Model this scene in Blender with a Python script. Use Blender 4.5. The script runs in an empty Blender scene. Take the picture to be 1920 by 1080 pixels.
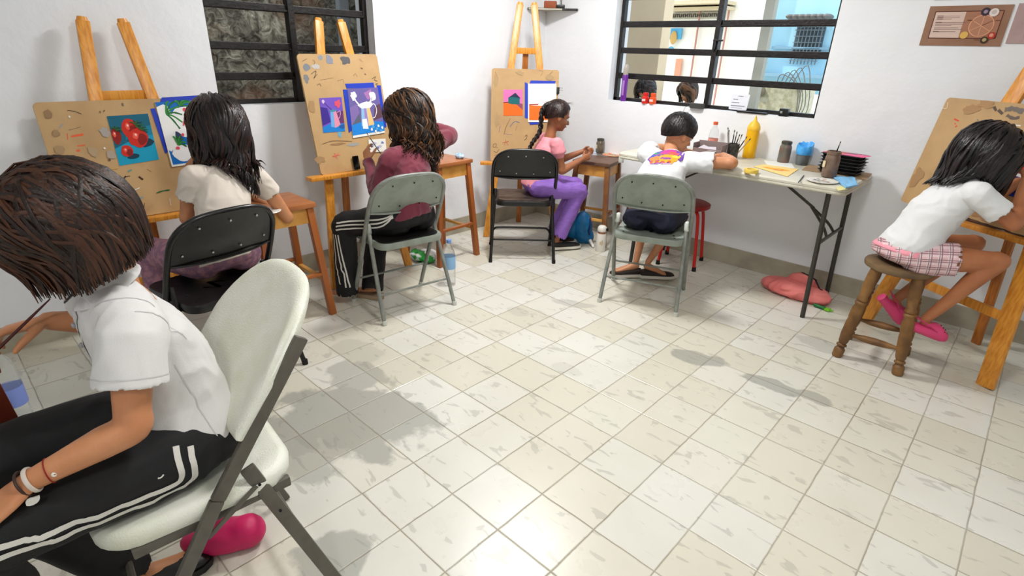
import bpy, bmesh, math, random
from mathutils import Vector as V, Matrix, noise
from mathutils.bvhtree import BVHTree
random.seed(7)
PI = math.pi
sc = bpy.context.scene
COL = sc.collection

# ------------------------------------------------------------------ camera
CAM = V((0.244, -2.713, 1.409)); FPX = 1030.2
YAW, PITCH, ROLL = -0.743455, 0.405544, -0.032968
cy_, sy_ = math.cos(YAW), math.sin(YAW)
_f = V((sy_*math.cos(PITCH), cy_*math.cos(PITCH), -math.sin(PITCH)))
_r = V((cy_, -sy_, 0)); _d = _f.cross(_r)
_r2 = math.cos(ROLL)*_r + math.sin(ROLL)*_d
_d2 = -math.sin(ROLL)*_r + math.cos(ROLL)*_d
cam_d = bpy.data.cameras.new('camera'); cam = bpy.data.objects.new('camera', cam_d); COL.objects.link(cam)
cam_d.sensor_width = 36; cam_d.lens = FPX*36/1920; cam_d.clip_start = 0.02; cam_d.clip_end = 200
m3 = Matrix((_r2, -_d2, -_f)).transposed()
cam.matrix_world = Matrix.Translation(CAM) @ m3.to_4x4()
sc.camera = cam

# ------------------------------------------------------------------ light
sc.view_settings.view_transform = 'Standard'; sc.view_settings.look = 'None'
sc.view_settings.gamma = 1.0; sc.view_settings.use_curve_mapping = False
sc.view_settings.exposure = -0.10
w = bpy.data.worlds.new('world'); sc.world = w; w.use_nodes = True
bg = w.node_tree.nodes['Background']; bg.inputs[0].default_value = (0.80, 0.90, 1.0, 1); bg.inputs[1].default_value = 2.3
sun = bpy.data.lights.new('sun', 'SUN'); sun.energy = 3.4; sun.angle = 0.02; sun.color = (1, 0.96, 0.88)
so = bpy.data.objects.new('sun', sun); so.rotation_euler = (math.radians(38), 0, math.radians(-60)); COL.objects.link(so)
def area(name, loc, size, power, color=(1, 0.99, 0.975), shape='DISK', rot=(0, 0, 0)):
    l = bpy.data.lights.new(name, 'AREA'); l.shape = shape; l.size = size; l.energy = power; l.color = color
    o = bpy.data.objects.new(name, l); o.location = loc; o.rotation_euler = rot; COL.objects.link(o); return o
CEIL = 2.72
area('lamp_light', (-1.90, -0.20, CEIL-0.16), 0.40, 54)
area('lamp_light', (-0.25, -1.45, CEIL-0.16), 0.40, 29)  # fill light added over the open floor, no known lamp there
area('lamp_light', (0.6, -3.6, CEIL-0.16), 0.40, 17)  # weak fill light added behind the camera to soften the shadows

# ------------------------------------------------------------------ helpers
def ray(u, v):
    return (_r2*((u-960)/FPX) + _d2*((v-540)/FPX) + _f)
def at(u, v, x=None, y=None, z=None):
    """a point of the room on the plane x=.., y=.. or z=.."""
    d = ray(u, v)
    t = (x-CAM.x)/d.x if x is not None else (y-CAM.y)/d.y if y is not None else (z-CAM.z)/d.z
    return CAM + d*t
def onpl(u, v, p, n):
    d = ray(u, v); p = V(p); n = V(n); return CAM + d*((p-CAM).dot(n)/d.dot(n))

_mats = {}
def lin(c):
    return tuple((x/12.92 if x <= 0.04045 else ((x+0.055)/1.055)**2.4) for x in c)
def mat(name, col, rough=0.5, metal=0.0, var=None, vscale=8, vdet=4, vpos=(0.4, 0.65), bump=0.0, bscale=40, spec=0.5,
        coat=0.0, stretch=None, alpha=None, trans=0.0, emit=None, estr=1.0, ior=1.45, sheen=0.0):
    if name in _mats: return _mats[name]
    m = bpy.data.materials.new(name); m.use_nodes = True; nt = m.node_tree; b = nt.nodes['Principled BSDF']
    c = lin(col) + (1,)
    b.inputs['Base Color'].default_value = c; b.inputs['Roughness'].default_value = rough
    b.inputs['Metallic'].default_value = metal; b.inputs['Specular IOR Level'].default_value = spec
    b.inputs['Coat Weight'].default_value = coat; b.inputs['Transmission Weight'].default_value = trans; b.inputs['IOR'].default_value = ior
    if sheen: b.inputs['Sheen Weight'].default_value = sheen
    if emit: b.inputs['Emission Color'].default_value = lin(emit)+(1,); b.inputs['Emission Strength'].default_value = estr
    if alpha is not None: b.inputs['Alpha'].default_value = alpha
    tc = None
    def coords(s):
        tc = nt.nodes.new('ShaderNodeTexCoord'); mp = nt.nodes.new('ShaderNodeMapping')
        nt.links.new(tc.outputs['Object'], mp.inputs[0])
        if s: mp.inputs['Scale'].default_value = s
        return mp.outputs[0]
    if var:
        n = nt.nodes.new('ShaderNodeTexNoise'); n.inputs['Scale'].default_value = vscale; n.inputs['Detail'].default_value = vdet
        nt.links.new(coords(stretch), n.inputs['Vector'])
        r = nt.nodes.new('ShaderNodeValToRGB'); r.color_ramp.elements[0].position = vpos[0]; r.color_ramp.elements[1].position = vpos[1]
        r.color_ramp.elements[0].color = c; r.color_ramp.elements[1].color = lin(var)+(1,)
        nt.links.new(n.outputs['Fac'], r.inputs[0]); nt.links.new(r.outputs[0], b.inputs['Base Color'])
    if bump:
        n = nt.nodes.new('ShaderNodeTexNoise'); n.inputs['Scale'].default_value = bscale; n.inputs['Detail'].default_value = 5
        nt.links.new(coords(stretch), n.inputs['Vector'])
        bp = nt.nodes.new('ShaderNodeBump'); bp.inputs['Strength'].default_value = bump; bp.inputs['Distance'].default_value = 0.01
        nt.links.new(n.outputs['Fac'], bp.inputs['Height']); nt.links.new(bp.outputs[0], b.inputs['Normal'])
    _mats[name] = m; return m

def cr(pts, k=4):
    """catmull-rom through points"""
    P = [V(p) for p in pts]
    if len(P) < 3 or k <= 1: return P, [i for i in range(len(P))]
    out = []; par = []
    for i in range(len(P)-1):
        p0 = P[i-1] if i > 0 else P[0]*2-P[1]
        p1, p2 = P[i], P[i+1]
        p3 = P[i+2] if i+2 < len(P) else P[-1]*2-P[-2]
        for j in range(k):
            t = j/k
            out.append(0.5*((2*p1)+(-p0+p2)*t+(2*p0-5*p1+4*p2-p3)*t*t+(-p0+3*p1-3*p2+p3)*t**3)); par.append(i+t)
    out.append(P[-1]); par.append(len(P)-1)
    return out, par
def lerpv(a, t):
    i = min(int(t), len(a)-2); f = t-i
    if isinstance(a[0], (tuple, list, V)): return tuple(x*(1-f)+y*f for x, y in zip(a[i], a[i+1]))
    return a[i]*(1-f)+a[i+1]*f

class MB:
    """collects shapes of ONE mesh"""
    def __init__(s): s.v = []; s.f = []; s.m = []; s.cm = 0; s.attr = []; s.ca = 0.0
    def mat(s, i): s.cm = i; return s
    def add(s, vs, fs, M=None):
        o = len(s.v)
        for p in vs:
            p = V(p)
            s.v.append(M @ p if M else p); s.attr.append(s.ca)
        for f in fs: s.f.append(tuple(i+o for i in f)); s.m.append(s.cm)
        return s
    def box(s, c, d, rot=None, bev=0.0, M=None):
        bm = bmesh.new(); bmesh.ops.create_cube(bm, size=1)
        for v in bm.verts: v.co = V((v.co.x*d[0], v.co.y*d[1], v.co.z*d[2]))
        if bev: bmesh.ops.bevel(bm, geom=bm.edges[:]+bm.verts[:], offset=bev, segments=2, affect='EDGES', profile=0.6)
        T = Matrix.Translation(V(c)) @ (rot.to_4x4() if rot is not None else Matrix())
        if M: T = M @ T
        s.bm(bm, T); bm.free(); return s
    def bm(s, bm, M=None):
        bm.verts.ensure_lookup_table(); bm.verts.index_update()
        s.add([v.co.copy() for v in bm.verts], [tuple(v.index for v in f.verts) for f in bm.faces], M); return s
    def beam(s, a, b, wd, dp, up=(0, 0, 1), bev=0.003):
        """rectangular bar from a to b; dp measured along up"""
        a, b = V(a), V(b); t = (b-a).normalized(); u = V(up); u = (u-t*u.dot(t)).normalized(); r = t.cross(u)
        R = Matrix((r, u, t)).transposed()
        return s.box((a+b)/2, (wd, dp, (b-a).length), R, bev)
    def sweep(s, pts, rad, n=12, side=None, k=4, cap=True, rnd=True):
        """smooth swept tube; rad per point: r or (r_side, r_other)"""
        P, par = cr(pts, k)
        if not isinstance(rad, (list,)): rad = [rad]*len(pts)
        rad = [(r, r) if not isinstance(r, tuple) else r for r in rad]
        N = len(P); rings = []
        tg = []
        for i in range(N):
            a = P[max(i-1, 0)]; b = P[min(i+1, N-1)]; d = (b-a)
            tg.append(d.normalized() if d.length > 1e-9 else V((0, 0, 1)))
        if side is None:
            ref = V((0, 0, 1)) if abs(tg[0].z) < 0.9 else V((1, 0, 0))
            sd = tg[0].cross(ref).normalized()
        vs = []; fs = []
        R = [(P[i], tg[i], lerpv(rad, par[i])) for i in range(N)]
        if cap and rnd:
            p, t, r = R[0]; q = min(r)
            pre = [(p-t*q*0.92, t, (r[0]*0.38, r[1]*0.38)), (p-t*q*0.6, t, (r[0]*0.8, r[1]*0.8))]
            p, t, r = R[-1]; q = min(r)
            post = [(p+t*q*0.6, t, (r[0]*0.8, r[1]*0.8)), (p+t*q*0.92, t, (r[0]*0.38, r[1]*0.38))]
            R = pre+R+post
        for i, (p, t, r) in enumerate(R):
            if side is not None: sd = V(side(min(max(i, 0), N-1)) if callable(side) else side)
            sd = (sd-t*sd.dot(t))
            sd = sd.normalized() if sd.length > 1e-6 else t.orthogonal().normalized()
            o = t.cross(sd)
            for j in range(n):
                a = 2*PI*j/n; vs.append(p+sd*(math.cos(a)*r[0])+o*(math.sin(a)*r[1]))
        L = len(R)
        for i in range(L-1):
            for j in range(n):
                a = i*n+j; b = i*n+(j+1) % n; fs.append((a, b, b+n, a+n))
        if cap: fs.append(tuple(range(n-1, -1, -1))); fs.append(tuple((L-1)*n+j for j in range(n)))
        return s.add(vs, fs)
    def loft(s, rings, n=20, pw=2.0):
        """rings: (centre, side vector, half side, depth vector, half depth)"""
        vs = []; fs = []
        for c, sv, a, dv, b in rings:
            c = V(c); sv = V(sv).normalized(); dv = V(dv).normalized()
            for j in range(n):
                t = 2*PI*j/n; ct, st = math.cos(t), math.sin(t)
                ct = math.copysign(abs(ct)**(2/pw), ct); st = math.copysign(abs(st)**(2/pw), st)
                vs.append(c+sv*(ct*a)+dv*(st*b))
        L = len(rings)
        for i in range(L-1):
            for j in range(n):
                a = i*n+j; b = i*n+(j+1) % n; fs.append((a, b, b+n, a+n))
        fs.append(tuple(range(n-1, -1, -1))); fs.append(tuple((L-1)*n+j for j in range(n)))
        return s.add(vs, fs)
    def lathe(s, prof, c=(0, 0, 0), n=24, M=None, cap=True):
        """profile of (radius, z)"""
        vs = []; fs = []; c = V(c)
        for r, z in prof:
            for j in range(n):
                a = 2*PI*j/n; vs.append(c+V((math.cos(a)*r, math.sin(a)*r, z)))
        L = len(prof)
        for i in range(L-1):
            for j in range(n):
                a = i*n+j; b = i*n+(j+1) % n; fs.append((a, b, b+n, a+n))
        if cap: fs.append(tuple(range(n-1, -1, -1))); fs.append(tuple((L-1)*n+j for j in range(n)))
        return s.add(vs, fs, M)
    def ell(s, c, r, R=None, n=20, m=12):
        vs = []; fs = []; c = V(c)
        for i in range(m+1):
            th = PI*i/m
            th = max(th, 0.02); th = min(th, PI-0.02)
            for j in range(n):
                a = 2*PI*j/n; p = V((r[0]*math.sin(th)*math.cos(a), r[1]*math.sin(th)*math.sin(a), r[2]*math.cos(th)))
                vs.append(c+(R @ p if R else p))
        for i in range(m):
            for j in range(n):
                a = i*n+j; b = i*n+(j+1) % n; fs.append((a, a+n, b+n, b))
        fs.append(tuple(range(n))); fs.append(tuple(m*n+j for j in range(n-1, -1, -1)))
        return s.add(vs, fs)
    def prism(s, poly, z0, z1, M=None):
        """2-D outline (x,y) extruded z0..z1"""
        n = len(poly)
        vs = [V((x, y, z0)) for x, y in poly]+[V((x, y, z1)) for x, y in poly]
        fs = [tuple(range(n-1, -1, -1)), tuple(range(n, 2*n))]+[(i, (i+1) % n, n+(i+1) % n, n+i) for i in range(n)]
        return s.add(vs, fs, M)
    def build(s, name, mats, parent=None, smooth=True, at_=None, sharp=40):
        me = bpy.data.meshes.new(name); me.from_pydata([tuple(p) for p in s.v], [], s.f)
        if not isinstance(mats, (list, tuple)): mats = [mats]
        for m in mats: me.materials.append(m)
        me.polygons.foreach_set('material_index', s.m)
        if any(s.attr):
            ca = me.attributes.new('lk', 'FLOAT', 'POINT'); ca.data.foreach_set('value', s.attr)
        bm = bmesh.new(); bm.from_mesh(me); bmesh.ops.recalc_face_normals(bm, faces=bm.faces[:]); bm.to_mesh(me); bm.free()
        me.update()
        if smooth:
            me.polygons.foreach_set('use_smooth', [True]*len(me.polygons))
            try: me.set_sharp_from_angle(angle=math.radians(sharp))
            except Exception: pass
        return link(me, name, parent)
def link(me, name, parent=None):
    o = bpy.data.objects.new(name, me); COL.objects.link(o)
    if parent is not None:
        o.parent = parent
        if parent.get('world_parts'): o.matrix_parent_inverse = pm(parent).inverted()
    return o
def pm(o):
    return Matrix.Translation(o.location) @ o.rotation_euler.to_matrix().to_4x4()
def tag(o, label, cat, group=None):
    o['label'] = label; o['category'] = cat
    if group: o['group'] = group
    return o
def thing(name, label, cat, loc=(0, 0, 0), rz=0, group=None, world=False):
    o = bpy.data.objects.new(name, None); COL.objects.link(o); o.location = loc; o.rotation_euler = (0, 0, rz)
    o.empty_display_size = 0.05
    if world: o['world_parts'] = 1
    return tag(o, label, cat, group)
def copy_tree(o, loc=None, rz=None, label=None, parent=None):
    c = o.copy(); COL.objects.link(c); c.parent = parent
    if loc is not None: c.location = loc
    if rz is not None: c.rotation_euler = (0, 0, rz)
    if label: c['label'] = label
    for ch in list(o.children): copy_tree(ch, parent=c)
    return c
def struct(o): o['kind'] = 'structure'; return o
def rrect(w_, h_, r, n=5, cx=0, cy=0):
    pts = []
    for (sx, sy, a0) in ((1, 1, 0), (-1, 1, 90), (-1, -1, 180), (1, -1, 270)):
        for i in range(n+1):
            a = math.radians(a0+90*i/n); pts.append((cx+sx*(w_/2-r)+r*math.cos(a), cy+sy*(h_/2-r)+r*math.sin(a)))
    return pts
def circ(cx, cy, rx, ry=None, n=20, rot=0):
    ry = rx if ry is None else ry; c, s_ = math.cos(rot), math.sin(rot)
    return [(cx+rx*math.cos(a)*c-ry*math.sin(a)*s_, cy+rx*math.cos(a)*s_+ry*math.sin(a)*c) for a in [2*PI*i/n for i in range(n)]]
def blob(cx, cy, rx, ry, seed=0, n=18, amp=0.25):
    out = []
    for i in range(n):
        a = 2*PI*i/n; k = 1+amp*noise.noise(V((math.cos(a)*1.5+seed*7.3, math.sin(a)*1.5, seed)))*1.6
        out.append((cx+rx*k*math.cos(a), cy+ry*k*math.sin(a)))
    return out
class Paint:
    """flat shapes laid one over the other on a sheet; frame M: x right, y up, z out of the sheet"""
    def __init__(s, M): s.M = M; s.mb = MB(); s.ms = []; s.lv = 0.0004; s.k = 0
    def sh(s, poly, col, rough=0.55, dz=0.00012):
        nm = 'paint_%02x%02x%02x' % tuple(int(c*255) for c in col)
        m = mat(nm, col, rough, spec=0.35)
        if m not in s.ms: s.ms.append(m)
        s.mb.cm = s.ms.index(m); s.lv += dz
        n = len(poly); s.mb.add([V((x, y, s.lv)) for x, y in poly], [tuple(range(n))], s.M); return s
    def st(s, pts, wd, col):
        """brush stroke"""
        P, _ = cr([(x, y, 0) for x, y in pts], 4); L = []; Rr = []
        N = len(P)
        for i, p in enumerate(P):
            d = (P[min(i+1, N-1)]-P[max(i-1, 0)]).normalized(); nn = V((-d.y, d.x, 0)); k = wd/2*(0.75+0.4*noise.noise(p*90+V((wd*999, 0, 0))))
            L.append((p+nn*k)); Rr.append((p-nn*k))
        for i in range(N-1): s.sh([(L[i].x, L[i].y), (L[i+1].x, L[i+1].y), (Rr[i+1].x, Rr[i+1].y), (Rr[i].x, Rr[i].y)], col, dz=0)
        s.lv += 0.0001; return s
    def build(s, name, parent):
        return s.mb.build(name, s.ms, parent, smooth=False)

# --------------------------------------------------------- organic meshes
def fuse(mb, name, mats, parent, voxel=0.006, smooth=4, post=None, fold=None):
    """many overlapping closed shapes -> one continuous skin"""
    me = bpy.data.meshes.new(name); me.from_pydata([tuple(p) for p in mb.v], [], mb.f)
    bm = bmesh.new(); bm.from_mesh(me); bmesh.ops.recalc_face_normals(bm, faces=bm.faces[:]); bm.to_mesh(me); bm.free()
    o = bpy.data.objects.new(name, me); COL.objects.link(o)
    r = o.modifiers.new('r', 'REMESH'); r.mode = 'VOXEL'; r.voxel_size = voxel; r.adaptivity = 0
    if smooth:
        s = o.modifiers.new('s', 'SMOOTH'); s.factor = 0.5; s.iterations = smooth
    dg = bpy.context.evaluated_depsgraph_get(); ev = o.evaluated_get(dg)
    m2 = bpy.data.meshes.new_from_object(ev); bpy.data.objects.remove(o)
    m2.name = name; m2.materials.clear()
    if not isinstance(mats, (list, tuple)): mats = [mats]
    for m in mats: m2.materials.append(m)
    if fold:
        amp, fr, sd = fold[:3]; ax = V(fold[3]) if len(fold) > 3 else V((1, 1, 1))
        nr = [v.normal.copy() for v in m2.vertices]
        for v, n in zip(m2.vertices, nr):
            p = V((v.co.x*ax.x, v.co.y*ax.y, v.co.z*ax.z))*fr+V((sd, sd*0.7, 0))
            q = noise.noise(p+noise.noise_vector(p*0.6)*0.9)
            k = (1-abs(q)*2.6); k = max(k, -0.4)
            v.co += n*(amp*k*0.6+amp*0.5*noise.noise(p*0.5))
    if post: post(m2)
    m2.polygons.foreach_set('use_smooth', [True]*len(m2.polygons)); m2.update()
    return link(m2, name, parent)
def bvh(o):
    me = o.data; M = o.matrix_parent_inverse
    return BVHTree.FromPolygons([v.co.copy() for v in me.vertices], [tuple(p.vertices) for p in me.polygons])
def ribbon(mb, tree, pts, wd, off=0.0015, k=10):
    """a strip laid on a surface along the points"""
    P, _ = cr(pts, k); Q = []
    for p in P:
        l, n, i, d = tree.find_nearest(p); Q.append((l, n))
    vs = []; fs = []
    for i, (l, n) in enumerate(Q):
        d = (Q[min(i+1, len(Q)-1)][0]-Q[max(i-1, 0)][0]); d = d.normalized() if d.length > 0 else V((1, 0, 0))
        b = n.cross(d).normalized(); row = []
        for j in (-1, 0, 1):
            q = l+b*(wd/2*j); l2, n2, _, _ = tree.find_nearest(q); vs.append(l2+n2*off)
    for i in range(len(Q)-1):
        for j in (0, 1): a = i*3+j; fs.append((a, a+1, a+4, a+3))
    mb.add(vs, fs)
# ------------------------------------------------------------------ setting
WX, WY = -3.097, 1.235      # left wall plane, right wall plane
X1, Y0 = 2.3, -4.6
def N(nt, t, **k):
    n = nt.nodes.new(t)
    for a, b in k.items(): setattr(n, a, b)
    return n
def math_(nt, op, a, b=None, c=None):
    n = N(nt, 'ShaderNodeMath', operation=op)
    for i, x in enumerate((a, b, c)):
        if x is None: continue
        if isinstance(x, (int, float)): n.inputs[i].default_value = x
        else: nt.links.new(x, n.inputs[i])
    return n.outputs[0]
def mixc(nt, f, a, b, mode='MIX'):
    n = N(nt, 'ShaderNodeMix', data_type='RGBA', blend_type=mode)
    for s_, x in ((0, f), (6, a), (7, b)):
        if isinstance(x, (int, float)): n.inputs[s_].default_value = x
        elif isinstance(x, tuple): n.inputs[s_].default_value = x
        else: nt.links.new(x, n.inputs[s_])
    return n.outputs[2]
def ramp(nt, f, e):
    n = N(nt, 'ShaderNodeValToRGB'); r = n.color_ramp
    while len(r.elements) < len(e): r.elements.new(0.5)
    for q, (p, c) in zip(r.elements, e):
        q.position = p; q.color = (c, c, c, 1) if isinstance(c, (int, float)) else lin(c)+(1,)
    nt.links.new(f, n.inputs[0]); return n.outputs[0]
def floor_mat():
    m = bpy.data.materials.new('old_tiles'); m.use_nodes = True; nt = m.node_tree; b = nt.nodes['Principled BSDF']; L = nt.links.new
    tc = N(nt, 'ShaderNodeTexCoord'); sp = N(nt, 'ShaderNodeSeparateXYZ'); L(tc.outputs['Object'], sp.inputs[0])
    wob = N(nt, 'ShaderNodeTexNoise'); wob.inputs['Scale'].default_value = 9; L(tc.outputs['Object'], wob.inputs['Vector'])
    wv = math_(nt, 'MULTIPLY', math_(nt, 'SUBTRACT', wob.outputs['Fac'], 0.5), 0.03)
    tx = math_(nt, 'ADD', math_(nt, 'DIVIDE', sp.outputs[0], 0.22), wv); ty = math_(nt, 'ADD', math_(nt, 'DIVIDE', sp.outputs[1], 0.22), wv)
    def edge(t):
        f = math_(nt, 'FRACT', t); return math_(nt, 'MINIMUM', f, math_(nt, 'SUBTRACT', 1.0, f))
    g = math_(nt, 'MINIMUM', edge(tx), edge(ty))
    cx = N(nt, 'ShaderNodeCombineXYZ'); L(math_(nt, 'FLOOR', tx), cx.inputs[0]); L(math_(nt, 'FLOOR', ty), cx.inputs[1])
    wn = N(nt, 'ShaderNodeTexWhiteNoise', noise_dimensions='3D'); L(cx.outputs[0], wn.inputs[0])
    base = ramp(nt, wn.outputs['Value'], [(0.0, (0.815, 0.80, 0.735)), (0.25, (0.835, 0.82, 0.755)), (0.5, (0.845, 0.84, 0.80)), (0.8, (0.87, 0.865, 0.83)), (1.0, (0.82, 0.80, 0.73))])
    # cloudy patches
    n1 = N(nt, 'ShaderNodeTexNoise'); n1.inputs['Scale'].default_value = 2.3; n1.inputs['Detail'].default_value = 6; L(tc.outputs['Object'], n1.inputs['Vector'])
    base = mixc(nt, math_(nt, 'MULTIPLY', ramp(nt, n1.outputs['Fac'], [(0.42, 0.0), (0.7, 1.0)]), 0.35), base, lin((0.78, 0.76, 0.70))+(1,))
    # grey brush-like veins, their direction turns from tile to tile
    mp = N(nt, 'ShaderNodeMapping'); L(tc.outputs['Object'], mp.inputs[0]); rv = N(nt, 'ShaderNodeCombineXYZ')
    L(math_(nt, 'MULTIPLY', wn.outputs['Value'], 2.4), rv.inputs[2]); L(rv.outputs[0], mp.inputs['Rotation']); mp.inputs['Scale'].default_value = (9, 24, 1)
    of = N(nt, 'ShaderNodeVectorMath', operation='SCALE'); L(cx.outputs[0], of.inputs[0]); of.inputs['Scale'].default_value = 3.7; L(of.outputs[0], mp.inputs['Location'])
    n2 = N(nt, 'ShaderNodeTexNoise'); n2.inputs['Scale'].default_value = 1.0; n2.inputs['Detail'].default_value = 2.5; n2.inputs['Distortion'].default_value = 0.8; L(mp.outputs[0], n2.inputs['Vector'])
    vein = ramp(nt, n2.outputs['Fac'], [(0.615, 0.0), (0.65, 1.0)])
    base = mixc(nt, math_(nt, 'MULTIPLY', vein, 0.42), base, lin((0.62, 0.61, 0.57))+(1,))
    # worn grey stains
    nz = N(nt, 'ShaderNodeTexNoise'); nz.inputs['Scale'].default_value = 7; nz.inputs['Detail'].default_value = 6; L(tc.outputs['Object'], nz.inputs['Vector'])
    tot = None
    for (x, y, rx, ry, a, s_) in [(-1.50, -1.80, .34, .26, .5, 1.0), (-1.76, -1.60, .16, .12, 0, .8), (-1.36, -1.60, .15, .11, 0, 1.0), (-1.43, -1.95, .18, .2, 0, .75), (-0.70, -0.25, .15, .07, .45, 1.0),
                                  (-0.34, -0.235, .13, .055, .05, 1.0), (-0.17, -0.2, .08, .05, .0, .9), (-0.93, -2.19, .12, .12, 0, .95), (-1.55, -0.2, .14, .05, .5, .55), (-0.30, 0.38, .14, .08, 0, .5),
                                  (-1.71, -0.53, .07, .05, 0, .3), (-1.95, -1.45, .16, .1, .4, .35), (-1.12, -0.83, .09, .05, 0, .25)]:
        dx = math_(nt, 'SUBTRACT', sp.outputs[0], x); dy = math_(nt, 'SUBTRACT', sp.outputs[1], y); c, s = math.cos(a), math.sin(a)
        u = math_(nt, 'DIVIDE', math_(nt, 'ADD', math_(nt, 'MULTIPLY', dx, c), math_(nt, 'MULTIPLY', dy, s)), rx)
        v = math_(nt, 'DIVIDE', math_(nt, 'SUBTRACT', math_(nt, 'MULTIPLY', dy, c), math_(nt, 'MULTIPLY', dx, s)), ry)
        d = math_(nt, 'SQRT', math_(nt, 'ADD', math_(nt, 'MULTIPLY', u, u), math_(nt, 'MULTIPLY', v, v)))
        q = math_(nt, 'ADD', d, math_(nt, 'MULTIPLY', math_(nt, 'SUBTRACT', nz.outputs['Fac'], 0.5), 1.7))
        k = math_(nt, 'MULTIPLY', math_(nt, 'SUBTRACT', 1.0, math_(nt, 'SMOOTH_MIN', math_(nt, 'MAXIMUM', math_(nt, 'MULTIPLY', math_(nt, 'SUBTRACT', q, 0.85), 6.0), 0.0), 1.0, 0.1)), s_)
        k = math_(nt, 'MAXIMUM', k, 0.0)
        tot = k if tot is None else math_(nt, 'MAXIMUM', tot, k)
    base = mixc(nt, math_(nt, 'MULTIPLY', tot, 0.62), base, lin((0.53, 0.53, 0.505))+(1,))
    base = mixc(nt, math_(nt, 'MULTIPLY', ramp(nt, g, [(0.004, 1.0), (0.013, 0.0)]), ramp(nt, n1.outputs['Fac'], [(0.3, 0.35), (0.65, 0.95)])), base, lin((0.55, 0.50, 0.41))+(1,))
    L(base, b.inputs['Base Color'])
    rg = math_(nt, 'ADD', math_(nt, 'MULTIPLY', nz.outputs['Fac'], 0.2), math_(nt, 'ADD', 0.2, math_(nt, 'MULTIPLY', tot, 0.15))); L(rg, b.inputs['Roughness'])
    b.inputs['Specular IOR Level'].default_value = 0.5
    bp = N(nt, 'ShaderNodeBump'); bp.inputs['Strength'].default_value = 0.5; bp.inputs['Distance'].default_value = 0.004
    h = math_(nt, 'ADD', ramp(nt, g, [(0.0, 0.0), (0.02, 1.0)]), math_(nt, 'ADD', math_(nt, 'MULTIPLY', wn.outputs['Value'], 0.0), math_(nt, 'MULTIPLY', nz.outputs['Fac'], 0.25)))
    L(h, bp.inputs['Height']); L(bp.outputs[0], b.inputs['Normal'])
    return m
def wall_mat(name='painted_wall', col=(0.935, 0.945, 0.96), scuff=0.5):
    m = bpy.data.materials.new(name); m.use_nodes = True; nt = m.node_tree; b = nt.nodes['Principled BSDF']; L = nt.links.new
    tc = N(nt, 'ShaderNodeTexCoord')
    n1 = N(nt, 'ShaderNodeTexNoise'); n1.inputs['Scale'].default_value = 5; n1.inputs['Detail'].default_value = 8; L(tc.outputs['Object'], n1.inputs['Vector'])
    n2 = N(nt, 'ShaderNodeTexNoise'); n2.inputs['Scale'].default_value = 1.6; n2.inputs['Detail'].default_value = 10; n2.inputs['Roughness'].default_value = 0.7; n2.inputs['Distortion'].default_value = 1.0; L(tc.outputs['Object'], n2.inputs['Vector'])
    c = lin(col)+(1,)
    base = mixc(nt, math_(nt, 'MULTIPLY', ramp(nt, n2.outputs['Fac'], [(0.62, 0.0), (0.72, 1.0)]), 0.14*scuff), c, lin((0.62, 0.62, 0.62))+(1,))
    L(base, b.inputs['Base Color']); b.inputs['Roughness'].default_value = 0.55; b.inputs['Specular IOR Level'].default_value = 0.3
    bp = N(nt, 'ShaderNodeBump'); bp.inputs['Strength'].default_value = 0.55; bp.inputs['Distance'].default_value = 0.02
    L(n1.outputs['Fac'], bp.inputs['Height']); L(bp.outputs[0], b.inputs['Normal']); return m
M_floor = floor_mat(); M_wall = wall_mat()
M_skirt = mat('skirting_tile', (0.70, 0.675, 0.60), 0.4, var=(0.62, 0.59, 0.52), vscale=6, bump=0.1, bscale=20)
M_black = mat('black_iron', (0.085, 0.075, 0.075), 0.42, var=(0.13, 0.115, 0.11), vscale=30, bump=0.25, bscale=60)
M_glass = mat('window_glass', (1, 1, 1), 0.0, trans=1.0, ior=1.0, alpha=0.12)

struct(MB().box(((WX+X1)/2, (Y0+WY)/2, -0.05), (X1-WX+0.4, WY-Y0+0.4, 0.1)).build('floor', M_floor, smooth=False))
struct(MB().box(((WX+X1)/2, (Y0+WY)/2, CEIL+0.05), (X1-WX+0.4, WY-Y0+0.4, 0.1)).build('ceiling', wall_mat('ceiling_paint', (0.93, 0.93, 0.92), 0), smooth=False))
T = 0.2
def wall(name, axis, c, a0, a1, hole, sgn):
    """wall slab from plane c outwards; hole = (b0, b1, z0, z1)"""
    mb = MB()
    def seg(p0, p1, z0, z1):
        if p1-p0 < 1e-4 or z1-z0 < 1e-4: return
        mid, ln = (p0+p1)/2, p1-p0
        if axis == 'x': mb.box((c+sgn*T/2, mid, (z0+z1)/2), (T, ln, z1-z0))
        else: mb.box((mid, c+sgn*T/2, (z0+z1)/2), (ln, T, z1-z0))
    if hole:
        b0, b1, z0, z1 = hole
        seg(a0, b0, 0, CEIL); seg(b1, a1, 0, CEIL); seg(b0, b1, 0, z0); seg(b0, b1, z1, CEIL)
    else: seg(a0, a1, 0, CEIL)
    return struct(mb.build(name, M_wall, smooth=False))
LH = (-1.50, -0.475, 1.085, 2.15)      # left window opening (y, y, z, z)
RH = (-2.40, -0.84, 1.075, 2.15)       # right window opening (x, x, z, z)
wall('wall_left', 'x', WX, Y0-T, WY+T, LH, -1)
wall('wall_right', 'y', WY, WX, X1, RH, 1)
wall('wall_back', 'x', X1, Y0-T, WY+T, None, 1)
wall('wall_front', 'y', Y0, WX, X1, None, -1)
BH = 0.128
struct(MB().box((WX+0.006, (Y0+WY)/2, BH/2), (0.012, WY-Y0, BH)).build('baseboard_left', M_skirt, smooth=False))
struct(MB().box(((WX+X1)/2, WY-0.006, BH/2), (X1-WX, 0.012, BH)).build('baseboard_right', M_skirt, smooth=False))

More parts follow.
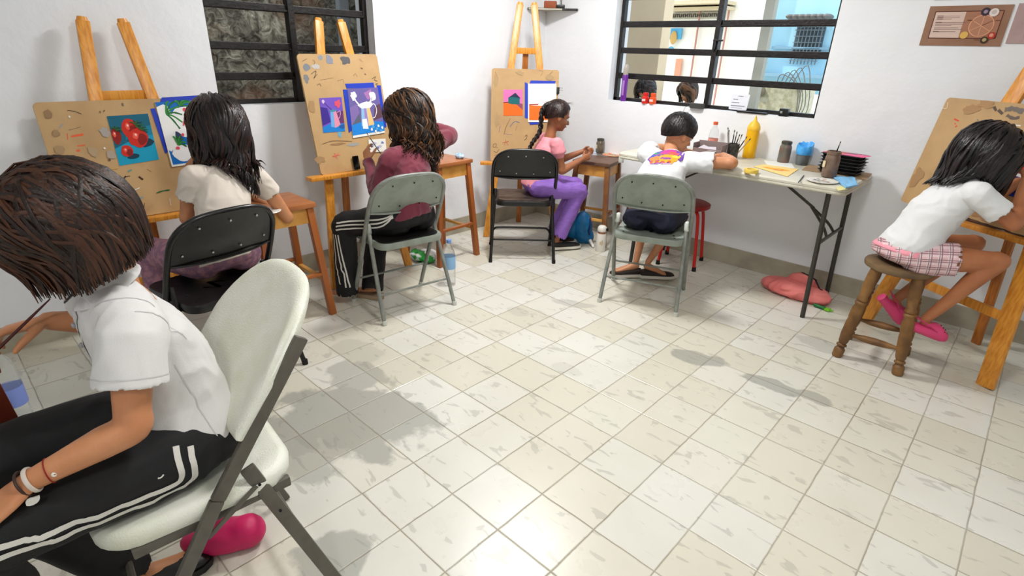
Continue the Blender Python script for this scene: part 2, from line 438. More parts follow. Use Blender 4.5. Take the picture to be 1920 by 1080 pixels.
def window(name, axis, hole, c, mull, bars, sgn, bw=0.042):
    """iron window set back in the wall"""
    root = bpy.data.objects.new(name, None); COL.objects.link(root); root['kind'] = 'structure'; root['world_parts'] = 1
    root.location = (c, (hole[0]+hole[1])/2, hole[2]) if axis == 'x' else ((hole[0]+hole[1])/2, c, hole[2])
    b0, b1, z0, z1 = hole
    def P(a, d, z): return (c+sgn*d, a, z) if axis == 'x' else (a, c+sgn*d, z)
    def D(a, d, z): return (d, a, z) if axis == 'x' else (a, d, z)
    fr = MB(); f = 0.028
    for a in (b0+f/2, b1-f/2): fr.box(P(a, 0.095, (z0+z1)/2), D(f, 0.04, z1-z0))
    for z in (z0+0.012, z1-f/2): fr.box(P((b0+b1)/2, 0.095, z), D(b1-b0, 0.04, 0.024))
    fr.build('window_frame', M_black, root, smooth=False)
    mb = MB()
    for a in mull: mb.box(P(a, 0.09, (z0+z1)/2), D(0.036, 0.055, z1-z0), bev=0.003)
    mb.build('mullion', M_black, root, smooth=False)
    for i, z in enumerate(bars):
        mb = MB(); mb.box(P((b0+b1)/2, 0.095, z), D(b1-b0-0.03, 0.03, bw if i % 1 == 0 else bw), bev=0.003); mb.box(P((b0+b1)/2, 0.08, z-0.012), D(b1-b0-0.03, 0.02, 0.008)); mb.build('glazing_bar', M_black, root, smooth=False)
    MB().box(P((b0+b1)/2, 0.105, (z0+z1)/2), D(b1-b0-0.02, 0.004, z1-z0-0.02)).build('window_pane', M_glass, root, smooth=False)
    return root
w1 = window('window_1', 'x', LH, WX, [-0.995], [1.235, 1.395, 1.60, 1.80, 2.0], -1)
w2 = window('window_2', 'y', RH, WY, [-1.60], [1.262, 1.447, 1.632, 1.82, 2.0], 1)
hd = MB(); hd.box((-1.60, WY+0.05, 1.50), (0.016, 0.02, 0.07), bev=0.003); hd.box((-1.575, WY+0.045, 1.525), (0.07, 0.012, 0.012), bev=0.003)
hd.build('window_latch', M_black, w2)
# outside ground
struct(MB().box((-1.0, 9.0, -0.12), (30, 15, 0.1)).build('outdoor_ground', mat('paving', (0.85, 0.84, 0.8), 0.9), smooth=False))
struct(MB().box((-6.0, -1.0, -0.12), (5.3, 6, 0.1)).build('alley_ground', mat('paving', (0.8, 0.8, 0.78), 0.9), smooth=False))
# rubble wall seen through window_1
def rubble():
    m = bpy.data.materials.new('rubble_stone'); m.use_nodes = True; nt = m.node_tree; b = nt.nodes['Principled BSDF']; L = nt.links.new
    tc = N(nt, 'ShaderNodeTexCoord'); nn = N(nt, 'ShaderNodeTexNoise'); nn.inputs['Scale'].default_value = 5; nn.inputs['Detail'].default_value = 4; L(tc.outputs['Object'], nn.inputs['Vector'])
    mx = N(nt, 'ShaderNodeMix', data_type='VECTOR'); mx.inputs[0].default_value = 0.16; L(tc.outputs['Object'], mx.inputs[4]); L(nn.outputs['Color'], mx.inputs[5])
    vo = N(nt, 'ShaderNodeTexVoronoi'); vo.inputs['Scale'].default_value = 7; L(mx.outputs[1], vo.inputs['Vector'])
    n3 = N(nt, 'ShaderNodeTexNoise'); n3.inputs['Scale'].default_value = 17; n3.inputs['Detail'].default_value = 6; n3.inputs['Distortion'].default_value = 1.2; L(tc.outputs['Object'], n3.inputs['Vector'])
    n4 = N(nt, 'ShaderNodeTexNoise'); n4.inputs['Scale'].default_value = 2.6; n4.inputs['Detail'].default_value = 2; L(tc.outputs['Object'], n4.inputs['Vector'])
    c = ramp(nt, n3.outputs['Fac'], [(0.3, (0.30, 0.28, 0.24)), (0.44, (0.52, 0.50, 0.44)), (0.56, (0.68, 0.66, 0.59)), (0.7, (0.82, 0.80, 0.73))])
    sep = N(nt, 'ShaderNodeSeparateXYZ'); L(vo.outputs['Color'], sep.inputs[0])
    c = mixc(nt, 1.0, c, ramp(nt, sep.outputs[0], [(0.0, 0.5), (0.5, 0.85), (1.0, 1.0)]), 'MULTIPLY')
    c = mixc(nt, math_(nt, 'MULTIPLY', ramp(nt, n4.outputs['Fac'], [(0.52, 0.0), (0.68, 1.0)]), 0.55), c, lin((0.60, 0.42, 0.30))+(1,))
    L(c, b.inputs['Base Color']); b.inputs['Roughness'].default_value = 0.95
    bp = N(nt, 'ShaderNodeBump'); bp.inputs['Strength'].default_value = 1.0; bp.inputs['Distance'].default_value = 0.05
    L(math_(nt, 'ADD', n3.outputs['Fac'], math_(nt, 'MULTIPLY', sep.outputs[1], 0.7)), bp.inputs['Height']); L(bp.outputs[0], b.inputs['Normal']); return m
mb = MB(); nx, nz_ = 120, 60; vs = []; fs = []
for i in range(nx+1):
    for j in range(nz_+1):
        y = -3.6+i*(6.2/nx); z = -0.1+j*(3.4/nz_); p = V((y*5.5, z*7.5, 0)); q = noise.voronoi(p)[0]; d = noise.noise(p*2.5)*0.012
        vs.append((WX-0.75+0.05*min(q[1]-q[0], 0.45)+d, y, z))
for i in range(nx):
    for j in range(nz_): a = i*(nz_+1)+j; fs.append((a, a+nz_+1, a+nz_+2, a+1))
mb.add(vs, fs); mb.box((WX-0.95, -0.5, 1.6), (0.3, 6.2, 3.4))
tag(mb.build('stone_wall', rubble(), smooth=True, sharp=60), 'rough grey rubble stone wall behind the left window bars', 'wall')
tag(MB().box((WX-0.42, -0.44, 1.4), (0.05, 0.07, 2.9)).build('downpipe', mat('pipe_grey', (0.62, 0.65, 0.68), 0.5), smooth=False), 'pale grey post outside at right edge of the left window', 'post')
# street seen through window_2
M_beige = mat('beige_render', (0.86, 0.78, 0.66), 0.8, var=(0.83, 0.75, 0.63), vscale=2)
M_wht = mat('sunlit_white', (0.93, 0.92, 0.88), 0.8)
tag(MB().box((-3.72, 2.95, 1.4), (1.62, 0.18, 3.0)).build('porch_wall', M_beige, smooth=False), 'plain beige wall outside the left part of the right window', 'wall')
bb = thing('facade', 'cream house front with awning and lettering band beyond the window', 'building', (-4.6, 6.2, 0), world=True)
MB().box((-5.6, 6.4, 1.6), (4.8, 0.3, 3.6)).build('wall', M_wht, bb, smooth=False)
mb = MB(); mb.box((-4.6, 6.0, 2.17), (1.9, 0.5, 0.05)); mb.box((-4.6, 6.1, 2.10), (1.9, 0.3, 0.04)); mb.build('awning', mat('awning_cream', (0.80, 0.74, 0.62), 0.7), bb, smooth=False)
mb = MB()
for i in range(14):
    x = -4.35+i*0.065; mb.add([(x, 5.72, 2.30), (x+0.055, 5.72, 2.30), (x+0.027, 5.72, 2.23)], [(0, 1, 2)])
mb.box((-3.9, 5.74, 2.31), (1.0, 0.02, 0.03)); mb.build('bunting', mat('bunting_brown', (0.52, 0.42, 0.30), 0.8), bb, smooth=False)
MB().box((-4.25, 6.22, 2.02), (0.80, 0.04, 0.09)).build('sign_band', mat('sign_grey', (0.66, 0.64, 0.58), 0.7), bb, smooth=False)
mb = MB(); random.seed(3)
for i in range(22):
    x = -4.62+i*0.034; mb.box((x, 6.19, 2.02), (0.009, 0.01, 0.05)); mb.box((x+0.01, 6.19, 2.02+random.choice((-.02, 0, .02))), (0.018, 0.01, 0.009))
mb.build('lettering', mat('letter_dark', (0.22, 0.2, 0.18), 0.7), bb, smooth=False)
MB().box((-4.54, 6.2, 1.76), (0.20, 0.03, 0.16)).build('blue_panel', mat('panel_blue', (0.30, 0.62, 0.78), 0.6), bb, smooth=False)
MB().ell((-4.56, 6.17, 1.70), (0.06, 0.02, 0.10)).build('mural_figure', mat('mural_ochre', (0.76, 0.62, 0.36), 0.7), bb)
MB().ell((-4.58, 6.17, 1.52), (0.06, 0.02, 0.05)).build('mural_spot', mat('mural_blue', (0.40, 0.66, 0.76), 0.7), bb)
MB().box((-4.42, 6.2, 1.22), (0.10, 0.03, 0.34)).build('orange_panel', mat('panel_orange', (0.88, 0.60, 0.48), 0.6), bb, smooth=False)
for x in (-4.18, -3.72): MB().box((x, 6.2, 1.2), (0.016, 0.03, 1.8)).build('door_edge', mat('door_rose', (0.72, 0.50, 0.45), 0.6), bb, smooth=False)
bl = thing('blue_house', 'light blue house with barred window beyond the right side of the window', 'building', (-2.0, 6.5, 0), world=True)
MB().box((-1.6, 6.6, 1.9), (3.1, 0.3, 3.6)).build('wall', mat('house_blue', (0.62, 0.80, 0.88), 0.8, var=(0.68, 0.85, 0.92), vscale=1), bl, smooth=False)
MB().box((-1.6, 6.3, 1.22), (3.0, 0.4, 0.04)).build('ledge', mat('ledge_blue', (0.48, 0.62, 0.70), 0.8), bl, smooth=False); MB().box((-1.9, 6.40, 1.585), (2.3, 0.08, 0.03)).build('ledge', mat('ledge_blue', (0.48, 0.62, 0.70), 0.8), bl, smooth=False)
g = MB().box((-2.58, 6.44, 1.66), (0.38, 0.04, 0.40)).build('window', mat('far_glass', (0.30, 0.36, 0.40), 0.3), bl, smooth=False)
mb = MB()
for i in range(8): mb.box((-2.75+i*0.048, 6.38, 1.62), (0.010, 0.02, 0.50))
for z in (1.42, 1.5, 1.58, 1.66, 1.74, 1.82): mb.box((-2.58, 6.37, z), (0.38, 0.02, 0.010))
mb.build('window_grille', mat('grille_grey', (0.42, 0.47, 0.50), 0.6), g, smooth=False)
mb = MB()
for i in range(7): mb.ell((-2.82+i*0.08, 6.25, 1.98), (0.05, 0.2, 0.035), n=10, m=6)
mb.build('tiled_canopy', mat('roof_tile_grey', (0.45, 0.43, 0.41), 0.8), bl)
mb = MB(); mb.box((-1.66, 2.35, 1.5), (0.075, 0.075, 3.2)); tag(mb.build('porch_post', mat('post_grey', (0.58, 0.58, 0.54), 0.6), smooth=False), 'pale grey upright post outside, right of the window mullion', 'post')
tag(MB().box((-2.2, 4.6, 0.5), (1.3, 0.6, 1.1), bev=0.05).build('planter_wall', M_wht, smooth=False), 'low sunlit white block outside the right window', 'block')
gm = thing('stacked_ironwork', 'pale iron tank frame with round dial outside, behind the white card', 'ironwork', (-1.62, 2.9, -0.07), world=True)
mb = MB(); mb.box((-1.60, 2.9, 0.575), (0.42, 0.4, 1.29), bev=0.02); mb.build('tank', mat('tank_pale', (0.74, 0.72, 0.62), 0.7, var=(0.62, 0.60, 0.48), vscale=25), gm)
mb = MB(); mb.lathe([(0.02, 0), (0.045, 0.005), (0.045, 0.02), (0.03, 0.03), (0.012, 0.03)], M=Matrix.Translation((-1.74, 2.70, 1.15)) @ Matrix.Rotation(PI/2, 4, 'X')); mb.build('dial', mat('dial_brown', (0.48, 0.44, 0.36), 0.5), gm)
mb = MB()
for k in range(5): mb.sweep([(-1.62+k*0.03, 2.7, 1.20), (-1.58+k*0.05, 2.68, 1.30+0.02*k), (-1.42+k*0.03, 2.66, 1.2-0.04*k), (-1.38, 2.66, 0.9)], 0.004, n=5)
mb.build('loose_wires', mat('wire_grey', (0.42, 0.42, 0.40), 0.6), gm)
# ceiling lamp near the corner, plus two added fill fixtures
def ceiling_lamp(x, y, label):
    t = thing('ceiling_lamp', label, 'lamp', (x, y, CEIL-0.12))
    MB().lathe([(0.02, 0.12), (0.21, 0.12), (0.21, 0.075), (0.19, 0.07), (0.02, 0.07)]).build('lamp_base', mat('lamp_white', (0.9, 0.9, 0.9), 0.4), t)
    MB().lathe([(0.02, -0.02), (0.1, -0.015), (0.165, 0.005), (0.19, 0.04), (0.19, 0.07), (0.02, 0.07)]).build('diffuser', mat('lamp_diffuser', (0.95, 0.95, 0.92), 0.5, emit=(1, 0.98, 0.94), estr=6), t)
ceiling_lamp(-1.90, -0.20, 'round white ceiling lamp near the room corner above the chairs')
ceiling_lamp(-0.25, -1.45, 'added round white ceiling fill lamp, unseen, above the open floor near the viewer')  # unseen fixture added to carry the fill light over the floor
ceiling_lamp(0.6, -3.6, 'added round white ceiling fill lamp, unseen, behind the viewer')  # unseen fixture added for the fill light behind the camera
# corner shelf
sh = thing('corner_shelf', 'small dark edged wooden shelf fixed high in the room corner', 'shelf', (WX, WY, 1.735))
MB().prism([(0, 0), (0, -0.245), (0.03, -0.25), (0.33, -0.015), (0.335, 0)][::-1], -0.006, 0.006).build('shelf_board', mat('shelf_pale', (0.80, 0.78, 0.72), 0.6, var=(0.7, 0.68, 0.6), vscale=9), sh, smooth=False)
MB().beam((0.01, -0.248, 0.0), (0.335, -0.008, 0.0), 0.012, 0.018).build('shelf_edge', M_black, sh, smooth=False)
tag(MB().box((WX+0.14, WY-0.12, 1.768), (0.10, 0.06, 0.055), Matrix.Rotation(0.6, 3, 'Z'), 0.008).build('small_box', mat('box_red_brown', (0.60, 0.30, 0.16), 0.6)), 'small reddish brown box on the corner shelf', 'box')
rt = MB(); rt.box((WX+0.205, WY-0.07, 1.755), (0.07, 0.05, 0.03), Matrix.Rotation(0.6, 3, 'Z'), 0.005)
for dx in (0, 0.012): rt.sweep([(WX+0.20+dx, WY-0.07, 1.765), (WX+0.205+dx, WY-0.07, 1.90)], 0.0025, n=6)
tag(rt.build('antenna_box', mat('plastic_black', (0.07, 0.07, 0.075), 0.4)), 'small black box with two thin rods on the corner shelf', 'router')
# posters on the right wall
def wall_frame(u0, v0): return None
def poster(name, label, x0, x1, z0, z1, draw, skew=0):
    t = thing(name, label, 'poster', (x0, WY-0.004, z0))
    MB().box(((x1-x0)/2, 0.001, (z1-z0)/2), (x1-x0, 0.004, z1-z0)).build('board', mat(name+'_base', draw[0], 0.6, var=draw[1], vscale=7), t, smooth=False)
    p = Paint(Matrix(((1, 0, 0, 0), (0, 0, -1, -0.001), (0, 1, 0, 0), (0, 0, 0, 1)))); draw[2](p, x1-x0, z1-z0); p.build('printed_sheet', t)
a, b_ = at(1745, 12, y=WY), at(1874, 83, y=WY)
def d1(p, w_, h):
    p.sh([(0.03, 0.035), (w_-0.03, 0.035), (w_-0.03, h-0.025), (0.03, h-0.025)], (0.34, 0.16, 0.12))
    p.sh([(0.034, 0.039), (w_-0.034, 0.039), (w_-0.034, h-0.029), (0.034, h-0.029)], (0.66, 0.46, 0.36))
    p.sh([(0.034, 0.039), (w_*0.47, 0.039), (w_*0.47, h-0.029), (0.034, h-0.029)], (0.85, 0.75, 0.70))
    for i, (k, n_) in enumerate([(0.86, 3), (0.80, 3), (0.74, 2), (0.60, 4), (0.54, 3.6), (0.48, 2.2), (0.39, 3.2), (0.33, 3.8), (0.23, 3.0)]):
        y = 0.039+(h-0.07)*k*0.98; p.sh([(0.045, y), (0.045+0.033*n_, y), (0.045+0.033*n_, y+0.0022), (0.045, y+0.0022)], (0.55, 0.45, 0.42))
        if i in (0, 1, 2, 3, 8): p.sh([(0.045, y), (0.072, y), (0.072, y+0.004), (0.045, y+0.004)], (0.45, 0.34, 0.32))
    cx, cy, r = w_*0.70, h*0.50, h*0.27
    p.sh(circ(cx, cy, r, n=36), (0.90, 0.66, 0.50)); p.sh(circ(cx, cy, r-0.0035, n=36), (0.70, 0.49, 0.39))
    for k in range(6): a_ = k*PI/3+0.5; p.st([(cx, cy), (cx+math.cos(a_)*r*0.5, cy+math.sin(a_)*r*0.5), (cx+math.cos(a_)*r, cy+math.sin(a_)*r)], 0.003, (0.90, 0.66, 0.50))
    for x, y, rr, c in [(0.70, 0.84, .10, (0.22, 0.16, 0.22)), (0.80, 0.82, .10, (0.90, 0.86, 0.84)), (0.80, 0.83, .055, (0.80, 0.74, 0.72)), (0.53, 0.27, .09, (0.86, 0.70, 0.36)), (0.86, 0.26, .085, (0.72, 0.20, 0.16)), (0.855, 0.27, .045, (0.86, 0.6, 0.5)), (0.79, 0.15, .085, (0.24, 0.18, 0.10)), (0.79, 0.155, .045, (0.7, 0.62, 0.45)), (0.70, 0.84, .045, (0.62, 0.55, 0.62))]:
        p.sh(circ(w_*x, h*y, h*rr, n=18), c)
    for x, y in ((0.545, 0.63), (0.88, 0.62), (0.70, 0.15)): p.sh([(w_*x-0.012, h*y), (w_*x+0.012, h*y), (w_*x+0.012, h*y+0.003), (w_*x-0.012, h*y+0.003)], (0.45, 0.28, 0.22))
poster('poster', 'brown colour wheel poster with text column on the right wall', a.x, b_.x+0.006, b_.z-0.01, a.z, ((0.60, 0.45, 0.36), (0.56, 0.40, 0.30), d1))
def d2(p, w_, h):
    fx = w_*0.36
    p.st([(fx-0.012, h*0.95), (fx-0.012, h*0.6), (fx-0.05, h*0.35), (fx-0.045, h*0.13), (fx, h*0.09), (fx+0.05, h*0.13), (fx+0.05, h*0.35), (fx+0.014, h*0.6), (fx+0.014, h*0.95)], 0.0035, (0.42, 0.28, 0.30))
poster('flask_poster', 'pinkish poster with a drawn flask, right of the brown poster', b_.x+0.022, b_.x+0.34, b_.z+0.004, a.z+0.004, ((0.72, 0.62, 0.61), (0.66, 0.55, 0.54), d2))
poster('upper_poster', 'grey brown poster above the brown colour wheel poster', a.x+0.008, a.x+0.34, a.z+0.03, a.z+0.23, ((0.55, 0.50, 0.46), (0.5, 0.44, 0.4), lambda p, w_, h: p.sh([(0.03, 0.03), (w_-0.03, 0.03), (w_-0.03, h-0.03), (0.03, h-0.03)], (0.75, 0.68, 0.64))))
# ------------------------------------------------------------------ furniture
M_grey = mat('grey_enamel', (0.545, 0.58, 0.54), 0.36, var=(0.50, 0.53, 0.49), vscale=14, bump=0.06, bscale=40)
M_greyd = mat('grey_tube', (0.47, 0.485, 0.46), 0.35, var=(0.55, 0.56, 0.53), vscale=20)
M_blk = mat('black_enamel', (0.07, 0.07, 0.068), 0.28, var=(0.10, 0.095, 0.09), vscale=18, bump=0.05, bscale=30)
M_seatb = mat('black_vinyl', (0.085, 0.08, 0.075), 0.45)
M_brownseat = mat('worn_brown_pan', (0.24, 0.20, 0.175), 0.45, var=(0.33, 0.28, 0.25), vscale=22)
M_cap = mat('white_plastic_cap', (0.80, 0.81, 0.78), 0.45)
M_rub = mat('rubber', (0.06, 0.06, 0.06), 0.7)
M_hole = mat('hole_dark', (0.03, 0.03, 0.03), 0.9); M_riv = mat('rivet', (0.70, 0.70, 0.68), 0.3, metal=0.6)
def arc_frame(hw, hf, z1, ztop, k, y0):
    """points of the long frame from left foot over the back to the right foot"""
    L = [(-hf, y0, 0.0), (-hf*0.98, y0-k*0.18, 0.18), (-hw, y0-k*0.42, 0.42), (-hw, y0-k*(z1-0.05), z1-0.05)]
    A = []
    for i in range(0, 13):
        a = PI-PI*i/12; x = hw*math.copysign(abs(math.cos(a))**0.62, math.cos(a)); z = z1+(ztop-z1)*abs(math.sin(a))**0.62
        A.append((x, y0-k*z, z))
    R = [(-x, y, z) for x, y, z in L[::-1]]
    return L+A+R
def folding_chair(name, label, loc, rz, frame, pan, seatm, caps, dots, group, feet, two_bars=False, bars_m=None):
    t = thing(name, label, 'chair', loc, rz, group)
    hw, hf, z1, zt, k, y0 = 0.225, 0.232, 0.60, 0.80, 0.46, 0.205
    MB().sweep(arc_frame(hw, hf, z1, zt, k, y0), 0.0125, n=10, k=2).build('back_frame', frame, t)
    # curved back panel inside the arc
    mb = MB(); n = 24; vs = []
    for s_ in (0, 1):
        for j in range(9):
            for i in range(n+1):
                u = -1+2*i/n; x = u*(hw-0.004)
                zc = z1+(zt-z1)*(max(0.0, 1-abs(u)**3.2))**0.31
                zb = 0.602-0.012*(1-u*u)
                z = zb+(zc-zb)*j/8
                y = y0-k*z-0.028*(1-u*u)*(1-abs(j/8-0.5)*0.6)+(-0.002 if s_ else 0.004)
                vs.append((x, y, z))
    W = n+1; fs = []
    for s_ in (0, 1):
        o = s_*9*W
        for j in range(8):
            for i in range(n): a = o+j*W+i; fs.append((a, a+1, a+W+1, a+W))
    for i in range(n): fs.append((i, i+1, 9*W+i+1, 9*W+i)); a = 8*W+i; fs.append((a, a+1, 9*W+a+1, 9*W+a))
    for j in range(8):
        for e in (0, n): a = j*W+e; fs.append((a, a+W, 9*W+a+W, 9*W+a))
    mb.add(vs, fs); mb.sweep([(-hw+0.01, y0-k*0.602-0.004, 0.602), (-0.1, y0-k*0.602-0.026, 0.593), (0.1, y0-k*0.602-0.026, 0.593), (hw-0.01, y0-k*0.602-0.004, 0.602)], 0.005, n=8)
    bk = mb.build('backrest', pan, t)
    mb = MB(); 
    for x, z in ((-.12, .755), (0, .762), (.12, .755), (-.175, .645), (-.06, .632), (.06, .632), (.175, .645)):
        u = x/hw; y = y0-k*z-0.028*(1-u*u)-0.002
        mb.lathe([(0.0015, 0.0), (0.0048, 0.0), (0.0042, 0.0022), (0.0015, 0.003)], M=Matrix.Translation((x, y-0.001, z)) @ Matrix.Rotation(PI/2+0.4, 4, 'X'), n=10)
    o = mb.build('rivets', dots, bk); 
    # seat pan
    mb = MB()
    def pan_ring(sx, sy, z, cy=0.045): return [(x, y, z) for x, y in rrect(sx, sy, 0.06, 6, 0, cy)]
    rings = [pan_ring(0.385, 0.375, 0.405), pan_ring(0.40, 0.39, 0.408), pan_ring(0.405, 0.395, 0.432), pan_ring(0.395, 0.385, 0.443), pan_ring(0.36, 0.35, 0.440), pan_ring(0.10, 0.10, 0.432)]
    n = len(rings[0]); vs = [p for r in rings for p in r]; fs = []
    for i in range(len(rings)-1):
        for j in range(n): fs.append((i*n+j, i*n+(j+1) % n, (i+1)*n+(j+1) % n, (i+1)*n+j))
    fs.append(tuple(range(n-1, -1, -1))); fs.append(tuple((len(rings)-1)*n+j for j in range(n)))
    mb.add(vs, fs); st = mb.build('seat', pan, t, sharp=60)
    if seatm:
        mb = MB(); mb.prism(rrect(0.365, 0.355, 0.05, 6, 0, 0.045), 0.436, 0.447); mb.build('seat_pad', seatm, st)
    else:
        mb = MB()
        for x, y in ((0.12, 0.0), (0.14, -0.04), (0.15, -0.09), (-0.14, 0.0), (-0.15, -0.09)): mb.lathe([(0.001, 0), (0.006, 0), (0.006, 0.001), (0.001, 0.001)], (x, y, 0.4405), n=10)
        mb.build('seat_holes', M_hole, st)
    for s_ in (-1, 1):
        lg = MB().sweep([(s_*0.203, -0.015, 0.50), (s_*0.207, -0.04, 0.43), (s_*0.222, -0.13, 0.18), (s_*0.230, -0.195, 0.0)], 0.0115, n=10, k=3, rnd=False).build('rear_leg', frame, t)
        MB().sweep([(s_*0.230, -0.194, 0.024), (s_*0.2305, -0.196, 0.0)], 0.0135, n=10, k=1, rnd=False).build('foot_tip', feet, lg)
        if caps: MB().sweep([(s_*0.203, -0.013, 0.515), (s_*0.2045, -0.022, 0.482)], 0.016, n=10, k=1).build('pivot_cap', caps, lg)
        MB().sweep([(s_*hf, y0-0.012, 0.022), (s_*hf, y0, 0.0)], 0.0145, n=10, k=1, rnd=False).build('front_foot_tip', feet, t)
        MB().beam((s_*0.213, 0.09, 0.40), (s_*0.21, -0.012, 0.47), 0.004, 0.02).build('hinge_strap', frame, t)
    bm_ = bars_m or frame
    MB().sweep([(-0.224, -0.138, 0.155), (0.224, -0.138, 0.155)], 0.0065, n=8, k=1).build('rear_crossbar', bm_, t)
    if two_bars: MB().sweep([(-0.226, y0-k*0.15, 0.12), (-0.205, y0-k*0.15, 0.155), (-0.15, y0-k*0.15, 0.165), (0.15, y0-k*0.15, 0.165), (0.205, y0-k*0.15, 0.155), (0.226, y0-k*0.15, 0.12)], 0.0085, n=8).build('front_crossbar', bm_, t)
    else: MB().sweep([(-0.228, y0-k*0.17, 0.17), (0.228, y0-k*0.17, 0.17)], 0.0065, n=8, k=1).build('front_crossbar', bm_, t)
    return t
chG1 = folding_chair('folding_chair', 'grey metal folding chair with black seat pad, under the person in maroon', (-2.261, -0.941, 0), 1.44, M_greyd, M_grey, M_seatb, M_greyd, M_hole, None, M_cap)
chB2 = folding_chair('folding_chair', 'black metal folding chair in the middle, turned to the corner easel', (-2.385, 0.235, 0), 0.78, M_blk, M_blk, M_brownseat, None, M_riv, None, M_rub, True)
chB1 = folding_chair('folding_chair', 'black metal folding chair under the person in cream shirt, behind the white chair', (-2.17, -1.965, 0), 1.745, M_blk, M_blk, None, None, M_riv, None, M_rub, True)
chG2 = folding_chair('folding_chair', 'grey metal folding chair at the table, under the boy in white shirt', (-1.315, 0.209, 0), 0.368, M_greyd, M_grey, None, M_cap, M_hole, None, M_cap)

# white resin folding chair
M_resin = mat('white_resin', (0.90, 0.905, 0.86), 0.42, var=(0.86, 0.87, 0.80), vscale=10, bump=0.25, bscale=260)
M_taupe = mat('taupe_steel', (0.36, 0.345, 0.31), 0.4, var=(0.33, 0.31, 0.28), vscale=30)
wc = thing('resin_folding_chair', 'white plastic folding chair with brown grey steel legs in the foreground', 'chair', (-1.075, -2.44, 0), PI-0.10)
def wc_front(s_): return [(s_*0.222, 0.285, 0.0), (s_*0.217, 0.0, 0.47), (s_*0.205, -0.235, 0.80)]
for s_ in (-1, 1):
    f = MB().beam(wc_front(s_)[0], wc_front(s_)[1], 0.016, 0.032, up=(0, 1, 0.6), bev=0.005); f.beam(wc_front(s_)[1], wc_front(s_)[2], 0.016, 0.032, up=(0, 1, 0.6), bev=0.005)
    fo = f.build('back_post', M_taupe, wc)
    MB().beam(V(wc_front(s_)[0])+V((0, -.012, 0.02)), V(wc_front(s_)[0])+V((0, 0.002, 0.0)), 0.024, 0.04, up=(0, 1, 0.6)).build('foot_cap', M_rub, fo)
    rl = MB().beam((s_*0.196, -0.075, 0.505), (s_*0.206, -0.245, 0.0), 0.016, 0.034, up=(0, 1, 0.3), bev=0.005).build('rear_leg', M_taupe, wc)
    mb = MB()
    for q in (0.1, 0.3, 0.95):
        p = V((s_*0.196, -0.075, 0.505)).lerp(V((s_*0.206, -0.245, 0.0)), q); mb.sweep([p+V((0.010*s_, 0, 0)), p+V((0.013*s_, 0, 0))], 0.0035, n=8, k=1, rnd=False)
    mb.build('leg_bolts', M_hole, rl)
    MB().beam((s_*0.208, -0.085, 0.455), (s_*0.213, 0.035, 0.375), 0.004, 0.012, bev=0.001).build('hinge_link', M_taupe, wc)
    MB().beam((s_*0.188, -0.165, 0.415), (s_*0.188, 0.17, 0.405), 0.018, 0.026, bev=0.003).build('seat_rail', M_taupe, wc)
MB().sweep([(-0.2, -0.19, 0.16), (0.2, -0.19, 0.16)], 0.009, n=8, k=1).build('rear_crossbar', M_taupe, wc)
MB().sweep([(-0.218, 0.19, 0.16), (0.218, 0.19, 0.16)], 0.009, n=8, k=1).build('front_crossbar', M_taupe, wc)
mb = MB(); L = []
for z, g, cy in ((0.418, 0.0, 0), (0.412, 0.02, 0), (0.425, 0.045, 0), (0.452, 0.05, 0), (0.466, 0.03, 0), (0.468, 0.0, 0), (0.459, -0.08, 0), (0.455, -0.2, 0)):
    L.append([(x*(1-0.05*(y+0.2)/0.4), y, z-0.03*max(0, (y-0.12))*3) for x, y in rrect(0.37+g, 0.37+g, 0.075+g/2 if g > -0.05 else 0.04, 7, 0, 0.02)])
n = len(L[0]); vs = [p for r in L for p in r]; fs = []
for i in range(len(L)-1):
    for j in range(n): fs.append((i*n+j, i*n+(j+1) % n, (i+1)*n+(j+1) % n, (i+1)*n+j))
fs.append(tuple(range(n-1, -1, -1))); fs.append(tuple((len(L)-1)*n+j for j in range(n)))
mb.add(vs, fs); mb.build('seat', M_resin, wc, sharp=70)
# backrest: thick curved slab with a rounded top
mb = MB(); vs = []; fs = []; nu, nv = 28, 18
tv = (V(wc_front(1)[2])-V(wc_front(1)[1])).normalized(); tv = V((0, tv.y, tv.z)); base = V((0, -0.078, 0.60)); nrm = V((0, -tv.z, tv.y))
outl = []
def back_pt(u, v, side):
    # u -1..1 across, v 0..1 up; superellipse top
    hw_ = 0.222
    top = 0.365*(max(0, 1-abs(u)**2.9))**0.40+0.01
    a = -0.04+0.035*abs(u)**2; h = a+(top-a)*v
    edge = min(1, min((1-abs(u))*hw_/0.03, (v*(top-a))/0.03+0.05, ((1-v)*(top-a))/0.035))
    edge = max(0, edge); th = 0.021*math.sqrt(max(0, 1-(1-edge)**2))
    bow = 0.035*(1-u*u)
    off = (bow+th*0.9) if side else (bow-th*0.9)
    return base+V((u*hw_, 0, 0))+tv*h+nrm*(off-0.012)
for side in (0, 1):
    for j in range(nv+1):
        for i in range(nu+1):
            u = math.sin((-1+2*i/nu)*PI/2); v = 0.5-0.5*math.cos(PI*j/nv); vs.append(back_pt(u, v, side))
W = nu+1; H = nv+1
for side in (0, 1):
    for j in range(nv):
        for i in range(nu): a = side*W*H+j*W+i; fs.append((a, a+1, a+W+1, a+W))
for i in range(nu):
    for j in (0, nv): a = j*W+i; fs.append((a, a+1, W*H+a+1, W*H+a))
for j in range(nv):
    for i in (0, nu): a = j*W+i; fs.append((a, a+W, W*H+a+W, W*H+a))
mb.add(vs, fs); mb.build('backrest', M_resin, wc, sharp=80)

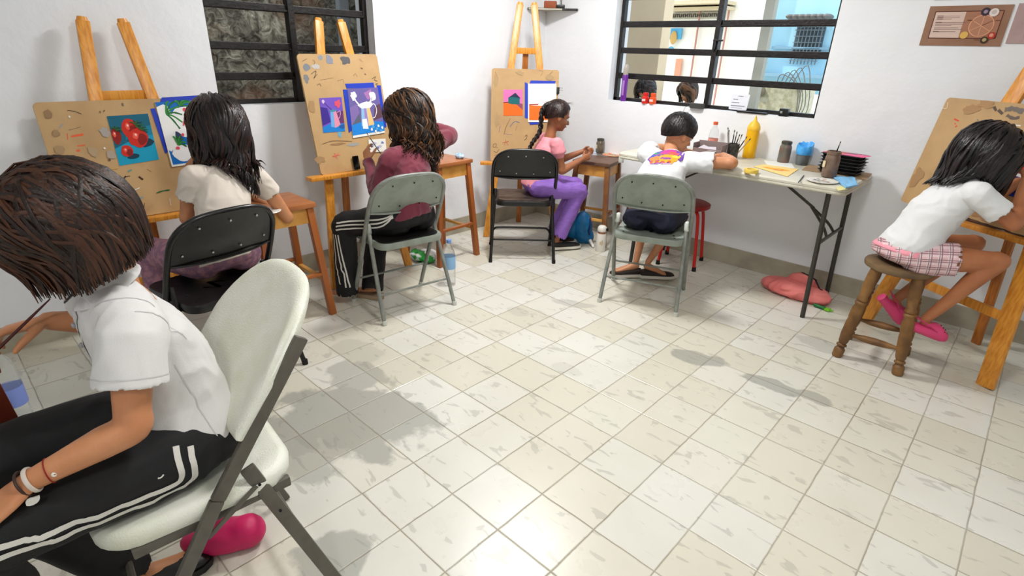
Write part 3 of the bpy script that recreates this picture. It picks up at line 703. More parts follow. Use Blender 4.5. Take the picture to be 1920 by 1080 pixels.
# --- easels
M_pine = mat('orange_varnished_pine', (0.90, 0.62, 0.24), 0.32, var=(0.80, 0.50, 0.16), vscale=7, stretch=(14, 14, 1), bump=0.06, bscale=10)
M_pine2 = mat('brown_varnished_pine', (0.72, 0.44, 0.17), 0.34, var=(0.60, 0.34, 0.12), vscale=7, stretch=(14, 14, 1), bump=0.06, bscale=10)
M_board = mat('worn_hardboard', (0.76, 0.62, 0.43), 0.55, var=(0.68, 0.54, 0.37), vscale=5, vdet=9, vpos=(0.45, 0.8), bump=0.05, bscale=60)
def easel(label, loc, rz, H, zl, bw, bh, blabel, boff=0.0, lean=0.177, k=0.146, hf=0.285, bars=(0.36,), m=None, tilt=0.0, rear_y=0.2, ledge=0.34, lw=0.052):
    m = m or M_pine
    t = thing('easel', label, 'easel', loc, rz)
    def P(s_, z, dy=0.0, dx=0.0): return V((s_*(hf-k*z)+dx, lean*z+dy, z))
    for s_ in (-1, 1):
        lg = MB().beam(P(s_, 0.0), P(s_, H-0.02), lw, 0.024, up=(0, 1, 0), bev=0.003)
        lg.sweep([P(s_, H-0.03), P(s_, H-0.004)], [(lw/2-.0005, 0.0115), (lw*.36, 0.0115)], n=14, side=(1, 0, 0), k=1, rnd=False)
        lg.build('leg', m, t, sharp=30)
    for z in bars:
        MB().beam(P(-1, z, 0.003), P(1, z, 0.003), 0.045, 0.018, up=(0, 1, 0)).build('crossbar', m, t)
    zt = min(H-0.36, 1.16) if H < 1.6 else H-0.36
    MB().beam((0, lean*zt+0.03, zt), (0, rear_y, 0.0), 0.045, 0.02, up=(0, 1, 0)).build('rear_leg', M_pine2, t)
    MB().box((0, lean*zl-0.045, zl-0.012), (ledge*2, 0.075, 0.022), bev=0.004).build('ledge', m, t)
    # board resting on the ledge, parallel to the frame
    a = math.atan(lean); up = V((0, math.sin(a), math.cos(a))); out = V((0, -math.cos(a), math.sin(a)))
    o = V((boff, lean*zl-0.018, zl)); R = Matrix(((1, 0, 0, 0), (0, up.y, out.y, 0), (0, up.z, out.z, 0), (0, 0, 0, 1)))
    W_ = Matrix.Translation(loc) @ Matrix.Rotation(rz, 4, 'Z')
    F = Matrix.Translation(W_ @ o) @ Matrix.Rotation(rz, 4, 'Z') @ R @ Matrix.Rotation(tilt, 4, 'Z')
    b = MB(); b.prism(rrect(bw, bh, 0.02, 4, 0, bh/2), 0.0, 0.012, F)
    bo = b.build('drawing_board', M_board, None, smooth=False)
    tag(bo, blabel, 'board')
    F2 = F @ Matrix.Translation((0, 0, 0.012))
    return t, bo, F2
def onb(F, u, v):
    """pixel -> coordinates on a board"""
    p = onpl(u, v, F.translation, F.to_3x3().col[2]); q = F.inverted() @ p; return (q.x, q.y)
BG = lambda F: (lambda *uv: [onb(F, a, b) for a, b in uv])
E1, B1, F1 = easel('orange pine easel at the far left, behind the short haired person', (-2.76, -1.972, 0), PI/2, 1.50, 0.615, 0.70, 0.54, 'wide tan drawing board with orange dashes, strawberry pictures taped on', bars=(0.30, 1.165), rear_y=0.29, hf=0.245, k=0.113)
E2, B2, F2 = easel('orange pine easel in front of the left window bars', (-2.725, -0.845, 0), PI/2, 1.56, 0.70, 0.53, 0.675, 'upright tan drawing board with grey paint blots and jug pictures', boff=0.015, rear_y=0.29, tilt=0.015, k=0.138)
E3, B3, F3 = easel('orange pine easel standing in the room corner', (-2.66, 0.53, 0), PI/4, 1.76, 0.605, 0.52, 0.695, 'upright tan drawing board with pink barn picture in the room corner', bars=(0.34, 1.42), rear_y=0.45, boff=0.0, k=0.133)
E4, B4, F4 = easel('orange pine easel at the right edge with knotty wide legs', (0.09, 0.70, 0), -0.576, 1.75, 0.70, 0.78, 0.565, 'large tan drawing board with dark smudges at the right edge', bars=(0.33,), hf=0.36, k=0.165, rear_y=0.40, boff=-0.06, lw=0.075)

# --- stools
def square_stool(name, label, loc, rz, h, m_top, m_leg, m_ap, half=0.165, foot=0.20, st=0.21, group=None):
    t = thing(name, label, 'stool', loc, rz, group)
    MB().box((0, 0, h-0.013), (half*2, half*2, 0.026), bev=0.006).build('seat', m_top, t)
    for sx in (-1, 1):
        for sy in (-1, 1):
            MB().beam((sx*(half-0.03), sy*(half-0.03), h-0.02), (sx*(foot-0.015), sy*(foot-0.015), 0.0), 0.036, 0.036, up=(0, 1, 0), bev=0.003).build('leg', m_leg, t)
    for s_ in (-1, 1):
        MB().box((0, s_*(half-0.032), h-0.068), (half*2-0.07, 0.016, 0.085)).build('apron', m_ap, t)
        MB().box((s_*(half-0.032), 0, h-0.068), (0.016, half*2-0.07, 0.085)).build('apron', m_ap, t)
        q = foot-0.02-(foot-half)*st/h
        MB().beam((-q, s_*q, st), (q, s_*q, st), 0.026, 0.018).build('stretcher', m_ap, t)
        MB().beam((s_*q, -q, st+0.04), (s_*q, q, st+0.04), 0.026, 0.018).build('stretcher', m_leg, t)
    return t
M_st1 = mat('stool_orange_brown', (0.66, 0.38, 0.17), 0.35, var=(0.56, 0.30, 0.12), vscale=6, stretch=(1, 1, 0.2)); M_st1t = mat('stool_top_brown', (0.68, 0.42, 0.24), 0.35, var=(0.60, 0.35, 0.18), vscale=6, stretch=(6, 1, 1)); M_st1a = mat('stool_apron_pine', (0.84, 0.62, 0.30), 0.4, var=(0.76, 0.52, 0.22), vscale=8)
M_st3 = mat('stool_dark_brown', (0.46, 0.27, 0.15), 0.4, var=(0.55, 0.38, 0.20), vscale=9); M_st3t = mat('stool_top_umber', (0.44, 0.32, 0.25), 0.5, var=(0.36, 0.26, 0.2), vscale=10)
square_stool('square_stool', 'orange brown square stool beside the person in cream shirt', (-2.595, -1.495, 0), -0.02, 0.65, M_st1t, M_st1, M_st1a, half=0.155, foot=0.187)
square_stool('square_stool', 'orange brown square stool against the left wall beside the person in maroon', (-2.77, -0.225, 0), 0.05, 0.712, M_st1t, M_st1, M_st1a)
square_stool('square_stool', 'worn brown square stool between the girl in pink and the boy', (-2.25, 0.955, 0), 0.25, 0.655, M_st3t, M_st3, M_st1a, half=0.155, foot=0.185)
square_stool('square_stool', 'dark red brown stool at the left edge beside the foreground person', (-1.53, -2.895, 0), 0.1, 0.70, mat('stool_top_red', (0.45, 0.22, 0.12), 0.35), mat('stool_red_brown', (0.40, 0.15, 0.08), 0.35, var=(0.32, 0.11, 0.06), vscale=6), mat('stool_red_brown', (0.4, 0.15, 0.08), 0.35))
# turned round stool on the right
M_turn = mat('old_turned_wood', (0.53, 0.38, 0.20), 0.5, var=(0.40, 0.27, 0.14), vscale=12, bump=0.2, bscale=40); M_turn2 = mat('old_stool_seat', (0.47, 0.38, 0.26), 0.6, var=(0.36, 0.28, 0.2), vscale=9)
ts = thing('turned_stool', 'old round wooden stool with turned legs under the girl at right', 'stool', (-0.08, 0.445, 0), 0.06)
MB().lathe([(0.01, 0.485), (0.135, 0.485), (0.15, 0.492), (0.153, 0.503), (0.15, 0.514), (0.13, 0.520), (0.01, 0.516)]).build('seat', M_turn2, ts)
def turned(a, b, prof):
    a, b = V(a), V(b); d = b-a; z = d.normalized(); x = z.orthogonal().normalized(); y = z.cross(x); R = Matrix((x, y, z)).transposed().to_4x4()
    return MB().lathe([(r, q*d.length) for r, q in prof], M=Matrix.Translation(a) @ R, n=16)
LP = [(0.022, 0), (0.0245, .01), (0.0255, .09), (0.021, .10), (0.017, .12), (0.0245, .13), (0.024, .145), (0.017, .155), (0.022, .175), (0.0265, .26), (0.027, .40), (0.0245, .44), (0.0275, .46), (0.027, .55), (0.0215, .60), (0.0265, .615), (0.0265, .63), (0.019, .64), (0.0255, .655), (0.0255, .67), (0.02, .69), (0.0265, .80), (0.025, .93), (0.022, 1)]
for sx in (-1, 1):
    for sy in (-1, 1): turned((sx*0.135, sy*0.135, 0), (sx*0.085, sy*0.085, 0.49), LP).build('leg', M_turn, ts, sharp=60)
SP = [(0.008, 0), (0.009, .12), (0.016, .3), (0.0185, .5), (0.016, .7), (0.009, .88), (0.008, 1)]
for s_ in (-1, 1):
    turned((-0.122, s_*0.122, 0.13), (0.122, s_*0.122, 0.13), SP).build('stretcher', M_turn, ts)
    turned((s_*0.118, -0.118, 0.19), (s_*0.118, 0.118, 0.19), SP).build('stretcher', M_turn, ts)
# red stool under the table
rs = thing('red_stool', 'red metal stool under the table behind the boy', 'stool', (-1.46, 0.985, 0), 0.0)
M_red = mat('red_enamel', (0.75, 0.10, 0.07), 0.3); M_red2 = mat('dark_red_seat', (0.60, 0.08, 0.08), 0.4)
MB().lathe([(0.01, 0.425), (0.135, 0.425), (0.15, 0.435), (0.15, 0.455), (0.13, 0.465), (0.01, 0.467)]).build('seat', M_red2, rs)
for k in range(4):
    a = PI/4+k*PI/2+0.25; c, s_ = math.cos(a), math.sin(a)
    lg = MB().sweep([(c*0.06, s_*0.06, 0.425), (c*0.11, s_*0.11, 0.41), (c*0.135, s_*0.135, 0.36), (c*0.165, s_*0.165, 0.16), (c*0.185, s_*0.185, 0.0)], 0.0115, n=10, rnd=False).build('leg', M_red, rs)
    MB().lathe([(0.004, 0), (0.015, 0), (0.014, 0.03), (0.004, 0.03)], (c*0.185, s_*0.185, 0), n=12).build('foot_tip', M_rub, lg)

# --- folding table
TZ = 0.80
tb = thing('folding_table', 'white plastic folding table along the right wall', 'table', (-1.06, 0.90, 0), 0.0)
M_tab = mat('table_plastic', (0.83, 0.82, 0.76), 0.42, var=(0.78, 0.76, 0.69), vscale=4, vdet=8, bump=0.1, bscale=150)
M_tableg = mat('table_leg_steel', (0.22, 0.21, 0.19), 0.4)
tx0, tx1, ty0, ty1 = -1.86, -0.425, 0.605, 1.205
mb = MB(); L = []
for g, z in ((-0.06, 0.755), (-0.006, 0.755), (0, 0.762), (0, 0.77), (-0.003, 0.773), (0, 0.777), (0, 0.788), (-0.006, 0.797), (-0.016, TZ)):
    L.append([(x, y, z) for x, y in rrect(tx1-tx0+g*2, ty1-ty0+g*2, 0.04, 6)])
n = len(L[0]); vs = [p for r in L for p in r]; fs = []
for i in range(len(L)-1):
    for j in range(n): fs.append((i*n+j, i*n+(j+1) % n, (i+1)*n+(j+1) % n, (i+1)*n+j))
fs.append(tuple(range(n-1, -1, -1))); fs.append(tuple((len(L)-1)*n+j for j in range(n)))
M_ = Matrix.Translation(((tx0+tx1)/2+1.06, (ty0+ty1)/2-0.90, 0)); mb.add(vs, fs, M_); mb.build('tabletop', M_tab, tb, sharp=25)
for ex, s_ in ((tx1-0.095, 1), (tx0+0.2, -1)):
    x = ex+1.06
    for y in (0.665, 1.145):
        MB().sweep([(x, y-0.90, 0.757), (x+0.03*s_, y-0.90, 0.0)], 0.0135, n=10, k=1, rnd=False).build('leg', M_tableg, tb)
    MB().sweep([(x+0.012*s_, 0.665-0.90, 0.46), (x+0.012*s_, 1.145-0.90, 0.46)], 0.010, n=8, k=1).build('leg_crossbar', M_tableg, tb)
    MB().beam((x-0.36*s_, 0, 0.75), (x-0.11*s_, 0, 0.60), 0.022, 0.012, up=(0.4, 0, 1)).build('brace', M_tableg, tb)
    for dy in (-0.07, 0.07): MB().sweep([(x-0.13*s_, 0, 0.61), (x-0.03*s_, dy*0.7, 0.52), (x+0.01*s_, dy, 0.465)], 0.008, n=8).build('brace_fork', M_tableg, tb)
# ------------------------------------------------------------------ people
SK = {}
def skin(name, c, c2):
    return mat(name, c, 0.42, var=c2, vscale=10, bump=0.05, bscale=220, spec=0.4)
M_sk1 = skin('skin_light_tan', (0.80, 0.56, 0.40), (0.75, 0.50, 0.345))
M_sk2 = skin('skin_tan', (0.72, 0.47, 0.32), (0.67, 0.42, 0.28))
M_eyew = mat('eye_white', (0.92, 0.91, 0.88), 0.2); M_iris = mat('iris', (0.12, 0.07, 0.05), 0.15)
M_brow = mat('brow_hair', (0.10, 0.07, 0.055), 0.7); M_lip = mat('lip', (0.66, 0.36, 0.30), 0.45)
def hair_mat(name, dark, light, rough=0.38):
    m = bpy.data.materials.new(name); m.use_nodes = True; nt = m.node_tree; b = nt.nodes['Principled BSDF']
    a = N(nt, 'ShaderNodeAttribute', attribute_name='lk')
    c = ramp(nt, a.outputs['Fac'], [(0.0, dark), (0.55, dark), (1.0, light)])
    nt.links.new(c, b.inputs['Base Color']); b.inputs['Roughness'].default_value = rough; b.inputs['Specular IOR Level'].default_value = 0.38
    tc = N(nt, 'ShaderNodeTexCoord'); n = N(nt, 'ShaderNodeTexNoise'); n.inputs['Scale'].default_value = 160; n.inputs['Detail'].default_value = 3
    nt.links.new(tc.outputs['Object'], n.inputs['Vector']); bp = N(nt, 'ShaderNodeBump'); bp.inputs['Strength'].default_value = 0.35; bp.inputs['Distance'].default_value = 0.004
    nt.links.new(n.outputs['Fac'], bp.inputs['Height']); nt.links.new(bp.outputs[0], b.inputs['Normal']); return m
def frame_of(look, up=(0, 0, 1)):
    f = V(look).normalized(); u = V(up); u = (u-f*u.dot(f)).normalized(); r = f.cross(u)
    return r, f, u
def hand(mb, wr, d, n, th, s=1.0, curl=0.5, spread=1.0, fk=None):
    """wrist point, finger direction, palm normal, thumb-side vector"""
    wr = V(wr); d = V(d).normalized(); th = V(th); th = (th-d*th.dot(d)).normalized(); nn = V(n); nn = (nn-d*nn.dot(d)-th*nn.dot(th)).normalized()
    mb.loft([(wr-d*0.012*s, th, 0.024*s, nn, 0.017*s), (wr+d*0.012*s, th, 0.028*s, nn, 0.0165*s), (wr+d*0.045*s, th, 0.037*s, nn, 0.0145*s), (wr+d*0.078*s, th, 0.038*s, nn, 0.012*s), (wr+d*0.088*s, th, 0.033*s, nn, 0.008*s)], n=16, pw=2.4)
    tips = []
    for i, (o, l) in enumerate(((0.028, 0.068), (0.0095, 0.076), (-0.009, 0.070), (-0.026, 0.056))):
        c = (fk[i] if fk else curl); p = wr+d*(0.076-abs(i-1)*0.003)*s+th*o*s; a = 0.15; dd = (d+th*(o*2.2*spread)).normalized(); pts = [p-dd*0.012*s, p]; k = c*0.55
        for seg in (0.45, 0.31, 0.24):
            q = dd*math.cos(k)+nn*math.sin(k); p = p+q*(l*seg*s); pts.append(p); k += c
        mb.sweep(pts, [r*s for r in (0.0085, 0.0088, 0.0082, 0.0074, 0.0062)], n=10, k=2); tips.append(p)
    tb_ = wr+d*0.022*s+th*0.024*s+nn*0.006*s
    t1 = (th*0.62+d*0.62+nn*(0.25+curl*0.35)).normalized(); t2 = (th*0.18+d*0.85+nn*(0.3+curl*0.45)).normalized()
    pts = [tb_-t1*0.014*s, tb_, tb_+t1*0.034*s, tb_+t1*0.034*s+t2*0.026*s, tb_+t1*0.034*s+t2*0.046*s+nn*0.004*s]
    mb.sweep(pts, [0.0125*s, 0.0135*s, 0.0105*s, 0.0095*s, 0.0072*s], n=10, k=2); tips.append(pts[-1])
    return tips
def head_geo(mb, c, F, s=1.0):
    r, f, u = F; c = V(c); R = Matrix((r, f, u)).transposed()
    def E_(x, y, z, rx, ry, rz): mb.ell(c+(r*x+f*y+u*z)*s, (rx*s, ry*s, rz*s), R, 20, 14)
    E_(0, -0.008, 0.022, .073, .092, .086); E_(0, 0.018, -0.03, .060, .070, .070); E_(0, 0.036, -0.068, .038, .044, .036)
    E_(0, 0.062, -0.083, .018, .018, .016); E_(0.034, 0.052, -0.030, .022, .024, .024); E_(-0.034, 0.052, -0.030, .022, .024, .024)
    E_(0, 0.072, 0.010, .045, .012, .010)
    mb.sweep([c+(f*0.076+u*0.008)*s, c+(f*0.090-u*0.014)*s, c+(f*0.099-u*0.032)*s], [0.008*s, 0.0095*s, 0.012*s], n=10, k=2)
    for sx in (-1, 1):
        mb.ell(c+(r*sx*0.011+f*0.088-u*0.034)*s, (0.008*s, 0.009*s, 0.007*s), R, 10, 8)
        mb.ell(c+(r*sx*0.074-f*0.004-u*0.010)*s, (0.008*s, 0.019*s, 0.030*s), R @ Matrix.Rotation(0.25, 3, 'X') @ Matrix.Rotation(-0.3*sx, 3, 'Z'), 14, 10)
    mb.ell(c+(f*0.080-u*0.055)*s, (0.022*s, 0.010*s, 0.006*s), R, 12, 8); mb.ell(c+(f*0.078-u*0.063)*s, (0.018*s, 0.010*s, 0.006*s), R, 12, 8)
def face_parts(body, c, F, s=1.0):
    r, f, u = F; c = V(c); R = Matrix((r, f, u)).transposed()
    for sx in (-1, 1):
        e = c+(r*sx*0.031+f*0.0725-u*0.004)*s
        mb = MB(); mb.cm = 0; mb.ell(e, (0.0125*s, 0.011*s, 0.009*s), R, 14, 10); mb.cm = 1; mb.ell(e+f*0.0065*s, (0.0058*s, 0.0052*s, 0.0058*s), R, 10, 8); mb.build('eye', [M_eyew, M_iris], body)
        mb = MB(); mb.sweep([c+(r*sx*0.015+f*0.084+u*0.016)*s, c+(r*sx*0.033+f*0.079+u*0.021)*s, c+(r*sx*0.050+f*0.066+u*0.014)*s], [0.0022*s, 0.0032*s, 0.0015*s], n=8); mb.build('eyebrow', M_brow, body)
    mb = MB(); mb.sweep([c+(-r*0.021+f*0.083-u*0.058)*s, c+(f*0.092-u*0.057)*s, c+(r*0.021+f*0.083-u*0.058)*s], [0.002*s, 0.0042*s, 0.002*s], n=8); mb.build('mouth', M_lip, body)
def limb(mb, pts, rad, n=16, k=5): mb.sweep(pts, rad, n=n, k=k)
def cuff(mb, a, b, ra, rb, t=0.006, depth=0.02, mid=None):
    """sleeve or trouser leg with an open, turned-in end at b"""
    a, b = V(a), V(b); d = (b-a).normalized(); L = (b-a).length; s = d.orthogonal().normalized(); o = d.cross(s)
    R = [(a-d*ra*0.6, s, ra*0.6, o, ra*0.6), (a, s, ra, o, ra)]
    if mid: R.append((a.lerp(b, 0.5)+V(mid[1]), s, mid[0], o, mid[0]))
    R += [(b-d*0.012, s, rb*0.985, o, rb*0.985), (b, s, rb, o, rb), (b+d*0.002, s, rb-t*0.6, o, rb-t*0.6), (b-d*depth, s, rb-t*1.6, o, rb-t*1.6)]
    mb.loft(R, n=20)
def torso(mb, secs, n=24, pw=2.3):
    """(centre, side vector, half width, forward vector, half depth)"""
    # densify by interpolation
    R = []
    for i in range(len(secs)-1):
        for j in range(4):
            t = j/4; a, b = secs[i], secs[i+1]; t2 = t*t*(3-2*t)*0.5+t*0.5
            R.append((V(a[0]).lerp(V(b[0]), t), V(a[1]).lerp(V(b[1]), t), a[2]+(b[2]-a[2])*t2, V(a[3]).lerp(V(b[3]), t), a[4]+(b[4]-a[4])*t2))
    R.append(secs[-1]); mb.loft(R, n=n, pw=pw)

def hair(name, parent, c, F, m, nl=320, s=1.0, L=lambda a, rnd: 0.25, amin=0.85, vol=0.16, wave=(0.0, 0), grav=(0, 0, -1), coll=None, th=0.0045,
         part=0.0, topz=None, seed=1, clump=0.008, stiff=0.35, cap=0.045, back=0.0, curl_in=0.0, ringl=0.0, fwd=None, width=1.0, front_drop=None, hx=1.0, ears=False):
    """locks combed from a parting over the skull, then hanging"""
    rnd = random.Random(seed); r, f, u = F; c = V(c); g0 = V(grav).normalized(); R = Matrix((r, f, u)).transposed()
    RX, RY, RZ = 0.079*s*hx, 0.100*s, 0.095*s; cc = c+(-f*0.008+u*0.022)*s
    mb = MB()
    # scalp cap
    bmv = []; n_, m_ = 28, 18; vs = []; idx = {}; fs = []
    for i in range(m_+1):
        th_ = PI*i/m_
        for j in range(n_):
            a = 2*PI*j/n_; x, y, z = math.sin(th_)*math.sin(a), math.sin(th_)*math.cos(a), math.cos(th_)
            vs.append((x, y, z))
    ok = [not (v[1] > 0.35 and v[2] < 0.52+0.1*abs(v[0])) and v[2] > -0.72-0.0*v[1] and not (v[1] > 0.05 and v[2] < -0.2) and not (ears and v[2] < -0.10-0.60*max(0, -v[1]-.1)) for v in vs]
    P = [cc+r*(v[0]*RX*(1+cap))+f*(v[1]*RY*(1+cap))+u*(v[2]*RZ*(1+cap)) for v in vs]
    Q = [cc+r*(v[0]*RX*0.9)+f*(v[1]*RY*0.9)+u*(v[2]*RZ*0.9) for v in vs]
    nV = len(P)
    for i in range(m_):
        for j in range(n_):
            q = (i*n_+j, (i+1)*n_+j, (i+1)*n_+(j+1) % n_, i*n_+(j+1) % n_)
            if all(ok[k] for k in q): fs.append(q); fs.append(tuple(k+nV for k in q[::-1]))
    mb.ca = 0.2; mb.add(P+Q, fs)
    for k in range(nl):
        lay = rnd.random(); az = amin+(2*PI-2*amin)*((k+rnd.random())/nl)   # measured from the face
        sd = 1 if az < PI else -1
        ph0 = rnd.random(); yq = 0.78-1.25*ph0*(0.35+0.65*min(az, 2*PI-az)/PI) if rnd.random() < 0.75 else 0.2-rnd.random()*1.0
        # start on the parting line (x=part), y from front to crown
        st = V((part+0.02*sd, yq, math.sqrt(max(0.02, 1-yq*yq*0.98-part*part)))).normalized()
        if rnd.random() < 0.35: # root lower on the side
            aa = az+rnd.uniform(-.03, .03); tt = rnd.uniform(0.4, 1.35); st = V((math.sin(aa)*math.sin(tt), math.cos(aa)*math.sin(tt), math.cos(tt)))
            if st.y > 0.3 and st.z < 0.6: continue
        end = V((math.sin(az), math.cos(az), (-0.06-0.62*max(0, -math.cos(az)-.1)) if ears else (-0.12-0.25*max(0, -math.cos(az))))).normalized()
        kv = 1+cap+vol*(0.25+0.75*lay)
        pts = []; NS = 9
        for i in range(NS):
            t = i/(NS-1); d = st.lerp(end, t).normalized(); q = 1+cap+(kv-1-cap)*min(1, t*2.2+0.12)
            pts.append(cc+r*(d.x*RX*q*(1+(width-1)*t))+f*(d.y*RY*q)+u*(d.z*RZ*q))
        ln = L(az, rnd)*s; p = pts[-1].copy(); v = (pts[-1]-pts[-2]).normalized(); stp = 0.016; wph = rnd.random()*6.28; nst = max(1, int(ln/stp)); cl = math.floor(az*9)/9
        out = (p-cc).normalized()
        for i in range(nst):
            t = i/nst; g = g0 if not fwd else (g0+V(fwd)*t).normalized()
            v = (v*(1-stiff)+g*stiff).normalized(); 
            if curl_in: v = (v-out*curl_in*max(0, t-0.5)).normalized()
            p = p+v*stp
            if coll:
                for tr in coll:
                    l, n, _, dist = tr.find_nearest(p)
                    if l is not None and dist < 0.09:
                        sdist = (p-l).dot(n)
                        if sdist < 0.008+0.016*lay: p = l+n*(0.008+0.016*lay); 
            pts.append(p.copy())
        # waves and clumps
        for i, q in enumerate(pts):
            t = i/len(pts); am = wave[0]*min(1, t*1.6)
            nz_ = noise.noise_vector(V((cl*3.1, i*0.16, seed*5.0+sd)))*clump*min(1, t*2)
            ang = i*0.016*wave[1]*(2*PI)+cl*5+wph*0.25; o1 = out.cross(V((0, 0, 1))); o1 = o1.normalized() if o1.length > 0.1 else r
            pts[i] = q+(o1*math.sin(ang)+out*math.cos(ang)*0.6)*am+nz_
        M_ = len(pts); rr = []
        for i in range(M_):
            t = i/(M_-1); w_ = th*(0.55+0.45*min(1, t*6))*(1-0.75*max(0, (t-0.7)/0.3)**1.5)*s; rr.append((w_*1.5, w_*0.8))
        mb.ca = min(1, max(0, rnd.random()*0.8+ (0.25 if lay > 0.7 else 0))); 
        jt = [V(p) for p in pts]
        mb.sweep(jt, rr, n=5, k=1, rnd=False, side=lambda i, jt=jt, cc=cc: ((jt[min(i+1, len(jt)-1)]-jt[max(i-1, 0)]).cross(jt[i]-cc)))
    return mb.build(name, m, parent, sharp=80)
def foot(mb, an, toe, s=1.0, up=(0, 0, 1), r=1.0):
    """bare foot from ankle towards toe point (both on the body)"""
    an = V(an); toe = V(toe); d = (toe-an); 
    h = an+V((0, 0, -0.045*s)) if an.z > toe.z else an
    dr = (toe-h).normalized(); sd = dr.cross(V(up)).normalized(); o = sd.cross(dr)
    mb.loft([(h-dr*0.035*s, sd, 0.012*s*r, o, 0.016*s*r), (h-dr*0.022*s, sd, 0.026*s*r, o, 0.028*s*r), (h+dr*0.03*s, sd, 0.031*s*r, o, 0.034*s*r), (h+dr*0.09*s, sd, 0.035*s*r, o, 0.026*s*r), (h+dr*0.15*s, sd, 0.040*s*r, o, 0.018*s*r), (h+dr*0.19*s, sd, 0.034*s*r, o, 0.012*s*r), (h+dr*0.205*s, sd, 0.018*s*r, o, 0.007*s*r)], n=16)
def person(label, J, s, sk, voxel=0.0055, name='person', loc=None):
    """J: joints. Builds the one continuous body; clothes, hair and face follow as parts"""
    t = thing(name, label, 'person', loc or (J['pel'][0], J['pel'][1], 0), 0, world=True)
    F = frame_of(J['look'], J.get('up', (0, 0, 1))); J['F'] = F
    mb = MB(); lp = V(J['lp']).normalized(); lc = V(J['lc']).normalized()  # lateral (towards the left hand)
    pel, ch, nk, hd = V(J['pel']), V(J['ch']), V(J['nk']), V(J['hd'])
    f0 = (ch-pel).cross(lp).normalized(); f1 = (nk-ch).cross(lc).normalized()
    J['f0'] = f0; J['f1'] = f1; w = J.get('w', 1.0)
    torso(mb, [(pel-(ch-pel).normalized()*0.06*s, lp, 0.06*s*w, f0, 0.06*s), (pel, lp, J.get('bhip', 0.125)*s*w, f0, J.get('bdep', 0.085)*s), (pel.lerp(ch, 0.5), lp, 0.10*s*w, f0, 0.075*s), (ch, lc, 0.115*s*w, f1, 0.085*s), (ch.lerp(nk, 0.7), lc, 0.10*s*w, f1, 0.065*s), (nk, lc, 0.045*s, f1, 0.045*s)])
    r, f, u = F; nb = hd-u*0.075*s-f*0.025*s
    limb(mb, [nk-(nk-ch).normalized()*0.03, nk.lerp(nb, 0.5), nb, hd-f*0.02*s-u*0.02*s], [0.056*s, 0.047*s, 0.046*s, 0.05*s])
    head_geo(mb, hd, F, s*J.get('hs', 1.0))
    hs = J.get('hand_s', 0.9*s)
    for k in 'LR':
        sh, el, wr = V(J['sh'+k]), V(J['el'+k]), V(J['wr'+k]); ar = J.get('ar', 1.0)
        limb(mb, [ch.lerp(nk, 0.6).lerp(sh, 0.5), sh.lerp(el, .06), sh.lerp(el, 0.45), el-(el-sh).normalized()*0.02], [x*s*ar for x in (0.034, 0.040, 0.041, 0.036)])
        m1 = el.lerp(wr, 0.3)
        limb(mb, [sh.lerp(el, 0.85), el, m1, el.lerp(wr, 0.7), wr], [x*s*ar for x in (0.037, 0.036, 0.036, 0.028, 0.0225)])
        h = J.get('h'+k)
        if h: J['tips'+k] = hand(mb, wr, h[0], h[1], h[2], hs, h[3] if len(h) > 3 else 0.6, fk=h[4] if len(h) > 4 else None)
        hp, kn, an = V(J['hp'+k]), V(J['kn'+k]), V(J['an'+k]); lr = J.get('lr', 1.0)
        limb(mb, [hp, hp.lerp(kn, 0.4), hp.lerp(kn, 0.8), kn], [x*s*lr for x in (0.078, 0.072, 0.056, 0.05)])
        bk = (kn-hp).normalized(); 
        limb(mb, [hp.lerp(kn, 0.92), kn, kn.lerp(an, 0.3)-bk*0.008*s, kn.lerp(an, 0.65), an], [x*s*lr for x in (0.048, 0.049, 0.048, 0.036, 0.027)])
        if 'to'+k in J: foot(mb, an, J['to'+k], s*J.get('fs', 1.0))
    body = fuse(mb, 'body', sk, t, voxel, 4)
    face_parts(body, hd, F, s*J.get('hs', 1.0))
    return t, body
def top_shirt(J, s, secs, slv, voxel=0.0065, fold=None, m=None, name='shirt', parent=None, extra=None, pw=2.35, yoke=1.0):
    """secs: list of (t along spine or point, half width, half depth, dy) ; slv: dict of sleeve polylines"""
    mb = MB(); torso(mb, secs, pw=pw)
    for pts in slv: 
        for q in pts: q(mb)
    if extra: extra(mb)
    return fuse(mb, name, m, parent, voxel, 5, fold=fold)

# ===== person 1: foreground, short brown bob, white polo, black track trousers
M_polo = mat('white_polo_knit', (0.86, 0.855, 0.85), 0.8, bump=0.12, bscale=420, sheen=0.2)
M_navy = mat('black_track_cloth', (0.032, 0.032, 0.045), 0.7, bump=0.08, bscale=300)
M_stripe = mat('white_stripe', (0.84, 0.83, 0.80), 0.7)
J1 = dict(pel=(-1.085, -2.445, .565), ch=(-1.085, -2.475, .78), nk=(-1.085, -2.515, .935), hd=(-1.085, -2.55, 1.058), look=(-.12, -.84, -.55), lp=(1, -.02, 0), lc=(1, -.03, 0),
          shL=(-.965, -2.515, .885), shR=(-1.215, -2.525, .885), elL=(-.905, -2.565, .70), wrL=(-.945, -2.735, .645), elR=(-1.235, -2.455, .77), wrR=(-1.21, -2.615, .842),
          hL=((-.02, -.85, -.50), (-.15, .35, -.9), (-1, -.15, 0.1), 0.16), hR=((.02, -1, .03), (.35, .15, -.9), (.85, -.05, .3), 0.62, [0.42, 0.62, 0.75, 0.8]),
          hpL=(-1.0, -2.46, .545), hpR=(-1.17, -2.46, .545), knL=(-.985, -2.86, .535), knR=(-1.225, -2.86, .56), anL=(-1.01, -2.80, .12), anR=(-1.20, -2.62, .10), toR=(-1.195, -2.50, .035), toL=(-1.01, -3.0, .04), w=0.95, hand_s=0.88, lr=0.92, ar=.98)
P1, b1 = person('person with brown bob, white polo shirt and striped black trousers, in the foreground', J1, 0.93, M_sk1, 0.0042)
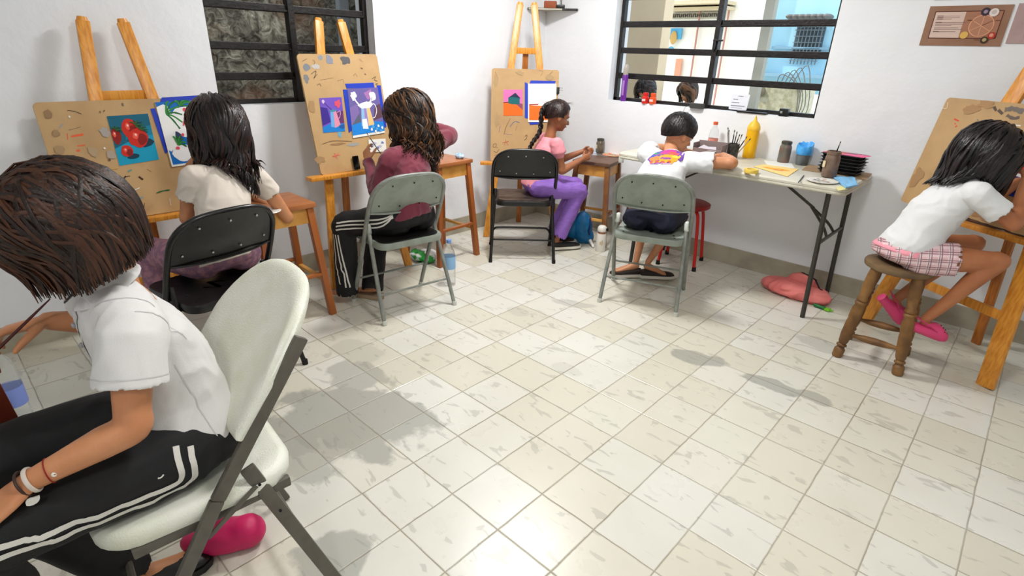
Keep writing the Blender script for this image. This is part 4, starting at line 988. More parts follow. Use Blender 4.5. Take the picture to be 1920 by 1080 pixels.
pel, ch, nk = V(J1['pel']), V(J1['ch']), V(J1['nk'])
def sh1(mb):
    for k, sx in (('L', 1), ('R', -1)):
        sh, el = V(J1['sh'+k]), V(J1['el'+k]); d = (el-sh).normalized()
        mb.sweep([ch.lerp(nk, 0.8)+V((sx*0.03, 0, 0)), sh.lerp(ch, 0.1)+V((0, 0, -.004)), sh+d*0.045], [0.056, 0.062, 0.060], n=20, k=4)
        cuff(mb, sh+d*0.01, sh+d*0.118, 0.059, 0.066 if k == 'L' else 0.06, depth=0.03, t=0.007)
secs = [(V((-1.085, -2.45, .522)), (1, 0, 0), .14, (0, -1, -.55), .105), (V((-1.085, -2.45, .527)), (1, 0, 0), .159, (0, -1, -.55), .126), (V((-1.085, -2.448, .56)), (1, 0, 0), .155, (0, -1, -.4), .119), (V((-1.085, -2.448, .66)), (1, 0, 0), .128, (0, -1, 0), .108), (V((-1.085, -2.470, .77)), (1, 0, 0), .133, (0, -1, 0.05), .108), (V((-1.085, -2.490, .85)), (1, 0, 0), .138, (0, -1, 0.15), .095), (V((-1.085, -2.503, .905)), (1, 0, 0), .108, (0, -1, 0.25), .068), (V((-1.085, -2.515, .938)), (1, 0, 0), .058, (0, -1, 0.3), .052)]
mb = MB(); torso(mb, secs, n=32); sh1(mb)
polo = fuse(mb, 'polo_shirt', M_polo, P1, 0.005, 5, fold=(0.0055, 15, 3, (1, 1, 0.55)))
T1 = bvh(polo)
# seams, collar, placket
mb = MB(); cn = V((-1.085, -2.522, .945)); Rf = frame_of((0, -1, 0.35))
cs = []
for i in range(25):
    a = 2*PI*i/24; cs.append((math.sin(a), math.cos(a)))
vs = []; fs = []
for j, (rad, h, th_) in enumerate(((0.050, 0.022, 0), (0.060, 0.004, 0), (0.078, -0.012, 0), (0.0765, -0.0155, 0), (0.058, -0.002, 0), (0.047, 0.016, 0))):
    for (x, y) in cs: vs.append(cn+V((x*rad*0.98, -y*rad*0.92, 0))+V((0, 0, h-0.02*y+(0.012 if y < -0.3 else 0))))
for j in range(5):
    for i in range(24):
        if 0.93 < cs[i][1] and j < 5: continue
        fs.append((j*25+i, j*25+i+1, (j+1)*25+i+1, (j+1)*25+i))
mb.add(vs, fs); mb.build('collar', M_polo, polo)
mb = MB(); ribbon(mb, T1, [(-1.085, -2.60, .90), (-1.085, -2.62, .84), (-1.085, -2.62, .77)], 0.028, 0.002); mb.build('placket', mat('placket_grey', (0.80, 0.80, 0.80), 0.8), polo)
mb = MB()
for z in (.875, .82): 
    l, n, _, _ = T1.find_nearest(V((-1.085, -2.66, z))); mb.ell(l+n*0.004, (0.006, 0.004, 0.006))
b_ = mb.build('buttons', mat('button_grey', (0.62, 0.62, 0.63), 0.3), polo)
M_seam = mat('seam_grey', (0.79, 0.79, 0.79), 0.9)  # stitch lines in a flat grey, slightly darker than the knit
mb = MB(); d = (V(J1['elL'])-V(J1['shL'])).normalized(); o1 = d.orthogonal().normalized(); o2 = d.cross(o1)
c0 = V(J1['shL'])+d*0.098; ribbon(mb, T1, [c0+(o1*math.cos(a)+o2*math.sin(a))*0.07 for a in [i*PI/5 for i in range(11)]], 0.0022, 0.001, k=4)
ribbon(mb, T1, [(-0.93, -2.50, .945), (-.93, -2.44, .90), (-.945, -2.40, .83)], 0.0025, 0.001)
ribbon(mb, T1, [(-1.0, -2.585, .95), (-.985, -2.54, .955), (-0.97, -2.47, .94), (-0.955, -2.45, .93)], 0.0025, 0.001)
ribbon(mb, T1, [(-.94, -2.46, .78), (-.945, -2.44, .70), (-.94, -2.42, .60), (-.95, -2.41, .545)], 0.0022, 0.001)
mb.build('seams', M_seam, polo)
# trousers
mb = MB()
torso(mb, [(V((-1.085, -2.43, .485)), (1, 0, 0), .12, (0, -1, 0), .085), (V((-1.085, -2.42, .51)), (1, 0, 0), .156, (0, -1, 0), .122), (V((-1.085, -2.425, .545)), (1, 0, 0), .155, (0, -1, 0), .128), (V((-1.085, -2.435, .585)), (1, 0, 0), .137, (0, -1, 0), .118), (V((-1.085, -2.435, .60)), (1, 0, 0), .12, (0, -1, 0), .10)], n=28)
for k in 'LR':
    hp, kn, an = V(J1['hp'+k]), V(J1['kn'+k]), V(J1['an'+k])
    mb.sweep([hp, hp.lerp(kn, .35), hp.lerp(kn, .75), kn, kn.lerp(an, .12)+V((0, -.012, 0))], [.088, .087, .074, .068, .064], n=20, k=4)
    mb.sweep([kn+V((0, .0, -.005)), kn.lerp(an, .3), kn.lerp(an, .7)], [.066, .066, .058], n=20, k=3); cuff(mb, kn.lerp(an, .6), an.lerp(kn, -.02), .058, .056, depth=.03)
tr1 = fuse(mb, 'track_trousers', M_navy, P1, 0.006, 5, fold=(0.005, 11, 9))
TT = bvh(tr1)
mb = MB()
for o in (-13, 13):
    pts = [at(343+o, 836, x=-.93), at(345+o, 858, x=-.925), at(352+o, 895, x=-.915), at(340+o*.8, 925+o*.6, x=-.90), at(290, 957+o, x=-.885), at(200, 998+o, x=-.88), at(100, 1032+o, x=-.88), at(0, 1062+o, x=-.88), at(-60, 1080+o, x=-.88)]
    ribbon(mb, TT, pts, 0.0125, 0.0018)
mb.build('side_stripes', M_stripe, tr1)
mb = MB()
for o in (-0.014, 0.014): ribbon(mb, TT, [(-.93, -2.93+o*.3, .5), (-.94, -2.90, .4), (-.95, -2.86+o, .25), (-.95, -2.85+o, .15)], 0.0125, 0.0016)
mb.build('shin_stripes', M_stripe, tr1)
mb = MB(); ribbon(mb, TT, [(-.89, -2.535, .565), (-.89, -2.541, .561), (-.89, -2.547, .562)], 0.003, 0.0016); mb.build('small_mark', M_stripe, tr1)
# shoes
M_shoe = mat('black_shoe', (0.06, 0.055, 0.055), 0.5); 
def shoe(parent, an, toe, s, m_up, m_sole, name='shoe', lowcut=True, up=(0, 0, 1)):
    an = V(an); toe = V(toe); h = V((an.x, an.y, toe.z)) if abs(an.z-toe.z) < 0.12 and up == (0, 0, 1) else an
    dr = (toe-h).normalized(); sd = dr.cross(V(up)).normalized(); o = sd.cross(dr)
    L_ = (toe-h).length+0.02*s
    mb = MB()
    def ring(q, w_, hh, z0=0.0): return (h+dr*(q*L_)+o*(z0+hh*0.5-0.02*s), sd, w_*s, o, hh*0.5)
    mb.loft([ring(-.22, .012, .02*s), ring(-.18, .028, .055*s), ring(0, .034, .062*s), ring(.3, .037, .055*s), ring(.6, .043, .042*s), ring(.85, .040, .034*s), ring(.98, .026, .024*s), ring(1.02, .010, .012*s)], n=20)
    so = mb.build(name, m_up, parent)
    mb = MB(); out = []
    for q, w_ in ((-.23, .012), (-.18, .033), (0, .036), (.3, .037), (.6, .046), (.85, .043), (1.0, .028), (1.05, .010)): out.append((q*L_, w_*s))
    poly = out+[(a, -b) for a, b in out[::-1]]
    M_ = Matrix.Translation(h-o*0.032*s) @ Matrix((dr, sd, o)).transposed().to_4x4(); mb.prism(poly, 0, 0.022*s, M_); mb.build('sole', m_sole, so, sharp=50)
    return so
shoe(P1, (-1.195, -2.60, .05), (-1.185, -2.46, .035), 0.95, M_shoe, M_shoe); shoe(P1, (-1.01, -2.84, .05), (-1.01, -3.0, .035), 0.95, M_shoe, M_shoe)
# bracelets
def band(name, m, c, d, R_, r_, parent, n=28, k=1.0):
    c = V(c); d = V(d).normalized(); a = d.orthogonal().normalized(); b = d.cross(a)
    mb = MB(); vs = []; fs = []; q = 8
    for i in range(n):
        t = 2*PI*i/n; rad = a*math.cos(t)+b*math.sin(t)
        for j in range(q): p = 2*PI*j/q; vs.append(c+rad*(R_+r_*math.cos(p))+d*(r_*k*math.sin(p)))
    for i in range(n):
        for j in range(q): fs.append((i*q+j, i*q+(j+1) % q, ((i+1) % n)*q+(j+1) % q, ((i+1) % n)*q+j))
    mb.add(vs, fs); return mb.build(name, m, parent)
w0 = V(J1['wrL']); dd = (w0-V(J1['elL'])).normalized()
band('red_cord_bracelet', mat('cord_red', (0.55, 0.08, 0.06), 0.6), w0-dd*0.035, dd+V((0, 0, .12)), 0.0245, 0.0012, P1)
band('bead', mat('bead_white', (0.9, 0.88, 0.85), 0.3), w0-dd*0.035+V((0.0245, 0.004, 0.004)), (1, 0, 0), 0.003, 0.0022, P1, 12)
band('pale_bracelet', mat('bangle_pale', (0.82, 0.78, 0.74), 0.4), w0-dd*0.006, dd+V((0, 0.1, 0)), 0.0235, 0.0032, P1, k=1.3)
bb_ = band('brown_bracelet', mat('bangle_brown', (0.22, 0.14, 0.11), 0.5), w0+dd*0.006, dd+V((0, 0.25, 0)), 0.0245, 0.0026, P1)
mb = MB(); cpt = w0+dd*0.006+V((0.022, 0.0, -0.028)); mb.prism(blob(0, 0, 0.009, 0.011, 4, 12, .3), -0.0015, 0.0015, Matrix.Translation(cpt) @ Matrix.Rotation(PI/2, 4, 'Y')); mb.build('charm', mat('charm_silver', (0.85, 0.85, 0.83), 0.3, metal=0.4), bb_)
M_h1 = hair_mat('hair_brown', (0.120, 0.065, 0.042), (0.30, 0.17, 0.10), 0.42)
F = J1['F']
hair('hair', P1, V(J1['hd'])+V((0, .0, .0)), F, M_h1, nl=1700, s=0.93, L=lambda a, q: 0.100-0.045*max(0, math.cos(a))+q.uniform(-.025, .02), amin=0.5, vol=0.32, wave=(0.001, 3), coll=[T1], th=0.0030, seed=4, clump=0.003, stiff=0.30, cap=0.12, hx=1.05)
def brush(name, label, a, b, m_h, m_tip=None, r=0.0028, tip=0.02, group=None):
    t = thing(name, label, 'brush', tuple(a), 0, group, world=True); a, b = V(a), V(b); d = (b-a).normalized()
    MB().sweep([a+d*tip*1.9, a.lerp(b, .3), a.lerp(b, .75), b], [r*0.9, r*1.15, r, r*0.5], n=8, k=2).build('handle', m_h, t)
    MB().sweep([a+d*tip*0.9, a+d*tip*2.0], [r*1.05, r*1.1], n=8, k=1, rnd=False).build('ferrule', mat('ferrule_metal', (0.75, 0.74, 0.72), 0.25, metal=0.9), t)
    MB().sweep([a, a+d*tip*0.5, a+d*tip], [r*0.25, r*1.1, r*1.0], n=8, k=2).build('bristles', m_tip or mat('bristle_brown', (0.30, 0.18, 0.10), 0.7), t)
    return t
M_bh = mat('brush_handle_maroon', (0.28, 0.08, 0.06), 0.3)
tp = J1['tipsR']; g = (V(tp[0])+V(tp[4]))/2
brush('paint_brush', 'dark paint brush held in the hand of the foreground person', g+V((0.0, -.055, -.035)), g+V((0.0, .10, .085)), M_bh, r=0.003)
# ------------------------------------------------------------------ the other five people
def upper(P, J, s, m, name='shirt', hem=0.0, widths=None, slen=0.12, sr=0.056, cr_=0.062, fold=(0.005, 15, 3), voxel=0.006, long=False, puff=False, neck=0.055, extra=None):
    pel, ch, nk = V(J['pel']), V(J['ch']), V(J['nk']); lp, lc = V(J['lp']), V(J['lc']); f0, f1 = J['f0'], J['f1']; w = J.get('w', 1)*s
    ax = (ch-pel).normalized(); a2 = (nk-ch).normalized(); h = pel-ax*hem; W_ = widths or (0.150, 0.133, 0.138, 0.132)
    hv = V(J.get('hemside', lp)); hd_ = V(J.get('hemf', f0))
    secs = [(h+ax*0.006, hv, W_[0]*w*0.9, hd_, 0.100*s), (h, hv, W_[0]*w, hd_, 0.118*s), (h+ax*0.03, hv, W_[0]*w, hd_, 0.120*s), (pel.lerp(ch, 0.5), lp, W_[1]*w, f0, 0.106*s), (ch, lc, W_[2]*w, (f0+f1)/2, 0.108*s),
            (ch.lerp(nk, 0.5), lc, W_[3]*w, f1, 0.094*s), (ch.lerp(nk, 0.82), lc, W_[3]*0.78*w, f1, 0.072*s), (nk, lc, neck*s, f1, 0.052*s), (nk+a2*0.008, lc, (neck-0.008)*s, f1, 0.044*s)]
    mb = MB(); torso(mb, secs, n=30)
    for k in 'LR':
        sh, el, wr = V(J['sh'+k]), V(J['el'+k]), V(J['wr'+k]); d = (el-sh).normalized()
        mb.sweep([ch.lerp(nk, 0.7).lerp(sh, 0.35), sh.lerp(nk, 0.08), sh+d*0.04], [sr*s*0.95, sr*s*1.06, sr*s*1.04], n=20, k=4)
        if long:
            e2 = (wr-el).normalized()
            mb.sweep([sh, sh.lerp(el, 0.5), el-d*0.01, el.lerp(wr, .25), el.lerp(wr, .6)], [sr*s, sr*s*0.95, sr*s*0.88, sr*s*0.82, sr*s*0.66], n=20, k=5)
            cuff(mb, el.lerp(wr, .5), wr-e2*0.004, sr*s*0.70, 0.033*s, depth=0.02)
            mb.sweep([wr-e2*0.034, wr-e2*0.030, wr-e2*0.026], 0.0365*s, n=18, k=1)
        else:
            if puff: mb.sweep([sh-d*0.01, sh+d*0.05, sh+d*(slen-0.02)], [sr*s*1.1, sr*s*1.32, sr*s*1.0], n=20, k=5)
            cuff(mb, sh+d*0.01, sh+d*slen, sr*s, cr_*s, depth=0.03, t=0.007)
    if extra: extra(mb)
    return fuse(mb, name, m, P, voxel, 5, fold=fold)
def lower(P, J, s, m, name='trousers', waist=None, frac=1.0, wide=1.0, flare=0.0, fold=(0.005, 11, 9), voxel=0.0065, shorts=None, hipw=0.148):
    pel = V(J['pel']); lp, f0 = V(J['lp']), J['f0']; w = J.get('w', 1)*s; up = V((0, 0, 1)); ax = (V(J['ch'])-pel).normalized()
    mb = MB()
    if waist is None: torso(mb, [(pel-up*0.075*s, lp, .11*w, f0, .085*s), (pel-up*0.05*s, lp, hipw*w, f0, .118*s), (pel-up*.015, lp, hipw*1.0*w, f0, .122*s), (pel+ax*0.03, lp, .134*w, f0, .113*s), (pel+ax*0.05, lp, .12*w, f0, .098*s)], n=28)
    else: torso(mb, [(pel-up*0.085*s, lp, .12*w, f0, .09*s), (pel-up*0.07*s, lp, hipw*w, f0, .122*s), (pel-up*.045, lp, hipw*1.0*w, f0, .126*s), (pel+up*waist, lp, .158*w, f0, .124*s), (pel+up*(waist+.004), lp, .13*w, f0, .10*s)], n=28)
    for k in 'LR':
        hp, kn, an = V(J['hp'+k]), V(J['kn'+k]), V(J['an'+k])
        if waist is not None: hp = hp+f0*.05-up*.03
        if shorts:
            cuff(mb, hp, hp.lerp(kn, shorts), .090*s*wide, .084*s*wide, depth=.03); continue
        mb.sweep([hp, hp.lerp(kn, .35), hp.lerp(kn, .75), kn, kn.lerp(an, .12)], [x*s*wide for x in (.088, .084, .071, .064, .062)], n=20, k=4)
        cuff(mb, kn, kn.lerp(an, frac), .061*s*wide, (.054+flare)*s*wide, depth=.03, mid=((.060+flare*.4)*s*wide, (0, 0, 0)))
    return fuse(mb, name, m, P, voxel, 5, fold=fold)

M_sk3 = skin('skin_brown', (0.64, 0.42, 0.29), (0.60, 0.38, 0.26)); M_sk4 = skin('skin_warm_tan', (0.80, 0.56, 0.41), (0.76, 0.51, 0.36))
# ===== person 2: long dark hair, cream shirt, purple leggings
M_cream = mat('cream_jersey', (0.86, 0.82, 0.775), 0.85, bump=0.1, bscale=400)
M_legg = mat('purple_floral_leggings', (0.52, 0.38, 0.47), 0.75, var=(0.66, 0.47, 0.52), vscale=38, vdet=3, vpos=(0.45, 0.6))
J2 = dict(pel=(-2.235, -1.905, .545), ch=(-2.335, -1.835, .745), nk=(-2.43, -1.775, .895), hd=(-2.515, -1.735, 1.03), look=(-.88, .12, -.42), lp=(.15, -.99, 0), lc=(.12, -.96, .16),
          shL=(-2.40, -1.925, .865), shR=(-2.40, -1.635, .825), elL=(-2.465, -1.955, .67), wrL=(-2.66, -1.845, .83), elR=(-2.465, -1.495, .59), wrR=(-2.66, -1.56, .67),
          hL=((-.75, .2, .55), (-.2, .9, -.2), (0, .5, .9), .6, [.45, .7, .8, .8]), hR=((-1, -.05, -.02), (0, 0, -1), (0, -1, 0), .25),
          hpL=(-2.25, -1.995, .535), hpR=(-2.25, -1.82, .535), knL=(-2.60, -2.10, .515), knR=(-2.63, -1.80, .50), anL=(-2.50, -2.12, .10), anR=(-2.55, -1.84, .10), toL=(-2.65, -2.14, .03), toR=(-2.70, -1.85, .03), w=0.92, hand_s=.82, lr=.9, hs=1.12)
P2, b2 = person('person with long dark wavy hair, cream shirt and purple leggings at the strawberry board', J2, 0.88, M_sk1)
J2['hemside'] = (.15, -.99, 0)
s2 = upper(P2, J2, .90, M_cream, hem=.03, slen=.10, sr=.052, cr_=.060, fold=(.005, 16, 5))
T2 = bvh(s2); l2 = lower(P2, J2, .88, M_legg, 'leggings', hipw=.16, wide=1.05)
mb = MB(); TL2 = bvh(l2)
for k in range(9): a = -0.9+k*0.28; ribbon(mb, TL2, [(-2.30, -2.02, .60), (-2.30+.035*math.cos(a), -2.02-.045, .60-.03*math.sin(a)), (-2.30+.07*math.cos(a), -2.03-.045, .59-.065*math.sin(a))], .003, .0012)
mb.build('leaf_print', mat('leaf_peach', (0.80, 0.62, 0.58), .8), l2)
shoe(P2, (-2.50, -2.12, .05), (-2.66, -2.15, .035), .88, M_cream, M_rub, 'shoe'); shoe(P2, (-2.55, -1.84, .05), (-2.71, -1.86, .035), .88, M_cream, M_rub, 'shoe')
M_h2 = hair_mat('hair_near_black', (0.055, 0.038, 0.036), (0.21, 0.13, 0.11), .30)
hair('hair', P2, J2['hd'], J2['F'], M_h2, nl=1000, s=1.06, L=lambda a, q: 0.31*(0.75+0.25*(-math.cos(a)))+q.uniform(-.07, .04), amin=.95, vol=.42, wave=(.012, 5.5), coll=[T2], th=.0036, seed=11, clump=.016, stiff=.25, cap=.10)

# ===== person 3: curly hair, maroon sweatshirt, black trousers with three stripes
M_maroon = mat('maroon_fleece', (0.47, 0.17, 0.24), .85, var=(0.42, 0.145, 0.21), vscale=6, bump=.1, bscale=300, sheen=.3)
M_blkp = mat('black_trouser_cloth', (0.045, 0.045, 0.05), .75)
J3 = dict(pel=(-2.225, -.905, .545), ch=(-2.315, -.815, .745), nk=(-2.405, -.74, .90), hd=(-2.475, -.69, 1.03), look=(-.80, -.25, -.45), lp=(.15, -.99, 0), lc=(.18, -.95, -.2),
          shL=(-2.385, -.905, .83), shR=(-2.385, -.595, .885), elL=(-2.40, -.985, .65), wrL=(-2.62, -.895, .79), elR=(-2.43, -.415, .925), wrR=(-2.56, -.585, 1.0),
          hL=((-.55, .25, .75), (-.3, .9, 0), (.1, .3, .9), .5, [.5, .7, .8, .8]), hR=((-.3, -.85, .3), (.3, -.4, -.6), (-.5, .1, .8), .5),
          hpL=(-2.24, -.985, .53), hpR=(-2.24, -.82, .53), knL=(-2.485, -1.165, .485), knR=(-2.60, -.86, .49), anL=(-2.50, -1.175, .09), anR=(-2.45, -1.03, .09), toL=(-2.64, -1.215, .03), toR=(-2.58, -1.09, .03), w=1.0, hand_s=.88, lr=.95, hs=1.1, fs=.75)
P3, b3 = person('person with long curly brown hair, maroon sweatshirt and striped black trousers', J3, 0.92, M_sk1)
s3 = upper(P3, J3, .95, M_maroon, 'sweatshirt', hem=.02, long=True, sr=.060, fold=(.007, 15, 8), neck=.07)
T3 = bvh(s3); l3 = lower(P3, J3, .92, M_blkp, hipw=.165, frac=1.08, wide=1.14, flare=.006)
TL3 = bvh(l3); mb = MB()
for o in (-.021, 0, .021):
    ribbon(mb, TL3, [(-2.16, -1.06, .59+o*.4), (-2.22, -1.09, .54+o), (-2.30, -1.13, .52+o), (-2.40, -1.19, .505+o), (-2.46, -1.24, .49+o)], .0085, .0016)
    ribbon(mb, TL3, [(-2.47+o, -1.24, .44), (-2.47+o, -1.22, .34), (-2.47+o, -1.20, .22), (-2.47+o, -1.19, .12)], .0085, .0016)
mb.build('side_stripes', M_stripe, l3)
mb = MB()
for a in (-.7, 0, .7): ribbon(mb, TL3, [(-2.30, -1.10, .60), (-2.30-math.sin(a)*.018, -1.10, .60+math.cos(a)*.025)], .007, .0016, k=4)
mb.build('leaf_mark', M_stripe, l3)
for k in ():
    pass
M_sand = mat('sandal_tan', (0.62, 0.52, 0.42), .7)
for k in 'R': a = V(J3['an'+k]); to = V(J3['to'+k]); MB().prism([(-.05, -.035), (.11, -.04), (.14, 0), (.11, .04), (-.05, .035), (-.07, 0)], 0.0, .022, Matrix.Translation((a.x, a.y, .003)) @ Matrix.Rotation(math.atan2(to.y-a.y, to.x-a.x), 4, 'Z')).build('sandal', M_sand, P3)
M_h3 = hair_mat('hair_curly_brown', (0.085, 0.055, 0.042), (0.42, 0.28, 0.17), .42)
hair('hair', P3, J3['hd'], J3['F'], M_h3, nl=1000, s=1.08, L=lambda a, q: 0.30*(0.8+0.2*(-math.cos(a)))+q.uniform(-.08, .05), amin=.9, vol=.40, wave=(.013, 11), coll=[T3], th=.0034, seed=21, clump=.020, stiff=.22, cap=.10, fwd=(.25, -.25, 0))
g = V(J3['tipsL'][4])
brush('paint_brush', 'thin paint brush held at the jug painting by the person in maroon', g+V((-.10, .0, .08)), g+V((.06, .01, -.06)), mat('handle_grey', (0.35, 0.3, 0.28), .4), r=.0025)

# ===== person 4: girl with braid, pink shirt, purple trousers
M_pink = mat('pink_jersey', (0.93, 0.60, 0.64), .8, var=(0.90, 0.56, 0.60), vscale=8, bump=.08, bscale=300)
M_purp = mat('purple_striped_cloth', (0.58, 0.42, 0.77), .75, var=(0.53, 0.37, 0.72), vscale=22, stretch=(1, 1, 7))
J4 = dict(pel=(-2.375, .345, .525), ch=(-2.355, .395, .70), nk=(-2.335, .445, .845), hd=(-2.305, .480, 1.0), look=(.55, .78, -.28), lp=(-.86, .50, 0), lc=(-.86, .50, 0),
          shL=(-2.445, .52, .815), shR=(-2.225, .395, .815), elL=(-2.40, .63, .655), wrL=(-2.25, .735, .735), elR=(-2.195, .425, .635), wrR=(-2.155, .61, .705),
          hL=((.7, .4, .1), (.3, -.7, -.4), (.2, .1, .9), .8), hR=((.3, .8, .25), (-.8, .3, -.2), (-.1, -.2, .9), .8),
          hpL=(-2.43, .39, .51), hpR=(-2.31, .32, .51), knL=(-2.27, .72, .475), knR=(-2.145, .60, .475), anL=(-2.36, .58, .09), anR=(-2.255, .50, .09), toL=(-2.28, .70, .03), toR=(-2.18, .64, .03), w=1.0, hand_s=.74, lr=.9, hs=1.16)
P4, b4 = person('girl with long braid, pink shirt and purple trousers, working on the stool', J4, 0.80, M_sk3)
s4 = upper(P4, J4, .80, M_pink, hem=.03, puff=True, slen=.085, sr=.052, cr_=.046, fold=(.003, 18, 6), neck=.062)
T4 = bvh(s4); l4 = lower(P4, J4, .80, M_purp, hipw=.155, frac=.93, wide=1.15, flare=.012)
M_sn = mat('sneaker_black', (0.10, 0.09, 0.09), .6); M_so = mat('sneaker_sole_white', (0.86, 0.84, 0.80), .6)
shoe(P4, (-2.255, .50, .05), (-2.17, .655, .04), .84, M_sn, M_so, 'sneaker'); shoe(P4, (-2.36, .58, .05), (-2.275, .72, .04), .84, M_sn, M_so, 'sneaker')
M_h4 = hair_mat('hair_dark_brown', (0.075, 0.045, 0.04), (0.26, 0.15, 0.12), .34)
F = J4['F']; hc = V(J4['hd']); r, f, u = F
h4 = hair('hair', P4, hc, F, M_h4, nl=430, s=.93, L=lambda a, q: .0, amin=1.25, vol=.03, th=.003, seed=31, clump=.001, stiff=.5, cap=.035, part=0.0, ears=True)
bp = [hc-f*.078+u*.062, hc-f*.108+u*.035, hc-f*.118-u*.02, V((-2.375, .375, .895)), V((-2.395, .325, .82)), V((-2.415, .30, .75)), V((-2.435, .275, .68)), V((-2.455, .255, .635))]
P_, _ = cr(bp, 12); mb = MB()
for q in range(3):
    pts = []; N_ = len(P_)
    for i, p in enumerate(P_):
        t = i/(N_-1); d = (P_[min(i+1, N_-1)]-P_[max(i-1, 0)]).normalized(); a = d.cross(V((.86, -.5, 0))).normalized(); b = d.cross(a); ph = t*2*PI*6.5+q*2*PI/3; k = (1-.45*t)*(1 if t < .86 else .6)
        pts.append(p+b*math.sin(ph)*.0145*k+a*math.sin(2*ph)*.007*k)
    mb.ca = .25+.3*q/2; mb.sweep(pts, [.0145*(1-.5*(i/(N_-1)))*(1 if i/(N_-1) < .9 else .8) for i in range(N_)], n=8, k=1)
mb.ca = .6
for q in range(7): mb.sweep([P_[-1], P_[-1]+V((-.01, -.005, -.03)), P_[-1]+V((-.02+q*.004, -.02+.004*q, -.055))], [.005, .004, .0008], n=5, k=3)
mb.build('braid', M_h4, h4)
band('hair_tie', mat('tie_white', (.85, .8, .8), .6), hc-f*.092+u*.042, f-u*.4, .014, .004, h4)
for k in range(6):
    a = k*.5; 
mb = MB(); random.seed(5)
for k in range(7): x = random.uniform(-.03, .04); mb.ca = .8; mb.sweep([hc+u*.09+f*x, hc+u*(.105)+f*(x+.02), hc+u*(.10+random.random()*.02)+f*(x+.05)], [.0007, .0007, .0004], n=4, k=3)
mb.build('loose_hairs', M_h4, h4)
tp = V(J4['tipsL'][0])

# ===== person 5: boy in white shirt leaning on the table
M_tee = mat('white_jersey', (0.89, 0.895, 0.90), .8, bump=.08, bscale=300)
M_navy2 = mat('navy_shorts', (0.075, 0.09, 0.18), .7)
J5 = dict(pel=(-1.335, .205, .535), ch=(-1.385, .355, .72), nk=(-1.42, .53, .845), hd=(-1.435, .625, .965), look=(.40, .66, -.30), lp=(-.90, -.36, .05), lc=(-.88, -.42, -.05),
          shL=(-1.555, .46, .835), shR=(-1.27, .50, .825), elL=(-1.63, .66, .845), wrL=(-1.47, .80, .845), elR=(-1.05, .59, .843), wrR=(-1.20, .80, .845),
          hL=((.85, .2, -.12), (0, 0, -1), (.2, -1, 0), .4), hR=((-.8, .35, -.12), (0, 0, -1), (.3, 1, 0), .5),
          hpL=(-1.41, .20, .52), hpR=(-1.265, .25, .52), knL=(-1.53, .53, .47), knR=(-1.33, .60, .47), anL=(-1.53, .46, .12), anR=(-1.46, .50, .125), toL=(-1.64, .34, .045), toR=(-1.33, .60, .03), w=1.04, hand_s=.82, lr=.88, ar=1.08, hs=1.16, bhip=.152, bdep=.114, fs=.85)
P5, b5 = person('boy with short black hair and white shirt with colourful back print, leaning on the table', J5, 0.88, M_sk4)
s5 = upper(P5, J5, .92, M_tee, 'tshirt', hem=-.014, slen=.135, sr=.062, cr_=.070, fold=(.006, 14, 12), widths=(.158, .15, .152, .142))
T5 = bvh(s5); l5 = lower(P5, J5, .90, M_navy2, 'shorts', shorts=.75, wide=1.02, hipw=.175, waist=-.022)
# print on the back
pel, ch, nk = V(J5['pel']), V(J5['ch']), V(J5['nk']); lat = V(J5['lc']).normalized(); spn = (nk-ch).normalized(); oc = ch.lerp(nk, .50)-lat*(-.0)
M5 = Matrix((-lat, spn, (-lat).cross(spn))).transposed()
def shirt_print(polys, parent):
    polys = [([(x*1.25, y*1.45) for x, y in p], c) for p, c in polys]
    ms = []; mb = MB(); lv = .0012
    for poly, col in polys:
        nm = 'print_%02x%02x%02x' % tuple(int(c*255) for c in col); m = mat(nm, col, .7)
        if m not in ms: ms.append(m)
        mb.cm = ms.index(m); lv += .00012
        cx = sum(p[0] for p in poly)/len(poly); cy = sum(p[1] for p in poly)/len(poly); n = len(poly); vs = []; fs = []
        K = 5
        for k in range(K+1):
            for x, y in poly:
                x2, y2 = cx+(x-cx)*k/K, cy+(y-cy)*k/K; p = oc+M5 @ V((x2, y2, .12))
                h_ = T5.ray_cast(p, -(M5 @ V((0, 0, 1))))
                q, nn = (h_[0], h_[1]) if h_[0] is not None else T5.find_nearest(p)[:2]
                vs.append(q+nn*lv)
        for k in range(K):
            for i in range(n): fs.append((k*n+i, k*n+(i+1) % n, (k+1)*n+(i+1) % n, (k+1)*n+i))
        mb.add(vs, fs)
    mb.build('back_print', ms, parent, smooth=False)
pr_ = [(blob(0, .01, .078, .055, 1, 26, .2), (0.42, 0.26, 0.62)), (blob(.0, .035, .045, .028, 2, 18, .3), (0.80, 0.24, 0.55)), (blob(-.05, .015, .022, .02, 3, 14, .3), (0.25, 0.30, 0.68)), (blob(-.055, .038, .015, .008, 8, 12, .3), (0.15, 0.60, 0.40)),
       (blob(.03, .028, .03, .012, 4, 16, .4), (0.92, 0.35, 0.30)), (blob(-.02, .018, .035, .008, 5, 16, .4), (0.55, 0.35, 0.45)), (blob(.015, -.008, .058, .022, 6, 22, .3), (0.96, 0.62, 0.14)), (blob(.0, -.012, .03, .008, 7, 14, .4), (0.48, 0.25, 0.60)), (blob(-.045, -.012, .025, .016, 9, 16, .3), (0.93, 0.50, 0.25)),
       (blob(.05, .005, .02, .012, 10, 14, .3), (0.98, 0.78, 0.25))]
for i in range(8): x = -.055+i*.014; pr_.append((blob(x, -.034-.003*math.sin(i*2), .0065, .009, 20+i, 10, .35), ((0.90, 0.33, 0.12), (0.97, 0.60, 0.15))[i % 2]))
pr_.append((blob(-.005, -.046, .05, .003, 30, 16, .3), (0.85, 0.60, 0.78)))
shirt_print(pr_, s5)
for k, up_ in (('L', (0, 0, 1)), ('R', (0, 0, 1))): pass
M_cv = mat('canvas_brown', (0.19, 0.15, 0.14), .8)
